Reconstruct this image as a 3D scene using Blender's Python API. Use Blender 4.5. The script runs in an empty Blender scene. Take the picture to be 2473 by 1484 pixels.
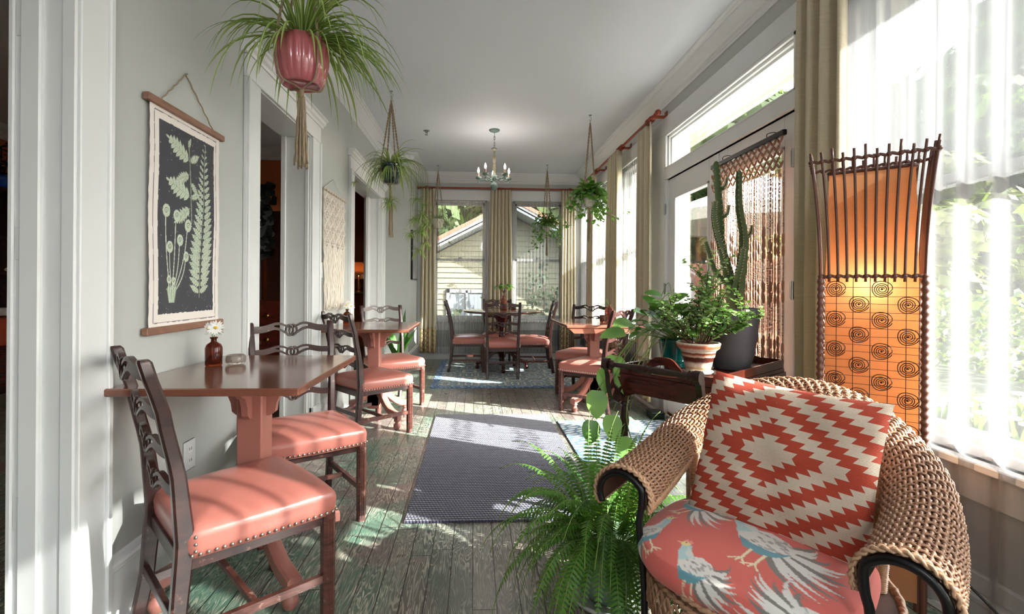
import bpy, math, random
import numpy as np
from mathutils import Vector, Matrix
PI = math.pi
C = bpy.context.scene.collection
S = bpy.context.scene
rnd = random.Random(7)

# ---------------------------------------------------------------- camera, light, exposure
cam_data = bpy.data.cameras.new('camera')
cam = bpy.data.objects.new('camera', cam_data)
C.objects.link(cam)
cam_data.sensor_width = 36.0
cam_data.lens = 1150.0 / 2473.0 * 36.0
cam_data.shift_x = 0.01355
cam_data.shift_y = -0.02006
cam_data.clip_start = 0.05
cam_data.clip_end = 300
yaw = math.atan(57 / 1150)
roll = math.radians(0.4)
cam.matrix_world = Matrix.Translation((0, 0, 1.16)) @ Matrix.Rotation(-yaw, 4, 'Z') @ Matrix.Rotation(PI / 2, 4, 'X') @ Matrix.Rotation(roll, 4, 'Z')
S.camera = cam
S.view_settings.view_transform = 'Standard'
S.view_settings.look = 'None'
S.view_settings.gamma = 1.0
S.view_settings.use_curve_mapping = False
S.view_settings.exposure = 1.12

world = bpy.data.worlds.new('sky')
S.world = world
world.use_nodes = True
wt = world.node_tree
for n in list(wt.nodes): wt.nodes.remove(n)
wo = wt.nodes.new('ShaderNodeOutputWorld'); wb = wt.nodes.new('ShaderNodeBackground')
sk = wt.nodes.new('ShaderNodeTexSky')
sk.sky_type = 'NISHITA'; sk.sun_disc = False; sk.sun_elevation = math.radians(30); sk.sun_rotation = math.radians(120)
sk.air_density = 1.0; sk.dust_density = 2.0; sk.ozone_density = 1.0
wb.inputs['Strength'].default_value = 1.0
hs = wt.nodes.new('ShaderNodeHueSaturation'); hs.inputs['Saturation'].default_value = 0.45
wt.links.new(sk.outputs[0], hs.inputs['Color']); wt.links.new(hs.outputs[0], wb.inputs[0]); wt.links.new(wb.outputs[0], wo.inputs[0])

sun_data = bpy.data.lights.new('sun', 'SUN')
sun_data.energy = 18.0
sun_data.angle = math.radians(0.6)
sun_data.color = (1.0, 0.97, 0.94)
sun = bpy.data.objects.new('sun', sun_data)
C.objects.link(sun)
sun.rotation_euler = Vector((-0.775, 0.387, -0.5)).to_track_quat('-Z', 'Y').to_euler()
sun.location = (6, -2, 6)

# ---------------------------------------------------------------- mesh builder
class MB:
    def __init__(s): s.v = []; s.f = []; s.m = []
    def add(s, vs, fs, mi=0):
        o = len(s.v); s.v.extend(vs)
        for f in fs: s.f.append(tuple(i + o for i in f)); s.m.append(mi)
    def box(s, x0, x1, y0, y1, z0, z1, mi=0, M=None):
        vs = [(x0, y0, z0), (x1, y0, z0), (x1, y1, z0), (x0, y1, z0), (x0, y0, z1), (x1, y0, z1), (x1, y1, z1), (x0, y1, z1)]
        if M is not None: vs = [tuple(M @ Vector(p)) for p in vs]
        s.add(vs, [(3, 2, 1, 0), (4, 5, 6, 7), (0, 1, 5, 4), (1, 2, 6, 5), (2, 3, 7, 6), (3, 0, 4, 7)], mi); return s
    def bbox(s, x0, x1, y0, y1, z0, z1, b=0.003, mi=0, M=None):
        # chamfered box
        def ring(z, i): return [(x0 + i + b, y0 + i, z), (x1 - i - b, y0 + i, z), (x1 - i, y0 + i + b, z), (x1 - i, y1 - i - b, z), (x1 - i - b, y1 - i, z), (x0 + i + b, y1 - i, z), (x0 + i, y1 - i - b, z), (x0 + i, y0 + i + b, z)]
        vs = ring(z0, b) + ring(z0 + b, 0) + ring(z1 - b, 0) + ring(z1, b)
        if M is not None: vs = [tuple(M @ Vector(p)) for p in vs]
        fs = [tuple(reversed(range(8))), tuple(range(24, 32))]
        for r in range(3):
            for k in range(8): fs.append((r * 8 + k, r * 8 + (k + 1) % 8, r * 8 + 8 + (k + 1) % 8, r * 8 + 8 + k))
        s.add(vs, fs, mi); return s
    def rings(s, R, closed=True, cap=True, mi=0):
        n = len(R[0]); vs = [tuple(p) for r in R for p in r]; fs = []
        for i in range(len(R) - 1):
            for k in range(n if closed else n - 1):
                k2 = (k + 1) % n
                fs.append((i * n + k, i * n + k2, (i + 1) * n + k2, (i + 1) * n + k))
        if cap and closed:
            fs.append(tuple(reversed(range(n)))); fs.append(tuple((len(R) - 1) * n + k for k in range(n)))
        s.add(vs, fs, mi); return s
    def tube(s, pts, r, n=8, mi=0, cap=True, sq=1.0, closed=False):
        P = [Vector(p) for p in pts]; L = len(P)
        if L < 2: return s
        rr = r if isinstance(r, (list, tuple)) else [r] * L
        T = []
        for i in range(L):
            a = P[(i - 1) % L] if (closed or i > 0) else P[i]; b = P[(i + 1) % L] if (closed or i < L - 1) else P[i]
            t = b - a; T.append(t.normalized() if t.length > 1e-9 else Vector((0, 0, 1)))
        u = T[0].orthogonal().normalized(); R = []
        for i in range(L):
            u = u - T[i] * u.dot(T[i]); u = u.normalized() if u.length > 1e-9 else T[i].orthogonal().normalized()
            w = T[i].cross(u)
            R.append([P[i] + (u * math.cos(2 * PI * k / n) + w * (sq * math.sin(2 * PI * k / n))) * rr[i] for k in range(n)])
        if closed: R.append(R[0])
        s.rings(R, True, cap and not closed, mi); return s
    def lathe(s, prof, n=24, c=(0, 0, 0), mi=0, M=None, flute=None):
        R = []
        for r, z in prof:
            ring = []
            for k in range(n):
                a = 2 * PI * k / n; q = r if flute is None else r * flute(a, z)
                p = Vector((c[0] + q * math.cos(a), c[1] + q * math.sin(a), c[2] + z))
                ring.append(M @ p if M is not None else p)
            R.append(ring)
        s.rings(R, True, True, mi); return s
    def prism(s, poly, a0, a1, axis='x', mi=0, M=None):
        # poly of 2d points in the plane normal to axis: x->(y,z) y->(x,z) z->(x,y)
        def p3(a, q):
            p = (a, q[0], q[1]) if axis == 'x' else ((q[0], a, q[1]) if axis == 'y' else (q[0], q[1], a))
            return tuple(M @ Vector(p)) if M is not None else p
        s.rings([[p3(a0, q) for q in poly], [p3(a1, q) for q in poly]], True, True, mi); return s
    def grid(s, fn, nu, nv, mi=0, wrap=False):
        vs = [tuple(fn(i / nu, j / nv)) for j in range(nv + 1) for i in range(nu + 1)]
        fs = [(j * (nu + 1) + i, j * (nu + 1) + i + 1, (j + 1) * (nu + 1) + i + 1, (j + 1) * (nu + 1) + i) for j in range(nv) for i in range(nu)]
        s.add(vs, fs, mi); return s
    def sphere(s, c, r, nu=10, nv=6, mi=0, sc=(1, 1, 1)):
        prof = []
        R = []
        for j in range(nv + 1):
            t = -PI / 2 + PI * j / nv; q = max(math.cos(t), 0.02)
            R.append([(c[0] + r * sc[0] * q * math.cos(2 * PI * k / nu), c[1] + r * sc[1] * q * math.sin(2 * PI * k / nu), c[2] + r * sc[2] * math.sin(t)) for k in range(nu)])
        s.rings(R, True, True, mi); return s
    def leaf(s, base, d, up, L, W, droop=0.3, mi=0, fold=0.15, n=5, shape='heart', mid=None):
        # a leaf blade: a curved strip with a fold along its midrib
        d = Vector(d).normalized(); up = Vector(up); side = d.cross(up)
        side = side.normalized() if side.length > 1e-6 else d.orthogonal().normalized()
        nn = side.cross(d).normalized(); p = Vector(base); vs = []; cur = d.copy()
        for i in range(n + 1):
            t = i / n
            if shape == 'heart': w = W * (0.0 if i == n else math.sin(PI * min(1, t * 0.78 + 0.22)) ** 0.8) * (0.75 if i == 0 else 1)
            elif shape == 'strap': w = W * (1 - t) ** 0.6 * (0.6 + 0.4 * min(1, t * 6))
            else: w = W * math.sin(PI * (0.06 + 0.94 * t)) if i < n else 0
            vs += [p - side * w + nn * w * fold, p.copy(), p + side * w + nn * w * fold]
            cur = (cur - Vector((0, 0, 1)) * droop / n).normalized(); nn = side.cross(cur).normalized()
            p = p + cur * (L / n)
        o = len(s.v); s.v.extend([tuple(q) for q in vs])
        for i in range(n):
            a = o + i * 3
            s.f.append((a, a + 1, a + 4, a + 3)); s.m.append(mi)
            s.f.append((a + 1, a + 2, a + 5, a + 4)); s.m.append(mi)
        return s
    def build(s, name, mat, parent=None, smooth=False, auto=None, kind=None):
        me = bpy.data.meshes.new(name)
        me.from_pydata([tuple(p) for p in s.v], [], s.f)
        mats = mat if isinstance(mat, (list, tuple)) else [mat]
        for m in mats: me.materials.append(m)
        if len(mats) > 1: me.polygons.foreach_set('material_index', s.m)
        if smooth or auto: me.polygons.foreach_set('use_smooth', [True] * len(s.f))
        me.update()
        if auto: me.set_sharp_from_angle(angle=math.radians(auto))
        o = bpy.data.objects.new(name, me); C.objects.link(o)
        if parent is not None: o.parent = parent
        if kind: o['kind'] = kind
        return o

def tag(o, label=None, cat=None, group=None, kind=None):
    if label: o['label'] = label
    if cat: o['category'] = cat
    if group: o['group'] = group
    if kind: o['kind'] = kind
    return o
def thing(name, label, cat, loc=(0, 0, 0), rz=0, group=None):
    o = bpy.data.objects.new(name, None); C.objects.link(o)
    o.location = loc; o.rotation_euler = (0, 0, rz); o.empty_display_size = 0.05
    return tag(o, label, cat, group)
def struct(name, mb, m, parent=None, **k):
    o = mb.build(name, m, parent, **k)
    if parent is None: o['kind'] = 'structure'
    return o
def sroot(name):
    o = bpy.data.objects.new(name, None); C.objects.link(o); o['kind'] = 'structure'; return o
def dup(root, loc, rz, label, group=None):
    r = root.copy(); C.objects.link(r); r.location = loc; r.rotation_euler = (0, 0, rz); r['label'] = label
    if group: r['group'] = group
    for ch in list(root.children):
        c = ch.copy(); C.objects.link(c); c.parent = r
        for g in ch.children:
            d = g.copy(); C.objects.link(d); d.parent = c
    return r
def lerp(a, b, t): return a + (b - a) * t
def V(*a): return Vector(a)
def bez(p, n=12):
    # smooth curve through points (Catmull-Rom)
    P = [Vector(q) for q in p]; out = []
    for i in range(len(P) - 1):
        a = P[max(i - 1, 0)]; b = P[i]; c = P[i + 1]; d = P[min(i + 2, len(P) - 1)]
        for k in range(n):
            t = k / n
            out.append(0.5 * ((2 * b) + (c - a) * t + (2 * a - 5 * b + 4 * c - d) * t * t + (3 * b - a - 3 * c + d) * t ** 3))
    out.append(P[-1]); return out

# ---------------------------------------------------------------- materials
def srgb(r, g, b):
    def f(c):
        c /= 255.0
        return c / 12.92 if c <= 0.04045 else ((c + 0.055) / 1.055) ** 2.4
    return (f(r), f(g), f(b), 1)
class NT:
    def __init__(s, name):
        s.m = bpy.data.materials.new(name); s.m.use_nodes = True; s.t = s.m.node_tree
        for n in list(s.t.nodes): s.t.nodes.remove(n)
        s.out = s.t.nodes.new('ShaderNodeOutputMaterial')
    def n(s, ty, **k):
        nd = s.t.nodes.new('ShaderNode' + ty)
        for a, b in k.items(): setattr(nd, a, b)
        return nd
    def lk(s, a, b): s.t.links.new(a, b)
    def set(s, inp, v):
        if isinstance(v, bpy.types.NodeSocket): s.lk(v, inp)
        else: inp.default_value = v
    def math(s, op, a, b=0.0, c=0.0, clamp=False):
        nd = s.n('Math', operation=op, use_clamp=clamp); s.set(nd.inputs[0], a); s.set(nd.inputs[1], b)
        if op in ('MULTIPLY_ADD', 'COMPARE', 'SMOOTH_MIN', 'WRAP', 'PINGPONG'): s.set(nd.inputs[2], c)
        return nd.outputs[0]
    def mix(s, f, a, b, mode='MIX'):
        nd = s.n('Mix', data_type='RGBA', blend_type=mode); s.set(nd.inputs[0], f); s.set(nd.inputs[6], a); s.set(nd.inputs[7], b); return nd.outputs[2]
    def coord(s, which='Object', scale=None, rot=None, loc=None):
        o = s.n('TexCoord').outputs[which]
        if scale is not None or rot is not None or loc is not None:
            mp = s.n('Mapping'); s.lk(o, mp.inputs[0])
            if scale is not None: mp.inputs['Scale'].default_value = scale
            if rot is not None: mp.inputs['Rotation'].default_value = rot
            if loc is not None: mp.inputs['Location'].default_value = loc
            o = mp.outputs[0]
        return o
    def sep(s, v):
        nd = s.n('SeparateXYZ'); s.lk(v, nd.inputs[0]); return nd.outputs
    def comb(s, x, y, z=0.0):
        nd = s.n('CombineXYZ'); s.set(nd.inputs[0], x); s.set(nd.inputs[1], y); s.set(nd.inputs[2], z); return nd.outputs[0]
    def noise(s, v, scale=5, detail=3, rough=0.5, dist=0.0, col=False):
        nd = s.n('TexNoise'); s.lk(v, nd.inputs['Vector']); nd.inputs['Scale'].default_value = scale; nd.inputs['Detail'].default_value = detail
        nd.inputs['Roughness'].default_value = rough; nd.inputs['Distortion'].default_value = dist
        return nd.outputs[1 if col else 0]
    def white(s, v):
        nd = s.n('TexWhiteNoise', noise_dimensions='3D'); s.lk(v, nd.inputs['Vector']); return nd.outputs[0]
    def ramp(s, f, stops, interp='LINEAR'):
        nd = s.n('ValToRGB'); s.set(nd.inputs[0], f); cr = nd.color_ramp; cr.interpolation = interp
        while len(cr.elements) < len(stops): cr.elements.new(0.5)
        for e, (p, c) in zip(cr.elements, stops): e.position = p; e.color = c
        return nd.outputs[0]
    def bump(s, h, strength=0.3, dist=0.002):
        nd = s.n('Bump'); nd.inputs['Strength'].default_value = strength; nd.inputs['Distance'].default_value = dist; s.lk(h, nd.inputs['Height']); return nd.outputs[0]
    def pbr(s, col, rough=0.5, metal=0.0, normal=None, **k):
        nd = s.n('BsdfPrincipled'); s.set(nd.inputs['Base Color'], col); s.set(nd.inputs['Roughness'], rough); s.set(nd.inputs['Metallic'], metal)
        if normal is not None: s.lk(normal, nd.inputs['Normal'])
        for a, b in k.items(): s.set(nd.inputs[a.replace('_', ' ')], b)
        return nd.outputs[0]
    def fin(s, sh): s.lk(sh, s.out.inputs[0]); return s.m
def simple(name, rgb, rough=0.5, metal=0.0, var=0.06, vs=8, bs=0.0, bscale=60, scale=None, **k):
    t = NT(name); c = t.coord('Object', scale=scale); col = srgb(*rgb)
    nz = t.noise(c, vs, 3); lo = tuple(x * (1 - var) for x in col[:3]) + (1,); hi = tuple(min(1, x * (1 + var)) for x in col[:3]) + (1,)
    cc = t.mix(nz, lo, hi)
    nm = t.bump(t.noise(c, bscale, 2), bs, 0.002) if bs else None
    return t.fin(t.pbr(cc, rough, metal, nm, **k))
def fabric(name, rgb, rgb2=None, scale=600, rough=0.9, streak=(1, 1, 12), trans=0.0):
    t = NT(name); c = t.coord('Object'); m = t.n('Mapping'); t.lk(c, m.inputs[0]); m.inputs['Scale'].default_value = streak
    a = srgb(*rgb); b = srgb(*(rgb2 or [max(0, q - 25) for q in rgb]))
    nz = t.noise(m.outputs[0], 18, 4, 0.7)
    fine = t.noise(c, scale, 1)
    col = t.mix(t.math('MULTIPLY_ADD', nz, 1.6, -0.3, clamp=True), b, a)
    sh = t.pbr(col, rough, 0, t.bump(t.math('ADD', fine, nz), 0.35, 0.001), Sheen_Weight=0.15)
    if trans:
        tr = t.n('BsdfTranslucent'); t.lk(col, tr.inputs[0]); mx = t.n('MixShader'); mx.inputs[0].default_value = trans
        t.lk(sh, mx.inputs[1]); t.lk(tr.outputs[0], mx.inputs[2]); sh = mx.outputs[0]
    return t.fin(sh)
def leafmat(name, a, b, rough=0.4, scale=7, trans=0.3):
    t = NT(name); c = t.coord('Object'); col = t.mix(t.ramp(t.noise(c, scale, 3), [(0.35, (0, 0, 0, 1)), (0.65, (1, 1, 1, 1))]), srgb(*a), srgb(*b))
    sh = t.pbr(col, rough); tr = t.n('BsdfTranslucent'); t.lk(t.mix(0.5, col, srgb(150, 190, 60)), tr.inputs[0])
    mx = t.n('MixShader'); mx.inputs[0].default_value = trans; t.lk(sh, mx.inputs[1]); t.lk(tr.outputs[0], mx.inputs[2]); return t.fin(mx.outputs[0])
def wood(name, a, b, rough=0.35, axis=(2, 2, 14), wear=None, coat=0.0):
    t = NT(name); c = t.coord('Object', scale=axis)
    w = t.noise(c, 3.5, 5, 0.65, 1.2); col = t.mix(t.ramp(w, [(0.3, (0, 0, 0, 1)), (0.7, (1, 1, 1, 1))]), srgb(*a), srgb(*b))
    if wear:
        wr = t.ramp(t.noise(t.coord('Object'), 16, 5, 0.75), [(0.60, (0, 0, 0, 1)), (0.68, (1, 1, 1, 1))]); col = t.mix(t.math('MULTIPLY', wr, 0.55), col, srgb(*wear))
    return t.fin(t.pbr(col, rough, 0, t.bump(w, 0.12, 0.002), Coat_Weight=coat, Coat_Roughness=0.15))

def glass_mat(name='window glass', tint=(0.97, 0.99, 0.98, 1), refl=0.06):
    t = NT(name); tr = t.n('BsdfTransparent'); tr.inputs[0].default_value = tint
    gl = t.n('BsdfGlossy'); gl.inputs['Roughness'].default_value = 0.02; lw = t.n('LayerWeight'); lw.inputs[0].default_value = 0.25
    f = t.math('MULTIPLY_ADD', lw.outputs['Fresnel'], 0.5, refl * 0.2, clamp=True); mx = t.n('MixShader'); t.lk(f, mx.inputs[0]); t.lk(tr.outputs[0], mx.inputs[1]); t.lk(gl.outputs[0], mx.inputs[2])
    return t.fin(mx.outputs[0])
def sheer_mat(name, op=0.42, col=(0.5, 0.5, 0.5, 1), k=0.7):
    t = NT(name); tr = t.n('BsdfTransparent'); df = t.n('BsdfDiffuse'); df.inputs[0].default_value = col; tl = t.n('BsdfTranslucent'); tl.inputs[0].default_value = col
    m1 = t.n('MixShader'); m1.inputs[0].default_value = 0.55; t.lk(df.outputs[0], m1.inputs[1]); t.lk(tl.outputs[0], m1.inputs[2])
    lw = t.n('LayerWeight'); lw.inputs[0].default_value = 0.5
    c = t.coord('Object', scale=(1, 1, 0.12)); nz = t.noise(c, 40, 3)
    f = t.math('ADD', t.math('MULTIPLY', lw.outputs['Facing'], k), t.math('MULTIPLY_ADD', nz, 0.22, op - 0.11), clamp=True)
    m2 = t.n('MixShader'); t.lk(f, m2.inputs[0]); t.lk(tr.outputs[0], m2.inputs[1]); t.lk(m1.outputs[0], m2.inputs[2]); return t.fin(m2.outputs[0])

M = {}
M['wall'] = simple('sage wall paint', (181, 183, 180), 0.55, var=0.02, bs=0.05, bscale=220)
M['white'] = simple('white trim paint', (218, 219, 219), 0.38, var=0.02, vs=3)
M['whitew'] = simple('white window paint', (222, 222, 219), 0.4, var=0.02, vs=3)
M['ceil'] = simple('ceiling paint', (216, 219, 226), 0.7, var=0.01)
M['orange'] = simple('burnt orange wall paint', (186, 108, 60), 0.6, var=0.05)
M['cream'] = simple('cream exterior paint', (232, 222, 196), 0.6, var=0.03)
M['glass'] = glass_mat()
M['sheer'] = sheer_mat('sheer voile', 0.26, (0.55, 0.55, 0.55, 1), 0.5)
M['sheer2'] = sheer_mat('sheer voile dense', 0.36, (0.22, 0.22, 0.22, 1), 0.5)
M['sheer3'] = sheer_mat('near sheer voile', 0.30, (0.27, 0.27, 0.275, 1), 0.5)
M['sheer5'] = sheer_mat('sun-dimming sheer', 0.76, (0.16, 0.16, 0.16, 1), 0.4)  # dense grey voile for the out-of-view sheers that cut sunlight
M['sheer4'] = sheer_mat('near sheer valance', 0.66, (0.165, 0.165, 0.17, 1), 0.5)
M['rod'] = wood('reddish wood rod', (150, 62, 34), (120, 44, 24), 0.35)
M['curtain'] = fabric('olive slub curtain', (216, 205, 178), (188, 176, 148), 700, trans=0.10)
M['darkwood'] = wood('dark mahogany', (52, 26, 20), (26, 13, 11), 0.3, wear=(110, 70, 55), coat=0.2)
M['chairwood'] = wood('worn brown chair wood', (64, 36, 32), (34, 20, 18), 0.32, wear=(150, 112, 98), coat=0.25)
M['legwood'] = wood('worn red-brown chair leg', (110, 66, 56), (58, 32, 27), 0.36, wear=(190, 150, 132), coat=0.2)
M['tablewood'] = wood('painted terracotta tabletop', (128, 82, 66), (116, 72, 57), 0.12, axis=(1, 1, 1), coat=0.5)
M['pedestal'] = simple('salmon painted pedestal', (160, 104, 92), 0.35, var=0.05, bs=0.05)
M['leather'] = simple('salmon leather', (176, 108, 96), 0.28, var=0.04, vs=5, bs=0.10, bscale=120)
M['nail'] = simple('nickel nailheads', (190, 182, 172), 0.3, 0.9)
M['iron'] = simple('black iron', (26, 24, 26), 0.3, 0.4)
M['jute'] = simple('jute cord', (150, 132, 108), 0.9, var=0.3, vs=120, bs=0.6, bscale=300)
M['jutedark'] = simple('dark beaded cord', (96, 70, 55), 0.8, var=0.4, vs=140, bs=0.6, bscale=300)
M['cotton'] = simple('natural cotton cord', (222, 212, 200), 0.95, var=0.08, vs=80, bs=0.5, bscale=260)
M['brass'] = simple('brass', (176, 132, 70), 0.3, 0.9)
M['steel'] = simple('steel', (150, 150, 150), 0.35, 0.9)
M['soil'] = simple('potting soil', (48, 34, 26), 0.95, var=0.4, vs=60, bs=1, bscale=90)
# ================================================================ ROOM SHELL
L, R, BK, CZ = -1.21, 1.72, 7.6, 2.95
def wall_holes(mb, ax, a0, a1, u0, u1, z0, z1, holes):
    # ax 'x': slab between x=a0..a1 running along y=u0..u1 ; ax 'y': slab between y=a0..a1 running along x
    cuts = sorted(set([u0, u1] + [h[0] for h in holes] + [h[1] for h in holes]))
    cuts = [c for c in cuts if u0 <= c <= u1]
    for ua, ub in zip(cuts, cuts[1:]):
        hs_ = sorted([(h[2], h[3]) for h in holes if h[0] < (ua + ub) / 2 < h[1]])
        z = z0; segs = []
        for za, zb in hs_:
            if za > z: segs.append((z, za))
            z = max(z, zb)
        if z < z1: segs.append((z, z1))
        for za, zb in segs:
            if ax == 'x': mb.box(a0, a1, ua, ub, za, zb)
            else: mb.box(ua, ub, a0, a1, za, zb)
    return mb

# floor ---------------------------------------------------------
def floor_mat():
    t = NT('worn green-stained plank floor'); c = t.coord('Object'); x, y, z = t.sep(c)
    px = t.math('DIVIDE', x, 0.0885); pi_ = t.math('FLOOR', px); fx = t.math('FRACT', px)
    off = t.white(t.comb(pi_, 3.1, 0)); py = t.math('ADD', t.math('DIVIDE', y, 1.9), t.math('MULTIPLY', off, 7.0)); pj = t.math('FLOOR', py); fy = t.math('FRACT', py)
    rv = t.white(t.comb(pi_, pj, 1.7))
    gm = t.n('Mapping'); t.lk(t.comb(t.math('MULTIPLY_ADD', rv, 9.0, x), y, t.math('MULTIPLY', rv, 30.0)), gm.inputs[0]); gm.inputs['Scale'].default_value = (9, 1.1, 1)
    rings = t.noise(gm.outputs[0], 3.2, 2, 0.5, 0.5)
    g = t.math('FRACT', t.math('MULTIPLY', rings, 13.0))
    g = t.math('ABSOLUTE', t.math('SUBTRACT', g, 0.5)); g = t.math('MULTIPLY', g, 2.0)
    fm = t.n('Mapping'); t.lk(c, fm.inputs[0]); fm.inputs['Scale'].default_value = (80, 5, 1)
    fine = t.noise(fm.outputs[0], 3, 4, 0.7)
    big = t.noise(c, 1.7, 4, 0.6, 0.4)
    green = t.ramp(big, [(0.42, (0, 0, 0, 1)), (0.56, (1, 1, 1, 1))])
    # more green shows by the left wall and the door, browner in the traffic lane
    brown = t.mix(rv, srgb(122, 110, 102), srgb(88, 78, 74)); grn = t.mix(fine, srgb(44, 80, 66), srgb(96, 132, 112))
    edge = t.ramp(t.math('ABSOLUTE', t.math('SUBTRACT', x, 0.28)), [(0.25, (0.25, 0.25, 0.25, 1)), (0.9, (1, 1, 1, 1))])
    base = t.mix(t.math('MULTIPLY', green, edge), brown, grn)
    grain = t.ramp(t.math('MULTIPLY', g, t.math('MULTIPLY_ADD', fine, 0.9, 0.45)), [(0.44, (0, 0, 0, 1)), (0.74, (1, 1, 1, 1))])
    wearm = t.ramp(t.noise(c, 3.1, 5, 0.7), [(0.36, (0.06, 0.06, 0.06, 1)), (0.66, (0.75, 0.75, 0.75, 1))])
    col = t.mix(t.math('MULTIPLY', grain, wearm), base, srgb(216, 210, 188))
    seam = t.math('MINIMUM', t.math('MINIMUM', fx, t.math('SUBTRACT', 1.0, fx)), t.math('MULTIPLY', t.math('MINIMUM', fy, t.math('SUBTRACT', 1.0, fy)), 21.0))
    sm = t.ramp(seam, [(0.012, (0, 0, 0, 1)), (0.035, (1, 1, 1, 1))])
    col = t.mix(sm, srgb(20, 16, 14), col)
    h = t.math('ADD', t.math('MULTIPLY', sm, 0.8), t.math('MULTIPLY', grain, -0.12))
    rough = t.math('MULTIPLY_ADD', t.noise(c, 9, 3), 0.22, 0.2)
    return t.fin(t.pbr(col, rough, 0, t.bump(h, 0.5, 0.002), Coat_Weight=0.35, Coat_Roughness=0.22))
M['floor'] = floor_mat()
struct('floor', MB().box(-7.5, 1.9, -3.2, 9.3, -0.12, 0), M['floor'])
struct('ceiling', MB().box(-7.5, 1.9, -3.2, 9.3, CZ, CZ + 0.15), M['ceil'])

# openings ------------------------------------------------------
D0, D1, D2 = (-0.6, 1.50), (2.70, 3.56), (4.78, 6.17)
WL = MB(); wall_holes(WL, 'x', L - 0.176, L, -3.0, 6.55, 0, CZ, [(D0[0], D0[1], 0, 2.25), (D1[0], D1[1], 0, 2.25), (D2[0], D2[1], 0, 2.28)])
WL.box(L - 0.176, -0.9, 6.55, 7.8, 0, CZ)
struct('wall_left', WL, M['wall'])
RW = [(-2.2, -0.9, 0.58, 2.55), (-0.62, 0.55, 0.58, 2.55), (0.80, 2.14, 0.58, 2.55), (4.72, 5.50, 0.62, 2.53), (5.78, 6.56, 0.62, 2.53), (6.80, 7.45, 0.62, 2.53)]
DR = (2.44, 4.20)
WR = MB(); wall_holes(WR, 'x', R, R + 0.15, -3.0, BK + 0.2, 0, CZ, RW + [(DR[0], DR[1], 0, 2.13), (DR[0] + 0.01, DR[1], 2.225, 2.537)])
struct('wall_right', WR, M['wall'])
BW = [(-0.66, 0.19, 0.62, 2.525), (0.61, 1.43, 0.62, 2.525)]
WB = MB(); wall_holes(WB, 'y', BK, BK + 0.18, -0.9, 1.9, 0, CZ, BW); struct('wall_back', WB, M['wall'])
FW = [(-0.9, 0.2, 0.5, 2.5), (0.4, 1.5, 0.5, 2.5)]
WF = MB(); wall_holes(WF, 'y', -3.2, -3.0, -7.5, 1.9, 0, CZ, FW); struct('wall_front', WF, M['wall'])

# the darker neighbouring rooms
struct('wall_room_far', MB().box(-7.5, -2.45, 6.4, 6.55, 0, CZ), M['orange'])
struct('wall_room_return', MB().box(-2.60, -2.45, 6.55, 9.2, 0, CZ), M['orange'])
struct('wall_room_end', MB().box(-2.45, -0.9, 9.1, 9.3, 0, CZ), M['orange'])
struct('wall_room_inner', MB().box(-1.42, -1.30, 7.8, 9.1, 0, CZ), M['orange'])
struct('wall_room_side', MB().box(-5.55, -5.40, -3.2, 6.4, 0, CZ), M['orange'])
struct('wall_room_front', MB().box(-5.4, L - 0.19, -1.2, -1.05, 0, CZ), M['orange'])
struct('wall_room_lining', wall_holes(MB(), 'x', L - 0.185, L - 0.177, -1.05, 6.55, 0, CZ, [(D0[0], D0[1], 0, 2.25), (D1[0], D1[1], 0, 2.25), (D2[0], D2[1], 0, 2.28)]), M['orange'])

# crown -------------------------------------------------------
def crown_poly(s=1):   # (offset from wall, z) profile
    return [(0, CZ - 0.15), (0.008, CZ - 0.15), (0.012, CZ - 0.138), (0.020, CZ - 0.130), (0.022, CZ - 0.120), (0.034, CZ - 0.112), (0.040, CZ - 0.098), (0.055, CZ - 0.078), (0.075, CZ - 0.055), (0.090, CZ - 0.040), (0.092, CZ - 0.030), (0.104, CZ - 0.026), (0.112, CZ - 0.014), (0.124, CZ - 0.010), (0.126, CZ), (0, CZ)]
def crown_run(mb, p, q, nrm, e0=0, e1=0):
    # p,q: 2d ends on the wall; nrm: 2d inward normal; e0/e1: mitre factor at the ends (+1 shortens with offset, -1 lengthens)
    p = Vector(p); q = Vector(q); nrm = Vector(nrm); d = (q - p).normalized(); A = []; B = []
    for o, z in crown_poly():
        a = p + nrm * o + d * (o * e0); b = q + nrm * o - d * (o * e1)
        A.append((a.x, a.y, z)); B.append((b.x, b.y, z))
    mb.rings([A, B], True, True); return mb
cr = MB()
crown_run(cr, (L, -3), (L, 6.55), (1, 0), 1, 1); struct('trim_1', cr, M['white'])
cr = MB(); crown_run(cr, (L, 6.55), (-0.9, 6.55), (0, -1), 1, -1); crown_run(cr, (-0.9, 6.55), (-0.9, BK), (1, 0), -1, 1); struct('trim_2', cr, M['white'])
struct('trim_3', crown_run(MB(), (-0.9, BK), (R, BK), (0, -1), 1, 1), M['white'])
struct('trim_4', crown_run(MB(), (R, BK), (R, -3), (-1, 0), 1, 1), M['white'])
struct('trim_5', crown_run(MB(), (-5.4, 6.4), (-2.45, 6.4), (0, -1), 1, -1), M['white'])
struct('trim_6', crown_run(MB(), (-5.4, -1.05), (-5.4, 6.4), (1, 0), 1, 1), M['white'])

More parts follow.
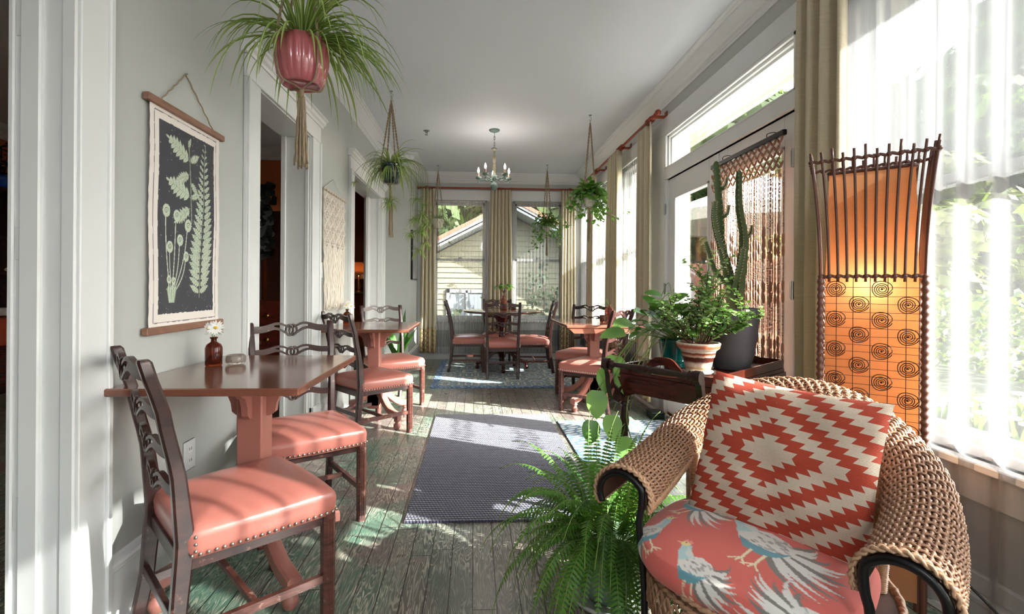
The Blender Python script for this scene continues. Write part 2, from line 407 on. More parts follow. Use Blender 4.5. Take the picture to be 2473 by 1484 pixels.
# baseboards -----------------------------------------------------
def base_run(mb, p, q, nrm, h=0.245, t=0.02):
    prof = [(0, 0), (t + 0.012, 0), (t + 0.012, 0.02), (t, 0.03), (t, h - 0.05), (t + 0.004, h - 0.045), (t + 0.004, h - 0.03), (t - 0.004, h - 0.022), (t - 0.010, h - 0.005), (0, h)]
    p = Vector(p); q = Vector(q); n_ = Vector(nrm)
    mb.rings([[((p + n_ * o).x, (p + n_ * o).y, z) for o, z in prof], [((q + n_ * o).x, (q + n_ * o).y, z) for o, z in prof]], True, True); return mb
bb = MB()
for a, b in ((-3, -0.74), (1.625, 2.55), (3.74, 4.60), (6.35, 6.55)): base_run(bb, (L, a), (L, b), (1, 0))
base_run(bb, (L, 6.55), (-0.88, 6.55), (0, -1)); base_run(bb, (-0.9, 6.53), (-0.9, BK), (1, 0))
struct('baseboard_left', bb, M['white'])
struct('baseboard_back', base_run(MB(), (-0.9, BK), (R, BK), (0, -1), 0.15), M['white'])
bb = MB()
for a, b in ((-3, 2.30), (4.35, BK)): base_run(bb, (R, a), (R, b), (-1, 0), 0.15)
struct('baseboard_right', bb, M['white'])
struct('baseboard_room', base_run(MB(), (-5.4, 6.4), (-2.45, 6.4), (0, -1), 0.2), M['white'])

# door openings in the left wall: casing, cap, jamb lining ------------------------------------
def cased_opening(name, y0, y1, zt, left=True, right=True, wl=0.155, wr=0.165, cap=True):
    r = sroot(name); x = L
    m = MB()
    for (a, b, on) in ((y0 - wl, y0, left), (y1, y1 + wr, right)):
        if on:
            m.bbox(x, x + 0.022, a, b, 0, zt, 0.003); m.bbox(x + 0.02, x + 0.034, a if a < y0 else b - 0.022, (a + 0.022) if a < y0 else b, 0, zt, 0.003)
            m.bbox(x, x + 0.036, a, b, 0, 0.26, 0.003)
    m.build('casing', M['white'], r)
    h = MB(); a = y0 - wl if left else y0; b = y1 + wr
    h.bbox(x, x + 0.024, a, b, zt, zt + 0.12, 0.003)
    if cap:
        prof = [(0, zt + 0.12), (0.03, zt + 0.12), (0.036, zt + 0.135), (0.050, zt + 0.145), (0.056, zt + 0.165), (0.07, zt + 0.17), (0.07, zt + 0.185), (0, zt + 0.185)]
        h.rings([[(x + o, a - 0.03, z) for o, z in prof], [(x + o, b + 0.03, z) for o, z in prof]], True, True)
    h.build('head_casing', M['white'], r)
    j = MB(); t = 0.018
    j.box(x - 0.204, x + 0.004, y1 - 0.006, y1 + t, 0, zt); j.box(x - 0.204, x + 0.004, y0 - t, y0 + 0.006, 0, zt); j.box(x - 0.204, x + 0.004, y0 - t, y1 + t, zt - 0.006, zt + t)
    j.bbox(x - 0.204, x - 0.170, y1 - 0.022, y1, 0, zt, 0.003); j.bbox(x - 0.204, x - 0.170, y0, y0 + 0.022, 0, zt, 0.003)
    j.bbox(x - 0.035, x - 0.008, y1 - 0.012, y1, 0, zt, 0.003)
    j.build('jamb', M['white'], r)
    return r
# near opening: its far jamb and casing fill the left edge of the view
r0 = sroot('door_1')
m = MB(); y1 = D0[1]; zt = 2.25
m.bbox(L, L + 0.020, y1, y1 + 0.124, 0, zt, 0.003); m.bbox(L + 0.018, L + 0.030, y1 + 0.104, y1 + 0.124, 0, zt, 0.003)
m.bbox(L, L + 0.020, D0[0] - 0.135, D0[0], 0, zt, 0.003); m.bbox(L, L + 0.022, D0[0] - 0.135, y1 + 0.124, zt, zt + 0.13, 0.003)
m.build('casing', M['white'], r0)
j = MB()
j.box(L - 0.182, L + 0.004, y1 - 0.006, y1 + 0.018, 0, zt); j.box(L - 0.182, L + 0.004, D0[0] - 0.018, D0[0], 0, zt); j.box(L - 0.182, L + 0.004, D0[0] - 0.018, y1 + 0.018, zt, zt + 0.018)
j.bbox(L - 0.030, L + 0.012, y1 - 0.012, y1, 0, zt, 0.004)
j.bbox(L - 0.142, L - 0.084, y1 - 0.020, y1, 0, zt, 0.004)
j.bbox(L - 0.182, L - 0.164, y1 - 0.014, y1, 0, zt, 0.004)
for za, zb in ((1.90, 2.00), (1.23, 1.33), (0.42, 0.52)): j.bbox(L - 0.161, L - 0.143, y1 - 0.010, y1 + 0.001, za, zb, 0.001)
j.build('jamb', M['white'], r0)
cased_opening('door_2', D1[0], D1[1], 2.25)
d3 = cased_opening('door_3', D2[0], D2[1], 2.28, wl=0.17, wr=0.17)
# glazed pocket door standing half open in the far opening
gd = MB(); gx = L - 0.155
gd.bbox(gx, gx + 0.035, 6.02, 6.16, 0.01, 2.27, 0.003)
gd.build('door_leaf', M['white'], d3)

# windows ------------------------------------------------------
def window_x(name, ya, yb, za, zb, x0=R, t=0.15, casing=True):
    r = sroot(name)
    f = MB(); w = 0.035; xi = x0 + 0.06; xo = x0 + 0.10
    for a in ((ya, ya + w, za, zb), (yb - w, yb, za, zb), (ya, yb, za, za + w), (ya, yb, zb - w, zb)): f.bbox(x0 + 0.02, x0 + t, *a, b=0.003)
    f.build('window_frame', M['whitew'], r)
    s = MB(); mid = za + (zb - za) * 0.505
    for (a, b, dx) in ((za + w, mid + 0.02, 0), (mid - 0.02, zb - w, 0.035)):
        for q in ((ya + w, ya + w + 0.04, a, b), (yb - w - 0.04, yb - w, a, b), (ya + w, yb - w, a, a + 0.045), (ya + w, yb - w, b - 0.04, b)): s.box(x0 + 0.05 + dx, x0 + 0.085 + dx, *q)
    s.build('sash', M['whitew'], r)
    g = MB(); g.box(x0 + 0.064, x0 + 0.068, ya + w, yb - w, za + w, mid); g.box(x0 + 0.099, x0 + 0.103, ya + w, yb - w, mid, zb - w); g.build('pane', M['glass'], r)
    MB().bbox(x0 - 0.045, x0 + 0.03, ya - 0.03, yb + 0.03, za - 0.028, za + 0.0, 0.004).build('window_sill', M['whitew'], r)
    return r
def window_y(name, xa, xb, za, zb, y0=BK, t=0.18, sgn=1):
    r = sroot(name); w = 0.03
    f = MB()
    for a in ((xa, xa + w, za, zb), (xb - w, xb, za, zb), (xa, xb, za, za + w), (xa, xb, zb - w, zb)): f.bbox(a[0], a[1], y0 + 0.02 * sgn if sgn > 0 else y0 - t, y0 + t if sgn > 0 else y0 - 0.02, a[2], a[3], b=0.003)
    f.build('window_frame', M['whitew'], r)
    s = MB(); mid = 1.585 if sgn > 0 else (za + zb) / 2
    for (a, b, dy) in ((za + w, mid + 0.02, 0), (mid - 0.02, zb - w, 0.035)):
        yy0, yy1 = sorted((y0 + sgn * (0.05 + dy), y0 + sgn * (0.085 + dy)))
        for q in ((xa + w, xa + w + 0.035, a, b), (xb - w - 0.035, xb - w, a, b), (xa + w, xb - w, a, a + 0.04), (xa + w, xb - w, b - 0.035, b)): s.box(q[0], q[1], yy0, yy1, q[2], q[3])
    s.build('sash', M['whitew'], r)
    g = MB(); yy = sorted((y0 + sgn * 0.064, y0 + sgn * 0.068)); g.box(xa + w, xb - w, yy[0], yy[1], za + w, mid); yy = sorted((y0 + sgn * 0.099, y0 + sgn * 0.103)); g.box(xa + w, xb - w, yy[0], yy[1], mid, zb - w); g.build('pane', M['glass'], r)
    yy = sorted((y0 - sgn * 0.045, y0 + sgn * 0.03)); MB().bbox(xa - 0.03, xb + 0.03, yy[0], yy[1], za - 0.03, za, 0.004).build('window_sill', M['whitew'], r)
    if sgn > 0:
        l = MB(); xm = (xa + xb) / 2; l.bbox(xm - 0.03, xm + 0.03, y0 + 0.03, y0 + 0.06, mid + 0.02, mid + 0.04, 0.003); l.build('sash_lock', M['steel'], r)
    return r
for i, (a, b, c, d) in enumerate(RW): window_x('window_%d' % (i + 1), a, b, c, d)
for i, (a, b, c, d) in enumerate(BW): window_y('window_%d' % (i + 7), a, b, c, d)
for i, (a, b, c, d) in enumerate(FW): window_y('window_%d' % (i + 9), a, b, c, d, -3.0, 0.2, -1)

# flat white casings on the right and back walls
t_ = MB(); z0 = 2.535; z1 = 2.69
t_.bbox(R - 0.022, R + 0.002, -2.4, 2.29, 2.55, z1, 0.003)
t_.bbox(R - 0.022, R + 0.002, 2.29, BK, 2.537, z1, 0.003)
for a, b in ((-2.4, -2.2), (-0.9, -0.62), (0.55, 0.80), (2.14, 2.44)): t_.bbox(R - 0.022, R + 0.002, a, b, 0.15, 2.55, 0.003)
for a, b in ((4.20, 4.72), (5.50, 5.78), (6.56, 6.80), (7.45, BK)): t_.bbox(R - 0.022, R + 0.002, a, b, 0.15, 2.537, 0.003)
# wainscot rails under the windows
for a, b in ((-2.2, -0.9), (-0.62, 0.55), (0.80, 2.14), (4.72, 5.50), (5.78, 6.56), (6.80, 7.45)):
    t_.bbox(R - 0.018, R + 0.002, a, b, 0.44, 0.555, 0.003); t_.bbox(R - 0.018, R + 0.002, a, b, 0.14, 0.20, 0.003)
    n_ = 3
    for k in range(1, n_): yy = a + (b - a) * k / n_; t_.bbox(R - 0.018, R + 0.002, yy - 0.035, yy + 0.035, 0.18, 0.46, 0.003)
struct('trim_7', t_, M['white'])
t_ = MB(); t_.bbox(-0.9, R, BK - 0.022, BK + 0.002, 2.527, z1, 0.003)
for a, b in ((-0.9, -0.66), (0.19, 0.61), (1.43, R)): t_.bbox(a, b, BK - 0.022, BK + 0.002, 0.15, 2.527, 0.003)
for a, b in ((-0.66, 0.19), (0.61, 1.43)): t_.bbox(a, b, BK - 0.018, BK + 0.002, 0.46, 0.59, 0.003); t_.bbox(a, b, BK - 0.018, BK + 0.002, 0.14, 0.2, 0.003)
struct('trim_8', t_, M['white'])

# french doors and transom -----------------------------------------
dr = sroot('door_4')
f = MB(); f.bbox(R - 0.02, R + 0.15, DR[1] - 0.022, DR[1] + 0.0, 0, 2.13, 0.003); f.bbox(R - 0.02, R + 0.15, DR[0], DR[0] + 0.022, 0, 2.13, 0.003)
f.bbox(R - 0.022, R + 0.15, DR[0], DR[1], 2.13, 2.225, 0.003); f.box(R, R + 0.15, DR[0], DR[1], -0.01, 0.02)
f.build('door_frame', M['whitew'], dr)
ym = (DR[0] + DR[1]) / 2
def leaf_door(ya, yb, hinge):
    m = MB(); x0, x1 = R + 0.012, R + 0.056; st = 0.125
    m.bbox(x0, x1, ya, ya + st, 0.025, 2.125, 0.002); m.bbox(x0, x1, yb - st, yb, 0.025, 2.125, 0.002)
    m.bbox(x0, x1, ya + st, yb - st, 1.955, 2.125, 0.002); m.bbox(x0, x1, ya + st, yb - st, 0.025, 0.19, 0.002)
    o = m.build('door_leaf', M['whitew'], dr)
    b = MB()
    for q in ((ya + st, ya + st + 0.018, 0.19, 1.955), (yb - st - 0.018, yb - st, 0.19, 1.955), (ya + st, yb - st, 0.19, 0.208), (ya + st, yb - st, 1.937, 1.955)): b.bbox(x0 - 0.006, x1, *q, b=0.002)
    b.build('glazing_bead', M['whitew'], o)
    MB().box(x0 + 0.018, x0 + 0.024, ya + st, yb - st, 0.19, 1.955).build('pane', M['glass'], o)
    MB().bbox(x0 - 0.008, x0 + 0.002, ya + 0.01, yb - 0.01, 0.03, 0.055, 0.001).build('kick_strip', M['brass'], o)
    hg = MB(); yh = yb if hinge else ya
    for z in (0.28, 1.15, 1.86):
        hg.tube([(R - 0.026, yh, z - 0.05), (R - 0.026, yh, z + 0.05)], 0.007, 8); hg.box(R - 0.024, R - 0.02, yh - 0.02, yh + 0.02, z - 0.045, z + 0.045)
    hg.build('hinge', M['steel'], o)
    return o
dl = leaf_door(ym + 0.002, DR[1] - 0.024, True); dl2 = leaf_door(DR[0] + 0.024, ym - 0.002, False)
hb = MB()
for s_ in (-1, 1):
    y = ym + s_ * 0.065
    hb.bbox(R - 0.004, R + 0.012, y - 0.022, y + 0.022, 0.95, 1.17, 0.004)
    hb.tube(bez([(R + 0.01, y, 1.0), (R - 0.05, y, 1.0), (R - 0.055, y + s_ * 0.03, 1.005), (R - 0.052, y + s_ * 0.12, 0.99)], 5), 0.009, 8); hb.tube([(R, y, 1.11), (R - 0.03, y, 1.11)], 0.011, 8)
hb.build('lever_handle', M['brass'], dr)
MB().bbox(R + 0.004, R + 0.012, ym - 0.015, ym + 0.015, 0.03, 2.12, 0.002).build('astragal', M['whitew'], dr)
tw = sroot('window_11'); f = MB(); ya, yb, za, zb = DR[0] + 0.01, DR[1], 2.225, 2.537
for k, (i, x0, x1) in enumerate(((0, -0.022, 0.15), (0.02, 0.0, 0.13), (0.038, 0.02, 0.11))):
    w = 0.02
    for q in ((ya + i, ya + i + w, za + i * 0.4, zb - i), (yb - i - w, yb - i, za + i * 0.4, zb - i), (ya + i, yb - i, za + i * 0.35, za + i * 0.35 + w * 0.6), (ya + i, yb - i, zb - i - w, zb - i)): f.bbox(R + x0, R + x1, *q, b=0.002)
f.build('window_frame', M['whitew'], tw)
MB().box(R + 0.07, R + 0.075, ya + 0.05, yb - 0.05, za + 0.02, zb - 0.05).build('pane', M['glass'], tw)

# ================================================================ RODS, CURTAINS, SHEERS
def curtain_rod(p, q, label, rings_at, brackets, fin=(True, True)):
    p = V(*p); q = V(*q); r = thing('curtain_rod', label, 'curtain rod', p); d = (q - p); ln = d.length; d.normalize()
    nrm = V(-1, 0, 0) if abs(d.y) > 0.5 else V(0, -1, 0)
    MB().tube([V(0, 0, 0), d * ln], 0.0145, 12).build('pole', M['rod'], r, auto=40)
    for k, (on, e, sg) in enumerate(((fin[0], V(0, 0, 0), -1), (fin[1], d * ln, 1))):
        if on:
            m = MB(); 
            for a, rr in ((0.0, 0.019), (0.012, 0.019), (0.014, 0.013), (0.03, 0.013)): pass
            m.tube([e, e + d * sg * 0.012, e + d * sg * 0.013, e + d * sg * 0.035], [0.02, 0.02, 0.012, 0.013], 12); m.sphere(e + d * sg * 0.056, 0.028, 14, 8); m.build('finial', M['rod'], r, auto=40)
    for a in rings_at:
        c = d * a; u = V(0, 0, 1); w = d.cross(u)
        MB().tube([c + V(0, 0, -0.008) + (u * math.cos(t) + w * math.sin(t)) * 0.026 for t in [2 * PI * i / 16 for i in range(16)]], 0.005, 6, closed=True).build('ring', M['rod'], r, smooth=True)
    for a in brackets:
        c = d * a; m = MB()
        m.tube([c - nrm * 0.11, c], 0.014, 8); m.sphere(c - V(0, 0, 0.006), 0.024, 10, 6)
        e = c - nrm * 0.118
        if abs(d.y) > 0.5: m.bbox(e.x - 0.008, e.x + 0.008, e.y - 0.025, e.y + 0.025, -0.05, 0.05, 0.003)
        else: m.bbox(e.x - 0.025, e.x + 0.025, e.y - 0.008, e.y + 0.008, -0.05, 0.05, 0.003)
        m.build('bracket', M['rod'], r, auto=40)
    return r
M['hem'] = None
def hem_mat():
    t = NT('embroidered lattice hem'); o = t.n('UVMap').outputs[0]; x, y, z = t.sep(o)
    u = t.math('MULTIPLY', x, 3.0 * 2 * PI / 2); w = t.math('MULTIPLY', t.math('SINE', t.math('MULTIPLY', y, 5.0 * PI)), 0.24)
    a = t.math('ABSOLUTE', t.math('SUBTRACT', t.math('FRACT', t.math('ADD', t.math('MULTIPLY', x, 3.0), w)), 0.5)); b = t.math('ABSOLUTE', t.math('SUBTRACT', t.math('FRACT', t.math('SUBTRACT', t.math('MULTIPLY', x, 3.0), w)), 0.5))
    ln = t.math('LESS_THAN', t.math('MINIMUM', a, b), 0.05)
    dx = t.math('SUBTRACT', t.math('FRACT', t.math('MULTIPLY', x, 3.0)), 0.5); 
    # small flower between the lattice curves
    fx = t.math('SUBTRACT', t.math('FRACT', t.math('ADD', t.math('MULTIPLY', x, 3.0), 0.0)), 0.0)
    vx = t.math('SUBTRACT', t.math('FRACT', t.math('ADD', t.math('MULTIPLY', x, 3.0), 0.5)), 0.5); vy = t.math('SUBTRACT', t.math('FRACT', t.math('MULTIPLY', y, 2.5)), 0.5)
    d = t.math('SQRT', t.math('ADD', t.math('MULTIPLY', vx, vx), t.math('MULTIPLY', t.math('MULTIPLY', vy, vy), 0.6)))
    ang = t.math('ARCTAN2', vy, vx); pet = t.math('MULTIPLY_ADD', t.math('COSINE', t.math('MULTIPLY', ang, 6.0)), 0.05, 0.13)
    fl = t.math('MULTIPLY', t.math('LESS_THAN', d, pet), t.math('GREATER_THAN', d, 0.03))
    c = t.mix(ln, srgb(188, 170, 128), srgb(124, 92, 78)); c = t.mix(t.math('MULTIPLY', fl, 0.7), c, srgb(176, 128, 112))
    return t.fin(t.pbr(c, 0.85, 0, t.bump(t.noise(t.coord('Object'), 500, 1), 0.3, 0.001)))
M['hem'] = hem_mat()
def drape(name, label, cat, p, q, z0, z1, folds, depth, mat, group=None, hem=None, gather=0.8, seed=0, nu=None, thick=0.0, nrm=None, hemz=0.5, flare=0.0, nv=26):
    # hanging cloth between plan points p and q (at the hem); gathered towards the middle at the top
    r_ = random.Random(seed); p = Vector(p); q = Vector(q); d = q - p; ln = d.length; d.normalize(); n_ = Vector(nrm) if nrm else Vector((-d.y, d.x)); nu = nu or folds * 12
    ph = [r_.uniform(-0.5, 0.5) for _ in range(folds + 2)]; am = [r_.uniform(0.65, 1.15) for _ in range(folds + 2)]
    def fn(u, v, off=0):
        k = u * folds; i = int(min(k, folds - 1e-6)); a = lerp(am[i], am[i + 1], k - i)
        g = lerp(1.0, gather, v ** 1.3); uu = 0.5 + (u - 0.5) * g
        w = math.sin(2 * PI * k + 1.2 * math.sin(v * 2.5 + ph[i % 3]) * 0.5) * a + 0.25 * math.sin(4 * PI * k + 1)
        dd = depth * w * lerp(1.0, 0.75, v) + off; x = p + d * (uu * ln + 0.25 * depth * math.cos(2 * PI * k * 1.0)) + n_ * dd
        return (x.x, x.y, lerp(z0, z1, v) + 0.006 * math.sin(2 * PI * k + 2) * (1 - v))
    m = MB()
    if hem is None:
        m.grid(fn, nu, nv); o = m.build(name, mat, None, smooth=True)
        if thick: md = o.modifiers.new('thickness', 'SOLIDIFY'); md.thickness = thick
        return tag(o, label, cat, group)
    r = thing(name, label, cat, (0, 0, 0), 0, group); s_ = (hemz - z0) / (z1 - z0)
    m.grid(lambda u, v: fn(u, s_ + v * (1 - s_)), nu, nv); o = m.build('cloth', mat, r, smooth=True)
    m2 = MB(); m2.grid(lambda u, v: fn(u, v * s_), nu, 10); o2 = m2.build('patterned_hem', hem, r, smooth=True)
    uv = o2.data.uv_layers.new(name='UVMap'); cnt = 0; N = (nu + 1)
    for pl in o2.data.polygons:
        for li in pl.loop_indices:
            vi = o2.data.loops[li].vertex_index; uv.data[li].uv = ((vi % N) / nu, (vi // N) / 10.0)
    for oo in (o, o2): md = oo.modifiers.new('thickness', 'SOLIDIFY'); md.thickness = 0.003
    # base point of the thing
    c = (p + q) / 2; r.location = (c.x, c.y, 0)
    for ch in r.children: ch.data.transform(Matrix.Translation((-c.x, -c.y, 0)))
    return r
# back wall: one rod, three drapes ------------------------------
curtain_rod((-0.83, BK - 0.12, 2.70), (1.58, BK - 0.12, 2.70), 'long reddish wooden curtain rod across the far wall above its windows', [0.10, 0.12, 0.15, 0.18, 1.10, 1.14, 1.17, 1.20, 1.23, 1.40, 2.30, 2.32, 2.35], [0.06, 2.36], (True, False))
drape('curtain', 'olive curtain panel hanging at the left end of the far wall, lattice hem', 'curtain', (-0.86, BK - 0.13), (-0.60, BK - 0.13), 0.12, 2.68, 4, 0.035, M['curtain'], hem=M['hem'], gather=0.75, seed=1)
drape('curtain', 'olive curtain hanging between the two far windows behind the round table', 'curtain', (0.20, BK - 0.13), (0.60, BK - 0.13), 0.12, 2.68, 6, 0.035, M['curtain'], hem=M['hem'], gather=0.82, seed=2)
drape('curtain', 'olive curtain in the far right corner beside the small square table', 'curtain', (1.34, BK - 0.14), (1.60, BK - 0.14), 0.12, 2.68, 5, 0.035, M['curtain'], hem=M['hem'], gather=0.85, seed=3)
# right wall rods and drapes
curtain_rod((R - 0.12, 4.17, 2.70), (R - 0.12, 7.35, 2.70), 'reddish wooden curtain rod along the right wall beyond the glass doors', [0.09, 0.12, 0.15, 0.18, 0.95, 1.0, 1.04, 1.08, 2.0, 2.05, 2.1], [0.05, 1.02, 2.02], (True, True))
curtain_rod((R - 0.12, -0.5, 2.70), (R - 0.12, 2.35, 2.70), 'curtain rod at the ceiling above the near sheer-hung window', [2.7, 2.74, 2.78], [2.8], (True, True))
drape('curtain', 'narrow olive curtain beside the glass doors, first on the right wall rod', 'curtain', (R - 0.12, 4.22), (R - 0.12, 4.60), 0.12, 2.66, 3, 0.028, M['curtain'], hem=M['hem'], gather=0.95, seed=4)
drape('curtain', 'pleated olive curtain between the two sunlit sheers on the right wall', 'curtain', (R - 0.14, 5.10), (R - 0.14, 5.60), 0.12, 2.67, 5, 0.045, M['curtain'], hem=M['hem'], gather=0.85, seed=5)
drape('curtain', 'olive curtain on the right wall nearest the far corner', 'curtain', (R - 0.13, 6.22), (R - 0.13, 6.62), 0.12, 2.67, 4, 0.04, M['curtain'], hem=M['hem'], gather=0.85, seed=6)
drape('curtain', 'tall foreground olive curtain behind the orange rattan lamp', 'curtain', (R - 0.13, 1.95), (R - 0.13, 2.25), 0.03, 2.67, 3, 0.05, M['curtain'], gather=0.95, seed=8, thick=0.003)
# sheers
for i, (a, b, lab) in enumerate(((4.72, 5.5, 'white sheer on the right wall window next to the glass doors'), (5.78, 6.56, 'white sheer on the middle window of the right wall'), (6.80, 7.45, 'white sheer on the right wall window nearest the corner'))):
    drape('sheer_curtain', lab, 'sheer', (R - 0.045, a), (R - 0.045, b), 0.25, 2.50, 12, 0.012, M['sheer2'], gather=1.0, seed=20 + i)
drape('sheer_curtain', 'white sheer over the left far window with the sash bar', 'sheer', (-0.66, BK - 0.05), (0.22, BK - 0.05), 0.10, 2.51, 16, 0.012, M['sheer'], gather=1.0, seed=30)
drape('sheer_curtain', 'white sheer over the right far window', 'sheer', (0.58, BK - 0.05), (1.45, BK - 0.05), 0.10, 2.51, 16, 0.012, M['sheer2'], gather=1.0, seed=31)
drape('sheer_curtain', 'long white sheer of the near window reaching the floor', 'sheer', (R - 0.042, 0.78), (R - 0.042, 2.12), 0.03, 2.60, 11, 0.013, M['sheer3'], gather=1.0, seed=32, nu=150)
drape('sheer_valance', 'white upper sheer layer of the near window ending at mid height', 'sheer', (R - 0.072, 0.74), (R - 0.072, 2.10), 1.47, 2.62, 13, 0.014, M['sheer4'], gather=1.0, seed=33, nu=160)
drape('sheer_curtain', 'added dense sheer dimming the right wall window behind the camera', 'sheer', (R - 0.05, -2.15), (R - 0.05, -0.92), 0.2, 2.60, 12, 0.02, M['sheer5'], gather=1.0, seed=35)  # this and the rear-end sheers are unseen, added to cut incoming sun
drape('sheer_curtain', 'added dense sheer dimming the left window at the rear end of the room', 'sheer', (-0.92, -2.95), (0.22, -2.95), 0.2, 2.60, 12, 0.015, M['sheer5'], gather=1.0, seed=36)
drape('sheer_curtain', 'added dense sheer dimming the right window at the rear end of the room', 'sheer', (0.38, -2.95), (1.52, -2.95), 0.2, 2.60, 12, 0.015, M['sheer5'], gather=1.0, seed=37)
drape('sheer_curtain', 'dense folded sheer at the window beside the camera', 'sheer', (R - 0.05, -0.62), (R - 0.05, 0.56), 0.2, 2.60, 9, 0.03, M['sheer5'], gather=1.0, seed=34)  # out of view, made dense to cut sun on the seat and jamb
# ================================================================ CHAIRS
def loft_rect(m, secs, b=0.18, mi=0):
    # secs: (cx,cy,cz,hw,hd) rectangles normal to z, chamfered
    R_ = []
    for cx, cy, cz, hw, hd in secs:
        c = b * min(hw, hd) * 2
        R_.append([(cx + x, cy + y, cz) for x, y in ((-hw + c, -hd), (hw - c, -hd), (hw, -hd + c), (hw, hd - c), (hw - c, hd), (-hw + c, hd), (-hw, hd - c), (-hw, -hd + c))])
    m.rings(R_, True, True, mi); return m
def back_y(z): # lean of the back posts (local y of the post centre)
    pts = [(0, -0.262), (0.2, -0.228), (0.42, -0.212), (0.6, -0.228), (0.8, -0.268), (0.95, -0.312)]
    for (a, ya), (b, yb) in zip(pts, pts[1:]):
        if z <= b: t = (z - a) / (b - a); return lerp(ya, yb, t * t * (3 - 2 * t) * 0.3 + t * 0.7)
    return pts[-1][1]
def back_x(z): return 0.190 + 0.018 * max(0, (z - 0.35)) / 0.6
def make_chair():
    r = thing('dining_chair', 'x', 'chair')
    # seat: trapezoid upholstered pad
    def outline(ins, n=7, z=0.0, crown=0.0):
        wf, wb, yf, yb, rr = 0.245 - ins, 0.212 - ins, 0.228 - ins, -0.212 + ins, 0.028
        cs = [(-wb, yb), (wb, yb), (wf, yf), (-wf, yf)]; out = []
        for k in range(4):
            p = Vector(cs[k]); a = (Vector(cs[k - 1]) - p).normalized(); b = (Vector(cs[(k + 1) % 4]) - p).normalized(); q = max(0.004, rr - ins * 0.1)
            for i in range(5):
                t = i / 4; pt = p + a * q * (1 - t) ** 2 + b * q * t ** 2; out.append((pt.x, pt.y, z))
            e = Vector(cs[(k + 1) % 4]) + (p - Vector(cs[(k + 1) % 4])).normalized() * q; s0 = p + b * q
            for i in range(1, 8): pt = s0.lerp(e, i / 8); nn_ = Vector((b.y, -b.x)); bow = 0.010 * math.sin(PI * i / 8) if k == 2 else 0.003 * math.sin(PI * i / 8); pt = pt + nn_ * bow; out.append((pt.x, pt.y, z))
        return out
    m = MB(); R_ = []
    for ins, z in ((0.012, 0.372), (0.002, 0.376), (-0.002, 0.40), (-0.004, 0.43), (0.0, 0.445), (0.006, 0.455), (0.018, 0.463), (0.04, 0.470), (0.08, 0.479), (0.13, 0.486), (0.18, 0.489)): R_.append(outline(ins, z=z))
    # dip the lower edge of the sides slightly
    m.rings(R_, True, True); m.build('seat', M['leather'], r, smooth=True)
    # nailheads along front and sides, and up the back corners
    nm = MB(); ol = outline(-0.004, z=0.388)
    P = [Vector(p) for p in ol] + [Vector(ol[0])]
    seq = P[11:]; d = 0; last = 0
    for a, b in zip(seq, seq[1:]):
        ln = (b - a).length; t = 0
        while last + 0.0205 <= d + ln:
            last += 0.0205; q = a.lerp(b, (last - d) / ln)
            if q.y > -0.20: nm.sphere((q.x, q.y, q.z), 0.0056, 8, 4)
        d += ln
    for sx in (-1, 1):
        for k in range(3): nm.sphere((sx * 0.2155, -0.19, 0.398 + k * 0.02), 0.0056, 8, 4)
    nm.build('nailhead_trim', M['nail'], r, smooth=True)
    # front legs: square, reeded
    for s in (-1, 1):
        m = MB(); x, y = s * 0.222, 0.204
        loft_rect(m, [(x, y, 0, 0.019, 0.019), (x, y, 0.38, 0.0205, 0.0205)])
        for q in (-0.009, 0.0, 0.009):
            m.tube([(x + q, y + 0.0195, 0.03), (x + q, y + 0.0205, 0.36)], 0.0034, 6); m.tube([(x + s * 0.0195, y + q, 0.03), (x + s * 0.0205, y + q, 0.36)], 0.0034, 6)
        m.build('leg', M['legwood'], r, auto=35)
    for s in (-1, 1):   # rear legs sweep up into the back posts
        m = MB(); secs = []
        for i in range(21):
            z = 0.95 * i / 20; secs.append((s * back_x(z), back_y(z), z, lerp(0.0165, 0.0165, z), 0.021 + 0.005 * math.exp(-((z - 0.42) / 0.16) ** 2) - 0.004 * (z / 0.95)))
        secs.append((s * back_x(0.96), back_y(0.95) - 0.003, 0.957, 0.012, 0.013)); loft_rect(m, secs); m.build('leg', M['chairwood'], r, auto=35)
    # pierced wavy ladder rungs
    def strand(m, us, zc, h, z0, xw, th=0.008):
        R_ = []
        for u, zz, hh in zip(us, zc, h):
            x = u * xw; y = back_y(z0) - 0.020 * (1 - u * u); z = z0 + zz
            R_.append([(x, y - th, z - hh), (x, y + th, z - hh), (x, y + th, z + hh), (x, y - th, z + hh)])
        m.rings(R_, True, True)
    for z0, sc in ((0.918, 1.12), (0.800, 0.95), (0.685, 0.95), (0.570, 0.95)):
        m = MB(); xw = back_x(z0) - 0.006; N = 14
        for s in (-1, 1):
            us = [s * lerp(1.0, 0.44, i / N) for i in range(N + 1)]
            cz = lambda u: sc * (0.017 * math.exp(-((abs(u) - 0.36) / 0.26) ** 2) - 0.002)
            strand(m, us, [cz(u) for u in us], [sc * lerp(0.016, 0.0165, i / N) for i in range(N + 1)], z0, xw)
            us = [s * lerp(0.46, 0.06, i / N) for i in range(N + 1)]
            strand(m, us, [cz(u) + sc * (lerp(0.010, 0.012, i / N) - 0.016 * max(0, (i / N - 0.55))) for i, u in enumerate(us)], [sc * lerp(0.0065, 0.005, i / N) for i in range(N + 1)], z0, xw)
            strand(m, us, [cz(u) + sc * (-0.010 - 0.024 * (i / N) ** 1.3) for i, u in enumerate(us)], [sc * lerp(0.0065, 0.0055, i / N) for i in range(N + 1)], z0, xw)
            # interlaced loops at the centre
            yb = back_y(z0) - 0.020
            pts = [(s * 0.010 + 0.019 * math.cos(t), yb + s * 0.003, z0 + sc * (-0.008 + 0.026 * math.sin(t))) for t in [2 * PI * k / 20 for k in range(20)]]
            m.tube(pts, 0.0058, 6, closed=True)
        m.build('back_rung', M['chairwood'], r, auto=40)
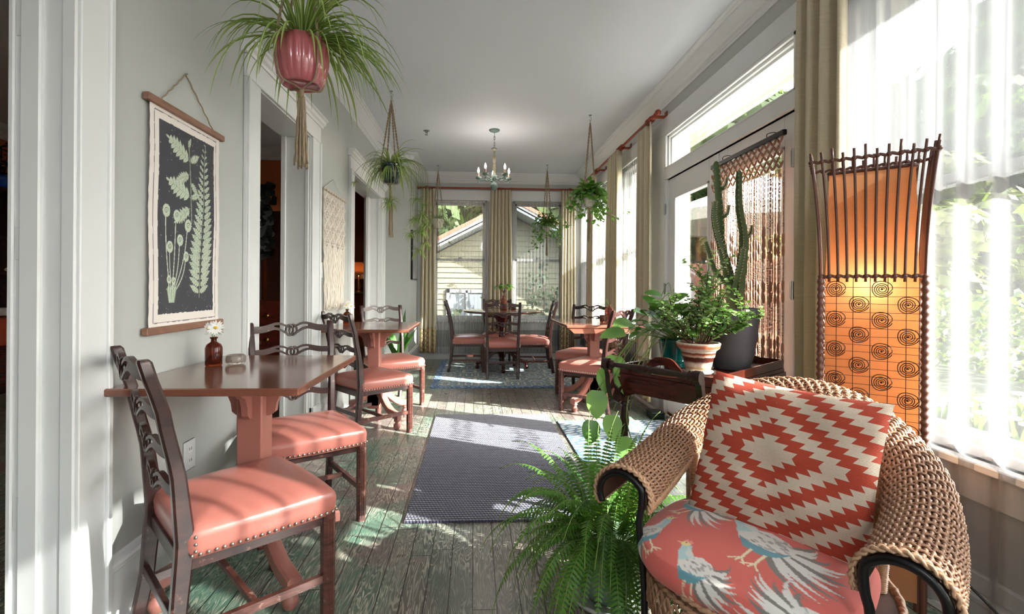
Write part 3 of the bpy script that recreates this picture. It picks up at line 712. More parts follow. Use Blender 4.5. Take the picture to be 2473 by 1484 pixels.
    # aprons and stretchers
    m = MB(); m.bbox(-0.205, 0.205, 0.198, 0.214, 0.345, 0.378, 0.002); m.bbox(-0.19, 0.19, -0.222, -0.206, 0.335, 0.378, 0.002)
    for s in (-1, 1): m.prism([(s * 0.205, -0.21), (s * 0.189, -0.21), (s * 0.215, 0.20), (s * 0.231, 0.20)][::s], 0.345, 0.378, 'z')
    m.build('seat_frame', M['chairwood'], r)
    for s in (-1, 1):
        m = MB(); m.rings([[(s * 0.191 - 0.009, -0.235, 0.145), (s * 0.191 + 0.009, -0.235, 0.145), (s * 0.191 + 0.009, -0.235, 0.172), (s * 0.191 - 0.009, -0.235, 0.172)], [(s * 0.222 - 0.009, 0.19, 0.145), (s * 0.222 + 0.009, 0.19, 0.145), (s * 0.222 + 0.009, 0.19, 0.172), (s * 0.222 - 0.009, 0.19, 0.172)]]); m.build('stretcher', M['legwood'], r)
    MB().bbox(-0.205, 0.205, -0.03, -0.010, 0.148, 0.169, 0.002).build('stretcher', M['legwood'], r)
    MB().bbox(-0.185, 0.185, -0.243, -0.225, 0.19, 0.218, 0.002).build('stretcher', M['chairwood'], r)
    return r
chair = make_chair()
def face(F): return math.atan2(F[1], F[0]) - PI / 2
CH = [
    ((-0.80, 1.685), (0.72, 0.69), 'nearest dining chair, its back to the camera, sunlit striped salmon seat, at the left wall'),
    ((-0.85, 2.44), (0.53, -0.85), 'dining chair facing the camera behind the nearest table, beside the white doorway'),
    ((-0.81, 3.83), (0.72, 0.69), 'dining chair at the near side of the second wall table, sun across its seat corner'),
    ((-0.80, 4.72), (0.53, -0.85), 'dining chair beyond the second wall table, leafy plant on the floor behind it'),
    ((0.365, 6.17), (0.03, 1.0), 'dining chair at the round table with its ladder back squarely to the camera'),
    ((-0.085, 6.60), (1.0, 0.02), 'dining chair left of the round table seen in profile'),
    ((0.80, 6.50), (-1.0, 0.04), 'dining chair right of the round table seen in profile'),
    ((0.355, 7.08), (0.0, -1.0), 'dining chair on the window side of the round table, mostly hidden by it'),
    ((1.20, 5.20), (-0.50, -0.86), 'dining chair facing the camera behind the small table by the right-hand curtains'),
    ((1.12, 4.46), (-0.74, 0.67), 'dining chair with one sun-bleached back post, near side of the right-hand table'),
]
for i, (p, F, lab) in enumerate(CH):
    if i == 0: chair.location = (p[0], p[1], 0); chair.rotation_euler = (0, 0, face(F)); chair['label'] = lab; chair['group'] = 'ladder-back dining chairs with salmon leather seats'
    else: dup(chair, (p[0], p[1], 0.008 if 4 <= i <= 7 else 0), face(F), lab, 'ladder-back dining chairs with salmon leather seats')

# ================================================================ TABLES
TZ = 0.82
def make_table(name, label, w, d, loc, rz=0, feet=45, fr=0.33, shape='rect', topmat=None, zoff=0.0):
    r = thing(name, label, 'table', loc, 0); T_ = 0.026
    m = MB()
    if shape == 'round':
        m.lathe([(0.001, TZ - T_ - 0.006), (w - 0.035, TZ - T_ - 0.006), (w - 0.02, TZ - T_), (w - 0.006, TZ - 0.016), (w, TZ - 0.009), (w - 0.002, TZ - 0.002), (w - 0.008, TZ), (0.001, TZ)], 72)
        m.build('tabletop', topmat, r, auto=35)
    elif shape == 'oct':
        c = 0.0; m.bbox(-w / 2, w / 2, -d / 2, d / 2, TZ - T_, TZ, 0.004); m.build('tabletop', topmat, r)
        # folded leaf hung below the front-left edge
        mm = MB(); mm.prism([(-w / 2 + 0.02, TZ - 0.028), (w / 2 - 0.05, TZ - 0.028), (w / 2 - 0.09, TZ - 0.075), (-w / 2 + 0.07, TZ - 0.075)], -d / 2 + 0.01, -d / 2 + 0.028, 'y'); mm.build('drop_leaf', topmat, r)
    else:
        m.bbox(-w / 2, w / 2, -d / 2, d / 2, TZ - T_, TZ, 0.004); m.build('tabletop', topmat, r)
    pm = M['pedestal'] if shape != 'round' else M['darkwood']
    if shape == 'round': pm = M['roundwood']
    m = MB()
    if shape == 'round':
        m.lathe([(0.045, 0.16), (0.06, 0.22), (0.075, 0.25), (0.07, 0.3), (0.05, 0.36), (0.045, 0.5), (0.055, 0.62), (0.08, 0.68), (0.12, 0.735), (0.14, TZ - 0.03)], 20)
    else:
        m.bbox(-0.05, 0.05, -0.05, 0.05, 0.14, TZ - T_, 0.006)
        m.bbox(-0.16, 0.16, -0.045, 0.045, TZ - T_ - 0.02, TZ - T_, 0.003)
        m.bbox(-0.045, 0.045, -0.16, 0.16, TZ - T_ - 0.02, TZ - T_, 0.003)
        m.prism([(-0.05, 0.12), (0.05, 0.12), (0.05, 0.30), (-0.05, 0.30)], -0.05, 0.05, 'x')
    m.build('pedestal_column', pm, r, auto=35)
    if shape != 'round':
        for k in range(4):
            A = Matrix.Rotation(k * PI / 2, 4, 'Z'); m = MB()
            prof = [(0.045, TZ - T_ - 0.018), (0.15, TZ - T_ - 0.018), (0.150, TZ - T_ - 0.04), (0.135, TZ - T_ - 0.06), (0.105, TZ - T_ - 0.075), (0.09, TZ - T_ - 0.11), (0.085, TZ - T_ - 0.145), (0.065, TZ - T_ - 0.16), (0.045, TZ - T_ - 0.16)]
            m.prism(prof, -0.012, 0.012, 'y', M=A); m.build('bracket', pm, r)
    for k in range(4):
        a = math.radians(feet) + k * PI / 2; A = Matrix.Rotation(a, 4, 'Z'); m = MB()
        if shape == 'round': path = [(0.04, 0.30, 0.05), (0.09, 0.27, 0.045), (0.16, 0.19, 0.036), (0.24, 0.12, 0.03), (0.31, 0.095, 0.026), (fr + 0.015, 0.10, 0.02)]
        else: path = [(0.03, 0.32, 0.065), (0.08, 0.28, 0.055), (0.14, 0.21, 0.042), (0.20, 0.155, 0.034), (0.26, 0.12, 0.03), (fr, 0.105, 0.028), (fr + 0.035, 0.10, 0.026)]
        R_ = []
        for x, z, h in path:
            hw = 0.026 if shape != 'round' else 0.02; c = 0.008
            R_.append([A @ V(x, y, zz) for y, zz in ((-hw + c, z - h), (hw - c, z - h), (hw, z - h + c), (hw, z + h - c), (hw - c, z + h), (-hw + c, z + h), (-hw, z + h - c), (-hw, z - h + c))])
        m.rings(R_, True, True)
        c = A @ V(fr - 0.002, 0, 0); m.lathe([(0.012, 0.0), (0.022, 0.004), (0.030, 0.022), (0.028, 0.038), (0.018, 0.05), (0.016, 0.058), (0.026, 0.064), (0.026, 0.078)], 14, (c.x, c.y, 0))
        m.build('foot', pm, r, auto=40)
    return r
M['roundwood'] = wood('dark red pedestal wood', (88, 34, 28), (50, 20, 18), 0.25, coat=0.3)
M['roundtop'] = wood('old brown round tabletop', (116, 92, 72), (84, 66, 52), 0.14, axis=(3, 14, 3), coat=0.5)
make_table('square_table', 'nearest terracotta pedestal table against the left wall, daisy vase on it', 0.62, 0.76, (-0.885, 1.975, 0), topmat=M['tablewood'])
make_table('square_table', 'second terracotta table against the left wall, white flowers on it', 0.68, 0.80, (-0.85, 4.12, 0), topmat=M['tablewood'])
make_table('square_table', 'small reddish square table by the right-hand windows', 0.70, 0.86, (1.17, 4.62, 0), topmat=M['tablewood'], shape='oct')
make_table('round_table', 'round pedestal table standing on the blue patterned rug by the far windows', 0.55, 0, (0.39, 6.66, 0.008), feet=0, fr=0.345, topmat=M['roundtop'], shape='round')

# ================================================================ RUGS
def woven_mat():
    t = NT('navy braided rug'); x, y, z = t.sep(t.coord('Object'))
    u = t.math('MULTIPLY', x, 62.0); v = t.math('MULTIPLY', y, 44.0)
    row = t.math('FLOOR', v); u2 = t.math('ADD', u, t.math('MULTIPLY', row, 0.5))
    a = t.math('ABSOLUTE', t.math('SINE', t.math('MULTIPLY', u2, PI))); b = t.math('ABSOLUTE', t.math('SINE', t.math('MULTIPLY', v, PI)))
    h = t.math('MULTIPLY', t.math('POWER', a, 0.6), t.math('POWER', b, 0.6))
    tint = t.noise(t.coord('Object'), 2.2, 2)
    col = t.mix(t.ramp(h, [(0.25, (0, 0, 0, 1)), (0.75, (1, 1, 1, 1))]), srgb(14, 14, 22), t.mix(tint, srgb(54, 54, 80), srgb(66, 65, 88)))
    return t.fin(t.pbr(col, 0.8, 0, t.bump(h, 1.0, 0.005), Sheen_Weight=0.3))
def rug_obj(name, label, x0, x1, y0, y1, th, mat, cat='rug'):
    m = MB(); cx, cy = (x0 + x1) / 2, (y0 + y1) / 2; m.bbox(x0 - cx, x1 - cx, y0 - cy, y1 - cy, 0.001, th, 0.002); o = m.build(name, mat, None); o.location = (cx, cy, 0); return tag(o, label, cat)
rug_obj('floor_rug', 'dark navy basket-weave rug in the middle of the plank floor', -0.335, 0.665, 2.335, 4.275, 0.012, woven_mat())
def pattern_rug():
    t = NT('blue and cream medallion rug'); x, y, z = t.sep(t.coord('Object'))
    def med(cx, cy, period, k, e1, e2):
        fx = t.math('SUBTRACT', t.math('FRACT', t.math('DIVIDE', t.math('ADD', x, cx), period)), 0.5); fy = t.math('SUBTRACT', t.math('FRACT', t.math('DIVIDE', t.math('ADD', y, cy), period)), 0.5)
        r = t.math('SQRT', t.math('ADD', t.math('MULTIPLY', fx, fx), t.math('MULTIPLY', fy, fy))); a = t.math('ARCTAN2', fy, fx)
        p = t.math('MULTIPLY_ADD', t.math('COSINE', t.math('MULTIPLY', a, k)), e1, 1.0)
        return t.math('SINE', t.math('MULTIPLY', t.math('MULTIPLY', r, p), e2))
    a = med(0.0, 0.0, 0.55, 8.0, 0.16, 38.0); b = med(0.275, 0.275, 0.55, 6.0, 0.25, 30.0)
    nz = t.noise(t.coord('Object'), 26, 2)
    f = t.math('GREATER_THAN', t.math('MULTIPLY', a, b), t.math('MULTIPLY_ADD', nz, 0.3, -0.30)); g = t.math('GREATER_THAN', t.math('ADD', a, b), 0.9)
    col = t.mix(f, srgb(104, 126, 142), srgb(206, 208, 194)); col = t.mix(t.math('MULTIPLY', g, 0.8), col, srgb(84, 108, 130))
    ax = t.math('SUBTRACT', 0.99, t.math('ABSOLUTE', x)); ay = t.math('SUBTRACT', 1.05, t.math('ABSOLUTE', y)); e = t.math('MINIMUM', ax, ay)
    bd = t.math('LESS_THAN', e, 0.085); bn = t.math('GREATER_THAN', t.noise(t.coord('Object'), 34, 2), 0.5)
    col = t.mix(bd, col, t.mix(bn, srgb(70, 96, 140), srgb(140, 160, 178)))
    return t.fin(t.pbr(col, 0.9, 0, t.bump(t.noise(t.coord('Object'), 300, 2), 0.4, 0.002)))
rug_obj('area_rug', 'blue and cream patterned rug under the round table', -0.50, 1.48, 5.42, 7.52, 0.008, pattern_rug())
def leaf_mat():
    t = NT('blue doormat with white leaves'); c = t.coord('Object'); x, y, z = t.sep(c)
    wv = t.math('SINE', t.math('MULTIPLY', x, 9.0)); yy = t.math('ADD', y, t.math('MULTIPLY', wv, 0.05))
    cell = 0.085; row = t.math('FLOOR', t.math('DIVIDE', yy, cell * 0.62)); u = t.math('DIVIDE', t.math('ADD', x, t.math('MULTIPLY', t.white(t.comb(row, 2.0, 0)), 0.08)), cell * 1.25)
    fu = t.math('SUBTRACT', t.math('FRACT', u), 0.5); fv = t.math('SUBTRACT', t.math('FRACT', t.math('DIVIDE', yy, cell * 0.62)), 0.5)
    sk = t.math('MULTIPLY', t.math('SUBTRACT', t.white(t.comb(t.math('FLOOR', u), row, 5)), 0.5), 0.7); fv2 = t.math('ADD', fv, t.math('MULTIPLY', fu, sk))
    d = t.math('ADD', t.math('MULTIPLY', t.math('MULTIPLY', fu, fu), 5.2), t.math('MULTIPLY', t.math('MULTIPLY', fv2, fv2), 9.5))
    lf = t.math('LESS_THAN', d, 0.95)
    bl = t.mix(t.noise(c, 5, 2), srgb(64, 88, 104), srgb(92, 114, 126))
    return t.fin(t.pbr(t.mix(lf, bl, srgb(178, 182, 180)), 0.9, 0, t.bump(t.noise(c, 400, 1), 0.3, 0.001)))
rug_obj('door_mat', 'blue mat with white leaf pattern in front of the glass doors', 0.715, 1.66, 3.10, 4.06, 0.010, leaf_mat(), 'mat')

# ================================================================ BUTLER'S TRAY TABLE
tt = thing('tray_table', 'dark mahogany tray table with turned legs and scrolled end handle, holding three potted plants', 'side table', (1.17, 2.365, 0), math.atan2(0.615, 0.79)); tt.scale = (1, 1, 1.083)
DW = M['darkwood']; DR_ = M['cartred'] = wood('deep red mahogany', (88, 34, 22), (46, 18, 14), 0.25, coat=0.4)
# local x = long axis, y = towards the wall (back), handle end at -x
hl, hw = 0.40, 0.235
m = MB(); m.bbox(-hl, hl, -hw, hw, 0.665, 0.685, 0.003)
m.build('table_top', DR_, tt)
m = MB()
for s in (-1, 1):
    prof = [(-hl, 0.668), (-hl, 0.62), (-hl + 0.06, 0.575), (-hl + 0.12, 0.60), (hl - 0.12, 0.60), (hl - 0.06, 0.575), (hl, 0.62), (hl, 0.668)]
    m.prism(prof, s * hw - 0.008, s * hw + 0.008, 'y')
prof = [(-hw, 0.668), (-hw, 0.575), (-hw + 0.06, 0.59), (-hw + 0.10, 0.605), (hw - 0.10, 0.605), (hw - 0.06, 0.59), (hw, 0.575), (hw, 0.668)]
for s in (-1, 1): m.prism(prof, s * hl - 0.008, s * hl + 0.008, 'x')
m.build('apron', DR_, tt)
for sx in (-1, 1):
    for sy in (-1, 1):
        m = MB(); c = (sx * (hl - 0.02), sy * (hw - 0.02), 0)
        m.lathe([(0.012, 0.0), (0.017, 0.01), (0.014, 0.05), (0.017, 0.12), (0.018, 0.36), (0.019, 0.42), (0.024, 0.425), (0.016, 0.435), (0.022, 0.45), (0.024, 0.47), (0.018, 0.51), (0.014, 0.535), (0.022, 0.545), (0.016, 0.555), (0.022, 0.562)], 14, c)
        m.bbox(c[0] - 0.022, c[0] + 0.022, c[1] - 0.022, c[1] + 0.022, 0.56, 0.667, 0.003)
        m.build('leg', DW, tt, auto=40)
# scrolled arms and spindle handle at the near-left end
for sy in (-1, 1):
    m = MB(); pts = [(-hl - 0.00, 0.60, 0.030), (-hl - 0.035, 0.585, 0.028), (-hl - 0.065, 0.60, 0.024), (-hl - 0.085, 0.64, 0.018), (-hl - 0.095, 0.685, 0.013), (-hl - 0.100, 0.715, 0.017), (-hl - 0.118, 0.733, 0.020)]
    R_ = []
    for i, (x, z, h) in enumerate(pts):
        a = Vector((pts[min(i + 1, 6)][0] - pts[max(i - 1, 0)][0], pts[min(i + 1, 6)][1] - pts[max(i - 1, 0)][1])).normalized(); n_ = (-a.y, a.x)
        R_.append([(x + n_[0] * h * q, sy * (hw - 0.012) + yy, z + n_[1] * h * q) for q, yy in ((-1, -0.013), (1, -0.013), (1, 0.013), (-1, 0.013))])
    m.rings(R_, True, True); m.tube([(-hl - 0.115, sy * (hw - 0.012) - 0.014, 0.738), (-hl - 0.115, sy * (hw - 0.012) + 0.014, 0.738)], 0.025, 14); m.build('handle_arm', DW, tt, auto=40)
m = MB(); n_ = 60; R_ = []
pr = []
for i in range(n_ + 1):
    t = i / n_; y = lerp(-hw + 0.02, hw - 0.02, t); q = abs(t - 0.5) * 2
    r_ = 0.0125 + 0.003 * math.cos(q * PI)
    if q < 0.10: r_ = 0.016 + 0.004 * math.cos(t * 260)
    if 0.86 < q < 0.96: r_ = 0.019 + 0.004 * math.cos(t * 200)
    pr.append(((-hl - 0.115, y, 0.738), r_))
m.tube([p for p, r_ in pr], [r_ for p, r_ in pr], 12); m.build('handle_spindle', DW, tt, smooth=True)
# lift-off tray with gallery edge and arched handholds
tr = thing('serving_tray', 'dark wooden serving tray with arched handholds, resting on the tray table', 'tray', (1.17, 2.365, 0.7430), math.atan2(0.615, 0.79))
a, b = hl - 0.005, hw - 0.008
MB().bbox(-a, a, -b, b, 0, 0.012, 0.002).build('tray_base', DR_, tr)
m = MB(); 
for s in (-1, 1): m.bbox(-a, a, s * b - 0.006, s * b + 0.006, 0.0, 0.042, 0.002)
m.build('tray_rim', DR_, tr)
for s in (-1, 1):
    # ends: arch with a slot
    m = MB(); N = 24
    top = [(lerp(-b, b, i / N), 0.042 + 0.058 * math.exp(-((i / N - 0.5) / 0.17) ** 4)) for i in range(N + 1)]
    hole = lambda y: (0.016 + 0.048 * math.sqrt(max(0, 1 - (y / 0.062) ** 2))) if abs(y) < 0.062 else 0
    ys = [t[0] for t in top]
    def strip(lo, hi, idx):
        R_ = [[(s * a - 0.006, ys[i], lo(ys[i])), (s * a + 0.006, ys[i], lo(ys[i])), (s * a + 0.006, ys[i], hi(i)), (s * a - 0.006, ys[i], hi(i))] for i in idx]; m.rings(R_, True, True)
    strip(lambda y: max(0.016, hole(y)), lambda i: top[i][1], range(N + 1)); strip(lambda y: 0.0, lambda i: 0.016, range(N + 1))
    m.build('tray_handle', DR_, tr)

# ================================================================ WICKER ARMCHAIR
F_ = V(-0.74, -0.67, 0).normalized(); U_ = V(0.67, -0.74, 0).normalized()
wc = thing('wicker_armchair', 'woven wicker armchair with rolled arms and black iron frame in the right foreground', 'armchair', (0.755, 1.225, 0), math.atan2(-F_.y, -F_.x) - PI / 2)
# local frame: +x = U (to the image right), +y = away from the camera (back), z up ; check handedness
M['wicker'] = simple('brown wicker', (166, 126, 98), 0.42, var=0.35, vs=55, bs=0.3, bscale=200)
M['wickerdark'] = simple('dark wicker base', (84, 58, 42), 0.7, var=0.3, vs=60)  # darker brown sheet lying behind the weave
M['wickerlight'] = simple('pale braided wicker', (186, 148, 116), 0.42, var=0.3, vs=70, bs=0.3, bscale=200)
def rail(t):
    # t 0..1 from the image-left arm front, round the back, to the right arm front -> (point, outward)
    K = [(-0.300, -0.165, 0.625), (-0.315, -0.02, 0.635), (-0.318, 0.12, 0.665), (-0.285, 0.26, 0.735), (-0.17, 0.37, 0.815), (0.0, 0.41, 0.845), (0.17, 0.37, 0.815), (0.285, 0.26, 0.735), (0.318, 0.12, 0.665), (0.315, -0.02, 0.635), (0.300, -0.165, 0.625)]
    x = t * 10; i = min(int(x), 9); f = x - i
    P = [V(K[max(0, min(10, j))][0] * 0.83, *K[max(0, min(10, j))][1:]) for j in (i - 1, i, i + 1, i + 2)]
    if i == 0: P[0] = 2 * P[1] - P[2]
    if i == 9: P[3] = 2 * P[2] - P[1]
    a, b, c, d = P
    p = 0.5 * ((2 * b) + (c - a) * f + (2 * a - 5 * b + 4 * c - d) * f * f + (3 * b - a - 3 * c + d) * f ** 3)
    tg = 0.5 * ((c - a) + 2 * (2 * a - 5 * b + 4 * c - d) * f + 3 * (3 * b - a - 3 * c + d) * f * f); tg.z = 0; tg.normalize()
    return p, V(-tg.y, tg.x, 0) , tg
def rollpt(t, v, off=0.0):
    p, o, tg = rail(t); e = abs(t - 0.5) * 2
    Rr = lerp(0.055, 0.072, e); th0 = math.radians(200); th1 = math.radians(-28)
    th = lerp(th0, th1, v)
    dirv = o * math.cos(th) + V(0, 0, 1) * math.sin(th) * 0.95
    c = p + o * Rr * 0.75 - V(0, 0, Rr * 0.8)
    return c + dirv * (Rr * (1.0 + 0.12 * v) + off), dirv
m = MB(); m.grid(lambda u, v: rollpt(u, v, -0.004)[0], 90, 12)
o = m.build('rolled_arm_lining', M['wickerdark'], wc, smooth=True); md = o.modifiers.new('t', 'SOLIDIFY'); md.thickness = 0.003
m = MB(); NR = 25; NP = 330
for k in range(NR):
    v = 0.035 + 0.93 * (k + 0.5) / NR; pts = []
    for i in range(NP + 1):
        t = 0.005 + 0.99 * i / NP
        wv = math.sin(2 * PI * (t * 55 + k * 0.25)) ; q, dv = rollpt(t, v + 0.0, 0.0035 + 0.0042 * wv); pts.append(q)
    n_ = len(pts); w = 0.0041; R_ = []
    for i in range(n_):
        a = pts[max(0, i - 1)]; b = pts[min(n_ - 1, i + 1)]; tg = (b - a).normalized(); t = 0.005 + 0.99 * i / NP; q, dv = rollpt(t, v); sd = tg.cross(dv).normalized(); nn = sd.cross(tg)
        R_.append([pts[i] + sd * w, pts[i] + nn * 0.0019, pts[i] - sd * w, pts[i] - nn * 0.0019])
    m.rings(R_, True, True)
m.build('weave', M['wicker'], wc, smooth=True)
# warp canes crossing the weave
m = MB()
for i in range(110):
    t = 0.006 + 0.988 * i / 109; pts = [rollpt(t, 0.02 + 0.96 * j / 14, 0.0030 + 0.0034 * math.sin(2 * PI * (t * 55 + (j / 14 * NR) * 0.25) + PI))[0] for j in range(15)]
    m.tube(pts, 0.0032, 5)
m.build('cane', M['wicker'], wc, smooth=True)
def braid(path_fn, n, rad, amp, reps, name, mat, parent, closed=False):
    m = MB()
    for s in range(3):
        for dbl in (-1, 1):
            pts = []
            for i in range(n + 1):
                t = i / n; p, nv, sv = path_fn(t); ph = 2 * PI * (t * reps) + s * 2 * PI / 3
                pts.append(p + sv * (amp * math.sin(ph) + dbl * rad * 0.72 * math.cos(ph)) + nv * (amp * 0.45 * math.sin(2 * ph) + rad) + sv * 0)
            m.tube(pts, rad, 5)
    m.build(name, mat, parent, smooth=True)
def edge_fn(v, wid=0.0):
    def f(t):
        t = min(max(t, 0.002), 0.998); q, dv = rollpt(t, v, 0.002); q2, _ = rollpt(t, v + 0.05, 0.002); q3, _ = rollpt(min(t + 0.001, 1), v, 0.002)
        return q, dv, (q2 - q).normalized()
    return f
braid(edge_fn(0.02), 520, 0.0038, 0.011, 42, 'braided_edge', M['wickerlight'], wc)
braid(edge_fn(0.985), 520, 0.0038, 0.009, 46, 'braided_edge', M['wickerlight'], wc)
for te in (0.004, 0.996):
    def f(t, te=te):
        q, dv = rollpt(te, t * 0.97 + 0.01, 0.004); q2, _ = rollpt(te, min(1, t * 0.97 + 0.02), 0.004); _, _, tg = rail(te); return q, dv, tg
    braid(f, 60, 0.0036, 0.008, 6, 'braided_edge', M['wickerlight'], wc)
# iron frame: hooked scroll under each arm front running down to the seat
for te, sg in ((0.0, -1), (1.0, 1)):
    p0, o_, tg = rail(te); 
    pts = [rollpt(te, v, -0.010)[0] + tg * (0.004 * sg) for v in [1.0 - 0.1 * i for i in range(9)]]
    inner = pts[-1]; sd = -sg
    down = [inner + V(0, 0, -0.05) + o_ * 0.002, V(inner.x, inner.y + 0.005, 0.50) + o_ * 0.010, V(inner.x, inner.y + 0.01, 0.42) + o_ * 0.004, V(inner.x, inner.y + 0.02, 0.28), V(inner.x, inner.y + 0.02, 0.0)]
    allp = bez([tuple(q) for q in pts] + [tuple(q) for q in down], 4)
    MB().tube(allp, 0.0095, 10).build('iron_frame', M['iron'], wc, smooth=True)
# back panel of upright canes and wrapped posts
m = MB()
for i in range(61):
    t = 0.22 + 0.56 * i / 60; q, dv = rollpt(t, 0.04); m.tube([q, V(q.x * 0.93, q.y - 0.03, 0.42)], 0.0036, 5)
m.build('back_canes', M['wicker'], wc, smooth=True)
m = MB()
for zz in (0.50, 0.58, 0.66):
    pts = []
    for i in range(60):
        t = 0.23 + 0.54 * i / 59; q, dv = rollpt(t, 0.04); k = (zz - 0.42) / max(0.1, q.z - 0.42); c = V(q.x * 0.93, q.y - 0.03, 0.42); pts.append(c.lerp(q, min(k, 0.95)))
    m.tube(pts, 0.006, 6)
m.build('back_cane_bands', M['wickerlight'], wc, smooth=True)
for t in (0.23, 0.77):
    q, dv = rollpt(t, 0.06); b_ = V(q.x * 0.95, q.y - 0.02, 0.40); pts = []; d_ = q - b_; N = 46
    for i in range(N * 4 + 1): pts.append(b_ + d_ * (i / (N * 4)))
    rr = [0.019 + 0.0022 * math.sin(i * PI / 2) for i in range(N * 4 + 1)]
    MB().tube(pts, rr, 10).build('wrapped_post', M['wickerlight'], wc)
# seat ring, skirt lattice, legs
def seat_ring(a, k=1.0): return V(0.285 * k * math.cos(a), 0.02 + 0.29 * k * math.sin(a), 0)
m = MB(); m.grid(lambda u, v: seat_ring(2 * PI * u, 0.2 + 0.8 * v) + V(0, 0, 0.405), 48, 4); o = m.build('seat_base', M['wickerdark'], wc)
for zz in (0.405, 0.385, 0.30, 0.285):
    m = MB(); 
    for k in range(2): m.tube([seat_ring(2 * PI * i / 120, 1.02) + V(0, 0, zz + 0.006 * math.sin(2 * PI * i / 120 * 40 + k * PI)) + seat_ring(2 * PI * i / 120, 0.012 * math.cos(2 * PI * i / 120 * 40 + k * PI)) - V(0, 0.02 * 0.012, 0) for i in range(120)], 0.0068, 6, closed=True)
    m.build('rope_edge', M['wickerlight'] if zz > 0.38 else M['wicker'], wc, smooth=True)
m = MB()
for i in range(64):
    a = 2 * PI * i / 64
    for d in (-1, 1): m.tube([seat_ring(a, 1.015) + V(0, 0, 0.385), seat_ring(a + d * 2 * PI / 64 * 1.0, 1.02) + V(0, 0, 0.345), seat_ring(a + d * 2 * PI / 64 * 1.6, 1.015) + V(0, 0, 0.295)], 0.0042, 5)
m.build('skirt_lattice', M['wicker'], wc, smooth=True)
for a in (0.8, 2.34, 3.95, 5.5):
    c = seat_ring(a, 0.9); m = MB(); m.tube([(c.x * 1.04, c.y * 1.04, 0), (c.x, c.y, 0.40)], 0.017, 10); m.build('leg', M['wickerlight'], wc, auto=40)

# ---- painted textures as vertex colours of real pigment ------------------
class Canvas:
    def __init__(s, w, h, bg): s.w = w; s.h = h; s.a = np.zeros((h, w, 3)); s.a[:] = srgb(*bg)[:3]; s.X, s.Y = np.meshgrid((np.arange(w) + 0.5), (np.arange(h) + 0.5))
    def _blend(s, mask, col, al): s.a = s.a * (1 - mask[..., None] * al) + np.array(srgb(*col)[:3]) * mask[..., None] * al
    def poly(s, pts, col, al=1.0):
        xs = [p[0] for p in pts]; ys = [p[1] for p in pts]; x0, x1 = max(0, int(min(xs)) - 1), min(s.w, int(max(xs)) + 2); y0, y1 = max(0, int(min(ys)) - 1), min(s.h, int(max(ys)) + 2)
        if x1 <= x0 or y1 <= y0: return
        X = s.X[y0:y1, x0:x1]; Y = s.Y[y0:y1, x0:x1]; ins = np.zeros(X.shape, bool); n = len(pts)
        for i in range(n):
            ax, ay = pts[i]; bx, by = pts[(i + 1) % n]
            if ay == by: continue
            ins ^= ((ay > Y) != (by > Y)) & (X < (bx - ax) * (Y - ay) / (by - ay) + ax)
        sub = s.a[y0:y1, x0:x1]; mk = ins[..., None] * al; s.a[y0:y1, x0:x1] = sub * (1 - mk) + np.array(srgb(*col)[:3]) * mk
    def line(s, pts, w, col, al=1.0):
        for (ax, ay), (bx, by) in zip(pts, pts[1:]):
            d = math.hypot(bx - ax, by - ay) or 1; nx, ny = -(by - ay) / d * w / 2, (bx - ax) / d * w / 2
            s.poly([(ax + nx, ay + ny), (bx + nx, by + ny), (bx - nx, by - ny), (ax - nx, ay - ny)], col, al)
    def disc(s, cx, cy, rx, ry, col, al=1.0, rot=0): s.poly([(cx + rx * math.cos(t) * math.cos(rot) - ry * math.sin(t) * math.sin(rot), cy + rx * math.cos(t) * math.sin(rot) + ry * math.sin(t) * math.cos(rot)) for t in [2 * PI * k / 20 for k in range(20)]], col, al)
    def apply(s, o, uvs):
        me = o.data; at = me.color_attributes.new('paint', 'FLOAT_COLOR', 'POINT'); uv = np.array(uvs)
        ix = np.clip((uv[:, 0] * s.w).astype(int), 0, s.w - 1); iy = np.clip((uv[:, 1] * s.h).astype(int), 0, s.h - 1); c = np.ones((len(uv), 4)); c[:, :3] = s.a[iy, ix]; at.data.foreach_set('color', c.ravel())
def paint_mat(name, rough=0.8, bs=0.3, bscale=500, **k):
    t = NT(name); a = t.n('VertexColor', layer_name='paint').outputs[0]; return t.fin(t.pbr(a, rough, 0, t.bump(t.noise(t.coord('Object'), bscale, 2), bs, 0.001), **k))

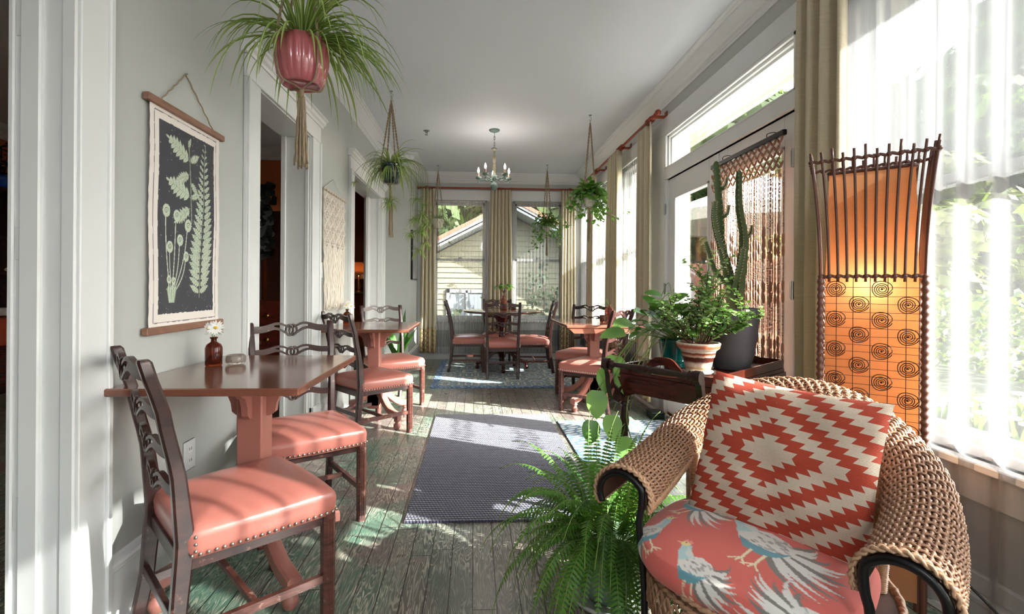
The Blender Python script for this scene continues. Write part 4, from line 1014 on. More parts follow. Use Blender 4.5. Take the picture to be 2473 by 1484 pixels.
# rooster cushion --------------------------------------------------
cu = Canvas(520, 520, (214, 104, 92))
def rooster(cx, cy, sc, rot, cols=((176, 206, 206), (104, 156, 168), (222, 218, 210), (128, 122, 116)), flip=1, seed=0):
    rr = random.Random(seed)
    def T(x, y): x *= flip * sc; y *= sc; return (cx + x * math.cos(rot) - y * math.sin(rot), cy + x * math.sin(rot) + y * math.cos(rot))
    pale, blue, white, dark = cols
    # tail plumes
    for k in range(13):
        a = math.radians(-35 + k * 9); pts = []; back = []; L_ = 62 + rr.uniform(-8, 16)
        for i in range(9):
            t = i / 8; r_ = 16 + L_ * t; aa = a - 0.9 * t * t * 0.6; w = 3.6 * math.sin(PI * (0.15 + 0.85 * t)); x, y = r_ * math.cos(aa), r_ * math.sin(aa) * 0.8 + 4 + 18 * t * t
            pts.append((x - w * math.sin(aa), y + w * math.cos(aa))); back.insert(0, (x + w * math.sin(aa), y - w * math.cos(aa)))
        cu.poly([T(*p) for p in pts + back], white if k % 3 else dark); cu.line([T(*p) for p in pts], 1.0, dark, 0.7)
    cu.poly([T(*p) for p in ((-34, -4), (-24, -20), (-4, -26), (18, -18), (30, -4), (24, 12), (8, 24), (-12, 24), (-28, 12))], white)
    cu.poly([T(*p) for p in ((-30, 6), (-16, 14), (8, 14), (26, 6), (14, 22), (0, 30), (-18, 27))], blue)
    for k in range(34): x, y = rr.uniform(-22, 24), rr.uniform(-18, 12); cu.disc(*T(x, y), 3.4 * sc, 1.7 * sc, dark, 0.55, rot + 0.4)
    cu.poly([T(*p) for p in ((-34, -2), (-46, -24), (-50, -44), (-42, -52), (-34, -46), (-26, -30), (-14, -18))], pale)
    for k in range(12): x = -38 + k * 1.6; cu.line([T(x, -42 + k * 1.5), T(x + 6, -20 + k)], 1.1 * sc, white, 0.7)
    cu.disc(*T(-46, -48), 8 * sc, 7 * sc, (236, 214, 150)); cu.disc(*T(-48, -50), 1.8 * sc, 1.8 * sc, (30, 30, 30)); cu.poly([T(*p) for p in ((-53, -50), (-62, -46), (-53, -45))], (226, 190, 140))
    cu.poly([T(*p) for p in ((-52, -54), (-50, -63), (-46, -57), (-43, -64), (-40, -56), (-37, -60), (-38, -52))], (236, 150, 140))
    for x0 in (-8, 6):
        cu.line([T(x0, 26), T(x0 - 2, 52)], 3 * sc, (232, 222, 186))
        for dx in (-12, -4, 6): cu.line([T(x0 - 2, 50), T(x0 - 2 + dx, 60)], 2.2 * sc, (232, 222, 186))
for a in ((300, 290, 1.75, 0.05, 1), (130, 210, 1.3, 0.5, 1), (90, 380, 1.1, -0.6, -1), (410, 440, 1.3, 0.3, -1), (440, 150, 1.2, 2.4, 1), (220, 450, 1.1, 0.2, 1), (270, 80, 1.2, -2.6, 1)): rooster(a[0], a[1], a[2], a[3], flip=a[4], seed=int(a[0]))
def disc_uv(fn, nr, na, name, mat, parent):
    vs = []; uv = []; fs = []
    for j in range(nr + 1):
        for i in range(na):
            p, q = fn(j / nr, 2 * PI * i / na); vs.append(tuple(p)); uv.append(q)
    for j in range(nr):
        for i in range(na): fs.append((j * na + i, j * na + (i + 1) % na, (j + 1) * na + (i + 1) % na, (j + 1) * na + i))
    m = MB(); m.add(vs, fs); return m.build(name, mat, parent, smooth=True), uv
def cush(t, a):
    # t 0 centre top .. 1 bottom edge
    if t < 0.82: k = t / 0.82; r_ = k * 0.965; z = 0.078 + 0.022 * (1 - k * k) - 0.014 * k ** 6
    else: k = (t - 0.82) / 0.18; r_ = 0.965 + 0.045 * math.sin(PI * min(1, k * 1.0)) - 0.01 * k; z = 0.064 * (1 - k)
    sq = 1 + 0.05 * math.cos(4 * a) * -1
    x = r_ * 0.282 * math.cos(a) * sq; y = r_ * 0.285 * math.sin(a) * sq; u = min(1.0, t)
    return V(x, y + 0.02, z), (0.5 + 0.5 * u * math.cos(a), 0.5 - 0.5 * u * math.sin(a))
sc_ = thing('seat_cushion', 'round salmon seat cushion printed with grey and blue roosters', 'cushion', (0.735, 1.235, 0.408), wc.rotation_euler[2])
co, uv = disc_uv(cush, 150, 420, 'cover', paint_mat('rooster print cotton', 0.75, Sheen_Weight=0.2), sc_); cu.apply(co, uv)
MB().tube([cush(1.0, 2 * PI * i / 80)[0] + V(0, 0, 0.012) for i in range(80)], 0.006, 6, closed=True).build('piping', simple('salmon piping', (200, 96, 84), 0.8), sc_, smooth=True)

# kilim pillow ------------------------------------------------------
def kilim():
    t = NT('red and cream kilim'); x, y, z = t.sep(t.n('UVMap').outputs[0])
    X = t.math('ABSOLUTE', t.math('SUBTRACT', x, 0.46)); Z = t.math('SUBTRACT', y, 0.535); 
    h = 0.036; zr = t.math('DIVIDE', t.math('ABSOLUTE', Z), h); fr = t.math('FRACT', zr)
    k = t.math('FLOOR', zr)
    v = t.math('ADD', t.math('DIVIDE', t.math('SUBTRACT', X, t.math('MULTIPLY', fr, 0.024)), 0.262), t.math('MULTIPLY', k, h / 0.182))
    f = t.math('FRACT', t.math('MAXIMUM', v, 0.0)); red = t.math('GREATER_THAN', f, 0.50)
    weave = t.n('TexWave'); weave.bands_direction = 'X' if False else 'Y'; t.lk(t.comb(x, y, 0), weave.inputs[0]); weave.inputs['Scale'].default_value = 42; weave.inputs['Distortion'].default_value = 0.6
    nz = t.noise(t.comb(x, y, 0), 90, 2)
    w2 = t.math('SINE', t.math('MULTIPLY', t.math('ADD', x, t.math('MULTIPLY', t.math('FLOOR', t.math('MULTIPLY', y, 150.0)), 0.0035)), 900.0))
    hh = t.math('ADD', t.math('MULTIPLY', weave.outputs[1], 0.8), t.math('MULTIPLY', w2, 0.25))
    c = t.mix(red, srgb(224, 206, 184), srgb(188, 68, 44)); c = t.mix(t.math('MULTIPLY', nz, 0.25), c, srgb(120, 70, 55))
    return t.fin(t.pbr(c, 0.9, 0, t.bump(hh, 0.6, 0.002)))
pw = MB(); NU = 44; vs = []; uvs = []; fs = []
for side in (1, -1):
    for j in range(NU + 1):
        for i in range(NU + 1):
            u, v = i / NU * 2 - 1, j / NU * 2 - 1; pin = 1 - 0.055 * (1 - v * v) * abs(u) ** 3; pin2 = 1 - 0.055 * (1 - u * u) * abs(v) ** 3
            th = 0.062 * (max(0, (1 - u ** 4) * (1 - v ** 4)) ** 0.42); w_ = 0.004 * math.sin(u * 9 + v * 4) * (1 - abs(u)) + 0.004 * math.sin(v * 11)
            vs.append((u * 0.228 * pin, -side * (th + (w_ if th > 0.02 else 0)), v * 0.218 * pin2)); uvs.append((i / NU, j / NU))
n1 = (NU + 1) ** 2
for s in (0, 1):
    for j in range(NU):
        for i in range(NU):
            q = [s * n1 + j * (NU + 1) + i, s * n1 + j * (NU + 1) + i + 1, s * n1 + (j + 1) * (NU + 1) + i + 1, s * n1 + (j + 1) * (NU + 1) + i]; fs.append(tuple(q if s == 0 else q[::-1]))
pw.add(vs, fs); pl = pw.build('throw_pillow', kilim(), None, smooth=True)
uvl = pl.data.uv_layers.new(name='UVMap'); li = [0] * len(pl.data.loops); pl.data.loops.foreach_get('vertex_index', li); uvl.data.foreach_set('uv', [c for i in li for c in uvs[i]])
tag(pl, 'red and cream zigzag kilim pillow propped on the wicker armchair', 'pillow')
# axes: local x along the chair's width, local z up the pillow (leaning back)
ux = V(0.655, -0.755, -0.03).normalized(); bk = -F_; uz = (V(0, 0, 1) * 0.955 + bk * 0.30 - ux * 0.02).normalized(); uy = uz.cross(ux).normalized(); uz = ux.cross(uy)
pl.matrix_world = Matrix.Translation(V(0.868, 1.305, 0.672)) @ Matrix(((ux.x, uy.x, uz.x, 0), (ux.y, uy.y, uz.y, 0), (ux.z, uy.z, uz.z, 0), (0, 0, 0, 1))) @ Matrix.Rotation(math.radians(2), 4, 'Y')

# ================================================================ RATTAN FLOOR LAMP
lp = thing('floor_lamp', 'tall rattan floor lamp with flared cage top and orange fabric shade, wire spirals below', 'floor lamp', (1.435, 1.665, 0))
e1 = V(0.785, -0.62, 0).normalized(); e2 = V(0.62, 0.785, 0).normalized()   # along the front face; away from the camera
M['rattan'] = simple('dark brown rattan cane', (92, 56, 42), 0.4, var=0.3, vs=40, bs=0.2)
M['wire'] = simple('blackened wire', (38, 22, 18), 0.5, var=0.2)
def shade_mat():
    t = NT('orange lamp fabric'); c = t.coord('Object'); nz = t.noise(t.coord('Object', scale=(1, 1, 30)), 14, 2); col = t.mix(nz, srgb(212, 156, 112), srgb(222, 172, 126))
    d = t.n('BsdfDiffuse'); t.lk(col, d.inputs[0]); tl = t.n('BsdfTranslucent'); t.lk(col, tl.inputs[0]); mx = t.n('MixShader'); mx.inputs[0].default_value = 0.6; t.lk(d.outputs[0], mx.inputs[1]); t.lk(tl.outputs[0], mx.inputs[2])
    return t.fin(mx.outputs[0])
M['shade'] = shade_mat()
def lpt(a, b, z): return e1 * a + e2 * b + V(0, 0, z)
ZW, ZT = 1.205, 1.66; WW, DW2 = 0.145, 0.078; TWd, TD = 0.178, 0.088
m = MB()
for s in (-1, 1): pass
q = [(-0.130, -0.068), (0.130, -0.068), (0.130, 0.068), (-0.130, 0.068)]; qt = [(-0.118, -0.062), (0.118, -0.062), (0.118, 0.062), (-0.118, 0.062)]
R_ = []
for z, sc2 in ((0.10, 1.0), (0.65, 1.0), (1.205, 1.0), (1.58, 0.93)): R_.append([lpt(a * sc2, b * sc2, z) for a, b in q])
m.rings(R_, True, False); m.build('shade', M['shade'], lp)
def wall_pt(sd, u, z, flare):
    w, d = (lerp(WW, TWd, flare), lerp(DW2, TD, flare))
    if sd == 0: return lpt(u * w, -d, z)
    if sd == 1: return lpt(w, u * d, z)
    if sd == 2: return lpt(-u * w, d, z)
    return lpt(-w, -u * d, z)
def cane_stick(m, p, q, r=0.0052):
    d = (q - p).normalized(); m.tube([p, q], r, 6)
m = MB()
for sd, n_ in ((0, 12), (1, 5), (2, 12), (3, 5)):
    for i in range(n_):
        u = -1 + 2 * i / (n_ - 1); a = wall_pt(sd, u, ZW - 0.02, 0); b = wall_pt(sd, u * 1.0, ZT - 0.02 + 0.02 + (0.01 * ((i * 7) % 3 - 1)), 1.0)
        mid = a.lerp(b, 0.5) - V(0, 0, 0); cc = lpt(0, 0, 0); inw = V(mid.x, mid.y, 0) * -0.03; pts = [a, a.lerp(b, 0.25) + inw, mid + inw * 1.4, a.lerp(b, 0.78) + inw, b]
        m.tube(bez([tuple(p) for p in pts], 3), [0.0058] * 13, 6, sq=0.8)
m.build('cage_sticks', M['rattan'], lp, smooth=True)
def binding(m, z, fl, rad=0.0055, knots=True, n=(12, 5, 12, 5)):
    for sd in range(4):
        for k in range(n[sd] - 1):
            u0 = -1 + 2 * k / (n[sd] - 1); u1 = -1 + 2 * (k + 1) / (n[sd] - 1); a = wall_pt(sd, u0, z, fl); b = wall_pt(sd, u1, z, fl); m.tube([a + (b - a) * t + V(0, 0, 0.003 * math.sin(PI * 2 * t)) for t in (0, 0.25, 0.5, 0.75, 1)], rad, 6)
            if knots: m.sphere(a, 0.0095, 8, 5, sc=(1, 1, 0.9))
m = MB(); binding(m, ZT - 0.035, 0.95); m.build('wrapped_binding', M['rattan'], lp, smooth=True); m = MB(); binding(m, ZW, 0.0); m.build('wrapped_binding', M['rattan'], lp, smooth=True)
m = MB()
for sd in range(4):
    a = lpt(*[(-0.121, -0.064), (0.121, -0.064), (0.121, 0.064), (-0.121, 0.064)][sd], 1.583); b = lpt(*[(-0.121, -0.064), (0.121, -0.064), (0.121, 0.064), (-0.121, 0.064)][(sd + 1) % 4], 1.583); N = 30; m.tube([a.lerp(b, i / N) for i in range(N + 1)], [0.006 + 0.001 * (i % 2) for i in range(N + 1)], 7)
m.build('shade_rim', M['rattan'], lp, smooth=True)
for sx, sy in ((-1, -1), (1, -1), (1, 1), (-1, 1)):
    p = lpt(sx * WW, sy * DW2, 0); N = 120; pts = [p + V(0, 0, lerp(0.42, ZW, i / N)) for i in range(N + 1)]; m = MB(); m.tube(pts, [0.0105 + 0.0026 * math.sin(i * PI / 2) for i in range(N + 1)], 8); 
    m.tube([p, p + V(0, 0, 0.43)], 0.010, 8); m.build('leg', M['rattan'], lp, auto=50)
m = MB()
for sx in (-0.35, 0.35): p = lpt(sx * WW, -DW2, 0); m.tube([p + V(0, 0, 0.0), p + V(0, 0, 0.45)], 0.008, 8)
p = [lpt(-WW, -DW2, 0.45), lpt(WW, -DW2, 0.45), lpt(WW, DW2, 0.45), lpt(-WW, DW2, 0.45)]
for a, b in zip(p, p[1:] + p[:1]): m.tube([a, b], 0.010, 8)
m.build('lower_frame', M['rattan'], lp, smooth=True)
m = MB(); z = 0.48
wr = random.Random(5)
while z < ZW - 0.02:
    for sd in range(4): a = wall_pt(sd, -1, z + wr.uniform(-0.004, 0.004), 0); b = wall_pt(sd, 1, z + wr.uniform(-0.004, 0.004), 0); m.tube([a, (a + b) / 2 + V(0, 0, wr.uniform(-0.002, 0.002)), b], 0.0011, 4)
    z += 0.0285
for sd, n_ in ((0, 5), (1, 3), (2, 5), (3, 3)):
    for i in range(1, n_ + 1): u = -1 + 2 * i / (n_ + 1); m.tube([wall_pt(sd, u + wr.uniform(-.02, .02), 0.46, 0), wall_pt(sd, u, 0.85, 0), wall_pt(sd, u, ZW, 0)], 0.0011, 4)
m.build('wire_grid', M['wire'], lp)
m = MB(); k = 0
for sd in (0, 2):
    m = MB()
    for row in range(13):
        z = ZW - 0.045 - row * 0.054
        for cx in ((-0.68, 0.22) if row % 2 == 0 else (-0.22, 0.70)):
            pts = []
            for i in range(84):
                a = i / 84 * 2 * PI * 4.0; r_ = 0.006 + 0.0235 * (i / 84); 
                if i > 62: r_ = 0.028 + 0.0012 * math.sin(i)
                pts.append(wall_pt(sd, cx + r_ * math.cos(a) * (1 if sd == 0 else 1) / WW, z + r_ * math.sin(a), 0) + e2 * (-0.004 if sd == 0 else 0.004))
            m.tube(pts, 0.0014, 4); m.sphere(wall_pt(sd, cx, z, 0), 0.004, 6, 4)
    m.build('wire_spirals', M['wire'], lp)
bl = MB(); bl.lathe([(0.004, 0), (0.014, 0.01), (0.026, 0.04), (0.03, 0.06), (0.02, 0.085), (0.004, 0.095)], 12, (0, 0, 1.13)); tb = NT('warm bulb'); e_ = tb.n('Emission'); e_.inputs[0].default_value = (1, 0.74, 0.5, 1); e_.inputs[1].default_value = 18; M['bulb_warm'] = tb.fin(e_.outputs[0]); bl.build('bulb', M['bulb_warm'], lp, smooth=True)
MB().tube([(0, 0, 0.02), (0, 0, 1.14)], 0.008, 8).build('stem', M['iron'], lp); 
MB().bbox(-0.1, 0.1, -0.03, 0.03, 0.0, 0.02, 0.003, M=Matrix.Rotation(-0.67, 4, 'Z')).build('base', M['iron'], lp)
cord = MB().tube(bez([(1.44, 1.70, 0.44), (1.45, 1.60, 0.36), (1.50, 1.46, 0.30), (1.58, 1.25, 0.14), (1.62, 1.0, 0.03), (1.63, 0.7, 0.008)], 8), 0.0035, 6).build('power_cord', M['iron'], None, smooth=True)
tag(cord, 'thin black power cord drooping behind the wicker chair arm', 'cord')
_t = NT('glowing fill dome'); _e = _t.n('Emission'); _e.inputs[1].default_value = 3.0; M['dome'] = _t.fin(_e.outputs[0])  # glowing dome of the fill lamps added behind the camera
# ================================================================ PLANTS
M['spider'] = leafmat('spider plant green', (104, 134, 58), (136, 160, 82), 0.4); M['spidery'] = leafmat('spider plant cream stripe', (196, 204, 140), (178, 190, 120), 0.4)
M['pothos'] = leafmat('glossy pothos green', (60, 122, 40), (92, 152, 62), 0.3); M['pothosp'] = leafmat('pale pothos green', (104, 158, 68), (140, 184, 96), 0.35)
M['fern'] = leafmat('fern green', (70, 118, 38), (98, 150, 56), 0.5, trans=0.3); M['fernd'] = leafmat('older fern green', (44, 88, 34), (62, 108, 44), 0.5)
M['jade'] = leafmat('elephant bush leaf', (132, 164, 110), (172, 196, 142), 0.35, trans=0.2); M['stem'] = simple('reddish stem', (74, 46, 36), 0.7); M['greenstem'] = simple('green stem', (120, 142, 70), 0.6)
M['deepgreen'] = leafmat('deep green blade', (34, 72, 40), (60, 104, 60), 0.3)
def strap(m, base, az, elev, L_, W, droop, mi2=True, n=10, r_=rnd):
    # a long arching blade with a pale centre stripe
    d = V(math.cos(az) * math.cos(elev), math.sin(az) * math.cos(elev), math.sin(elev)); p = Vector(base); side = d.cross(V(0, 0, 1)).normalized(); R_ = []; tw = r_.uniform(-0.6, 0.6)
    for i in range(n + 1):
        t = i / n; w = W * (0.55 + 0.45 * min(1, t * 5)) * (1 - t ** 2.2) + 0.0004; sd = (side * math.cos(tw * t) + d.cross(side) * math.sin(tw * t)); nn = d.cross(sd)
        R_.append([p - sd * w + nn * w * 0.35, p - sd * w * 0.36, p + sd * w * 0.36, p + sd * w + nn * w * 0.35])
        d = (d + V(0, 0, -droop / n * (0.6 + 1.2 * t))).normalized(); p = p + d * (L_ / n)
    o = len(m.v); m.v.extend([tuple(q) for r in R_ for q in r])
    for i in range(n):
        for k in range(3):
            m.f.append((o + i * 4 + k, o + i * 4 + k + 1, o + i * 4 + k + 5, o + i * 4 + k + 4)); m.m.append(1 if (k == 1 and mi2) else 0)
def spider_plant(label, loc, pot_fn, n, L_, W, seed, babies=(), zt=0.0, elev=(0.2, 1.45), name='spider_plant', droop=(1.6, 3.6), bias=None):
    r = thing(name, label, 'plant', loc); rr = random.Random(seed); pot_fn(r)
    m = MB()
    for i in range(n):
        az = rr.uniform(0, 2 * PI) if bias is None or rr.random() < 0.6 else rr.gauss(bias, 0.7); e = rr.uniform(*elev); ln = L_ * rr.uniform(0.6, 1.15); strap(m, (0.02 * math.cos(az), 0.02 * math.sin(az), zt), az, e, ln, W * rr.uniform(0.7, 1.1), rr.uniform(*droop), r_=rr)
    m.build('foliage', [M['spider'], M['spidery']], r, smooth=True)
    if babies:
        rm = MB()
        for az, rad, zb, nb, sz in babies:
            m = MB()
            c = V(rad * math.cos(az), rad * math.sin(az), zb); rm.tube(bez([(0, 0, zt), (rad * 0.6 * math.cos(az), rad * 0.6 * math.sin(az), zt + 0.06), (rad * math.cos(az), rad * math.sin(az), zt - 0.04), (c.x + 0.005, c.y, (zt + zb) / 2), tuple(c)], 6), 0.0016, 5)
            for i in range(nb * 2): strap(m, c, rr.uniform(0, 2 * PI), rr.uniform(-0.3, 1.2), sz * rr.uniform(0.7, 1.25), W * 0.7, rr.uniform(1.5, 3.2), n=6, r_=rr)
            m.build('plantlet', [M['spider'], M['spidery']], r, smooth=True); rm.build('runners', M['greenstem'], r, smooth=True)
    return r
def hanger(label, loc_xy, ztop, zpot_top, zpot_bot, pr, ztas, cords=4, dark=False, tas_r=0.028, ntas=14, splay=1.0, bot_r=None, rz=0.4, knots=True):
    x, y = loc_xy; r = thing('macrame_plant_hanger', label, 'plant hanger', (x, y, ztop)); jm = M['jute']
    h = MB(); h.lathe([(0.014, -0.006), (0.016, 0.0)], 12); h.tube(bez([(0, 0, 0), (0, 0, -0.02), (0.012, 0, -0.03), (0.012, 0, -0.045), (0, 0, -0.052), (-0.01, 0, -0.045)], 5), 0.002, 6); h.build('ceiling_hook', M['steel'], r, smooth=True)
    zr = -0.052 - 0.018; MB().tube([(0.0, 0.019 * math.cos(t), zr + 0.019 * math.sin(t)) for t in [2 * PI * k / 20 for k in range(20)]], 0.0022, 6, closed=True).build('ring', M['steel'], r, smooth=True)
    z0 = zr - 0.019; zp = zpot_top - ztop; zb = zpot_bot - ztop; zt = ztas - ztop; bot_r = bot_r or pr * 0.8
    n1 = MB(); n1.tube([(0, 0, z0 + 0.004), (0, 0, z0 - 0.03)], 0.009, 8); n1.build('top_knot', jm, r, smooth=True)
    for k in range(cords):
        a = rz + 2 * PI * k / cords; ca, sa = math.cos(a), math.sin(a); m = MB()
        top = V(ca * 0.006, sa * 0.006, z0 - 0.025); bt = V(ca * (pr + 0.004), sa * (pr + 0.004), zp); N = 44
        for q in (-1, 1):
            pts = [top.lerp(bt, i / N) + V(-sa, ca, 0) * q * 0.0035 * math.cos(i * 1.1) + V(ca, sa, 0) * q * 0.0035 * math.sin(i * 1.1) for i in range(N + 1)]; m.tube(pts, 0.0042, 5)
        if knots:
            for i in range(5, 27, 2): p = top.lerp(bt, i / N); m.sphere(p, 0.0098, 7, 4, sc=(1, 1, 1.2))
        low = [bt, V(ca * (pr + 0.004), sa * (pr + 0.004), lerp(zp, zb, 0.55)), V(ca * (bot_r + 0.006), sa * (bot_r + 0.006), zb + 0.004), V(ca * bot_r * 0.4, sa * bot_r * 0.4, zb - 0.010), V(0, 0, zb - 0.022)]
        m.tube(bez([tuple(p) for p in low], 5), 0.004, 6); m.build('cord', jm, r, smooth=True)
    m = MB(); m.tube([(0, 0, zb - 0.015), (0, 0, zb - 0.055)], [0.010, 0.0105], 10); m.build('bottom_knot', jm, r, smooth=True)
    m = MB(); rr = random.Random(int(x * 100))
    for k in range(ntas):
        a = rr.uniform(0, 2 * PI); q = rr.uniform(0.2, 1) * tas_r; e = zt + rr.uniform(0, 0.03); pts = [(q * 0.35 * math.cos(a), q * 0.35 * math.sin(a), zb - 0.05)]
        for i in range(1, 12): t = i / 11; pts.append(((q * (0.4 + 0.6 * t) + 0.002 * math.sin(i * 2 + k)) * math.cos(a), (q * (0.4 + 0.6 * t) + 0.002 * math.cos(i * 2 + k)) * math.sin(a), lerp(zb - 0.05, e, t)))
        m.tube(pts, 0.0042, 5)
    m.build('tassel', jm, r, smooth=True); return r
def pot_simple(prof, mat, soilz, soilr, n=36, flute=None, z0=0.0, soil=True):
    def f(r):
        MB().lathe([(p[0], p[1] + z0) for p in prof], n, flute=flute).build('pot', mat, r, smooth=True)
        if soil: MB().lathe([(0.001, soilz + z0), (soilr * 0.6, soilz + z0 + 0.006), (soilr, soilz + z0)], 24).build('soil', M['soil'], r)
    return f
M['pinkpot'] = simple('pink glazed fluted ceramic', (184, 98, 106), 0.16, var=0.05, vs=8, Coat_Weight=0.6); M['dgpot'] = simple('dark green glazed pot', (24, 44, 42), 0.1, Coat_Weight=0.6); M['whitepot'] = simple('white ceramic pot', (226, 218, 208), 0.35)
M['greypot'] = simple('matte charcoal planter', (72, 72, 78), 0.6, var=0.04); M['tealpot'] = simple('teal glazed pot', (0, 92, 88), 0.12, var=0.15, Coat_Weight=0.7)
# A: pink fluted pot, near
ax, ay = -0.76, 2.12
fl_ = lambda a, z: 1 + 0.050 * abs(math.cos(a * 11)) ** 0.7 * min(1, max(0, z / 0.03))
pk = pot_simple([(0.001, 0.012), (0.070, 0.012), (0.074, 0.0), (0.082, 0.002), (0.097, 0.04), (0.107, 0.10), (0.110, 0.15), (0.108, 0.19), (0.102, 0.19), (0.100, 0.17)], M['pinkpot'], 0.165, 0.099, 132, fl_)
spider_plant('large spider plant in a pink fluted pot hanging nearest the camera', (ax, ay, 2.03), pk, 170, 0.50, 0.0080, 3, zt=0.175, elev=(0.25, 1.4), bias=0.3)
hanger('brown macrame hanger with long tassel carrying the pink fluted pot', (ax, ay), CZ, 2.215, 2.035, 0.112, 1.665, rz=0.9, tas_r=0.03, ntas=18)
# B: dark green pot
bx, by = -0.775, 4.42
dg = pot_simple([(0.001, 0.0), (0.062, 0.0), (0.066, 0.005), (0.084, 0.10), (0.09, 0.155), (0.094, 0.165), (0.092, 0.175), (0.084, 0.175)], M['dgpot'], 0.15, 0.08)
bab = [(-0.25, 0.24, -0.34, 16, 0.12), (-0.2, 0.30, -0.30, 14, 0.13), (-0.1, 0.28, -0.44, 16, 0.12), (0.0, 0.33, -0.38, 14, 0.13), (-0.35, 0.20, -0.47, 10, 0.10), (0.1, 0.32, -0.55, 10, 0.10), (-0.15, 0.27, -0.62, 14, 0.11), (2.9, 0.36, 0.02, 6, 0.08), (-0.25, 0.26, -0.15, 8, 0.12), (-0.05, 0.31, -0.2, 8, 0.14), (-1.57, 0.02, -0.18, 26, 0.13)]
spider_plant('spider plant in a dark green glazed pot trailing many plantlets', (bx, by, 2.10), dg, 140, 0.36, 0.0066, 11, babies=bab, zt=0.155, elev=(-0.1, 1.4))
hanger('macrame hanger on the second ceiling hook, holding the dark green pot', (bx, by), CZ, 2.27, 2.105, 0.093, 1.60, rz=0.6, tas_r=0.022, ntas=12)
# C: small white pot, far left window
wp = pot_simple([(0.001, 0.0), (0.03, 0.002), (0.055, 0.02), (0.082, 0.07), (0.088, 0.10), (0.086, 0.13), (0.080, 0.13)], M['whitepot'], 0.11, 0.078)
spider_plant('small spider plant in a white bowl pot before the far left window', (-0.55, 7.10, 2.02), wp, 70, 0.27, 0.005, 5, zt=0.115, elev=(0.0, 1.4), babies=[(0.3, 0.17, -0.2, 8, 0.07)])
hanger('macrame hanger with small ring over the far left window', (-0.55, 7.10), CZ, 2.15, 2.025, 0.09, 1.62, rz=0.5, cords=3, tas_r=0.03, ntas=8)
def trailing(label, loc, seed, nv, vine, pot_fn, zt, size, lw, extra=(), name='pothos_plant', up=0.5, mats=('pothos', 'pothosp'), stemr=0.0016, spread=0.12, leafn=9, hang=True):
    r = thing(name, label, 'plant', loc); pot_fn(r); rr = random.Random(seed); m = MB(); sm = MB()
    vines = [(rr.uniform(0, 2 * PI), rr.uniform(*vine), None) for _ in range(nv)] + list(extra)
    for az, ln, path in vines:
        if path: P = bez(path, 8)
        else:
            u_ = rr.uniform(0.3, 1) * up * 0.16; k = rr.uniform(0.6, 1.2); c_, s_ = math.cos(az), math.sin(az)
            P = bez([(0, 0, zt), (c_ * spread * 0.5, s_ * spread * 0.5, zt + u_), (c_ * spread * k, s_ * spread * k, zt + u_ * 0.4), (c_ * (spread * k + 0.02), s_ * (spread * k + 0.02), zt - ln * 0.5), (c_ * (spread * k + rr.uniform(-0.02, 0.05)), s_ * (spread * k + rr.uniform(-.02, .05)), zt - ln)], 5)
        sm.tube(P, stemr, 5); L_ = sum((b - a).length for a, b in zip(P, P[1:])); nl = max(3, int(L_ / (size * 0.55)))
        for i in range(1, nl + 1):
            t = i / nl * (len(P) - 1); p = P[min(int(t), len(P) - 1)]; a = rr.uniform(0, 2 * PI); d = V(math.cos(a), math.sin(a), rr.uniform(-0.6, 0.35)); q = p + d * size * 0.25
            s = size * rr.uniform(0.6, 1.15) * (0.7 if i == nl else 1); m.leaf(q, d, V(0, 0, 1), s, s * lw, rr.uniform(0.3, 1.2), mi=rr.choice((0, 0, 1)), n=4)
            sm.tube([p, q], stemr * 0.7, 4)
    for _ in range(int(leafn * 8)):
        a = rr.uniform(0, 2 * PI); e = rr.uniform(-0.2, 1.2); d = V(math.cos(a) * math.cos(e), math.sin(a) * math.cos(e), math.sin(e)); rad = spread * rr.uniform(0.4, 1.0); p = V(0, 0, zt) + d * rad
        s = size * rr.uniform(0.7, 1.1); m.leaf(p, (d + V(0, 0, -0.3)), V(0, 0, 1), s, s * lw, rr.uniform(0.3, 1.1), mi=rr.choice((0, 0, 1)), n=4); sm.tube([(0, 0, zt - 0.02), tuple(p)], stemr, 4)
    m.build('foliage', [M[mats[0]], M[mats[1]]], r, smooth=True); sm.build('stems', M['greenstem'], r, smooth=True); return r
# E: pothos, white pot
wp2 = pot_simple([(0.001, 0.0), (0.05, 0.0), (0.06, 0.01), (0.072, 0.10), (0.075, 0.14), (0.068, 0.14)], M['whitepot'], 0.12, 0.065)
ex = [(0, 0, [(0.05, 0, 0.14), (0.16, 0, 0.12), (0.20, 0.0, -0.06), (0.26, -0.02, -0.10), (0.38, -0.02, -0.04)]), (0, 0, [(-0.05, 0, 0.14), (-0.15, 0, 0.10), (-0.19, 0, -0.08), (-0.21, 0, -0.2), (-0.24, 0, -0.19)]), (0, 0, [(-0.05, 0, 0.14), (-0.17, 0, 0.14), (-0.26, 0, 0.0), (-0.27, 0, -0.14)])]
trailing('bushy pothos in a white hanging pot near the right-hand curtains', (1.19, 4.90, 1.99), 21, 26, (0.12, 0.30), wp2, 0.13, 0.072, 0.38, ex, spread=0.15, leafn=22)
hanger('long macrame hanger at the right, carrying the bushy pothos', (1.19, 4.90), CZ, 2.13, 1.995, 0.078, 1.62, rz=0.5, tas_r=0.022, ntas=12)
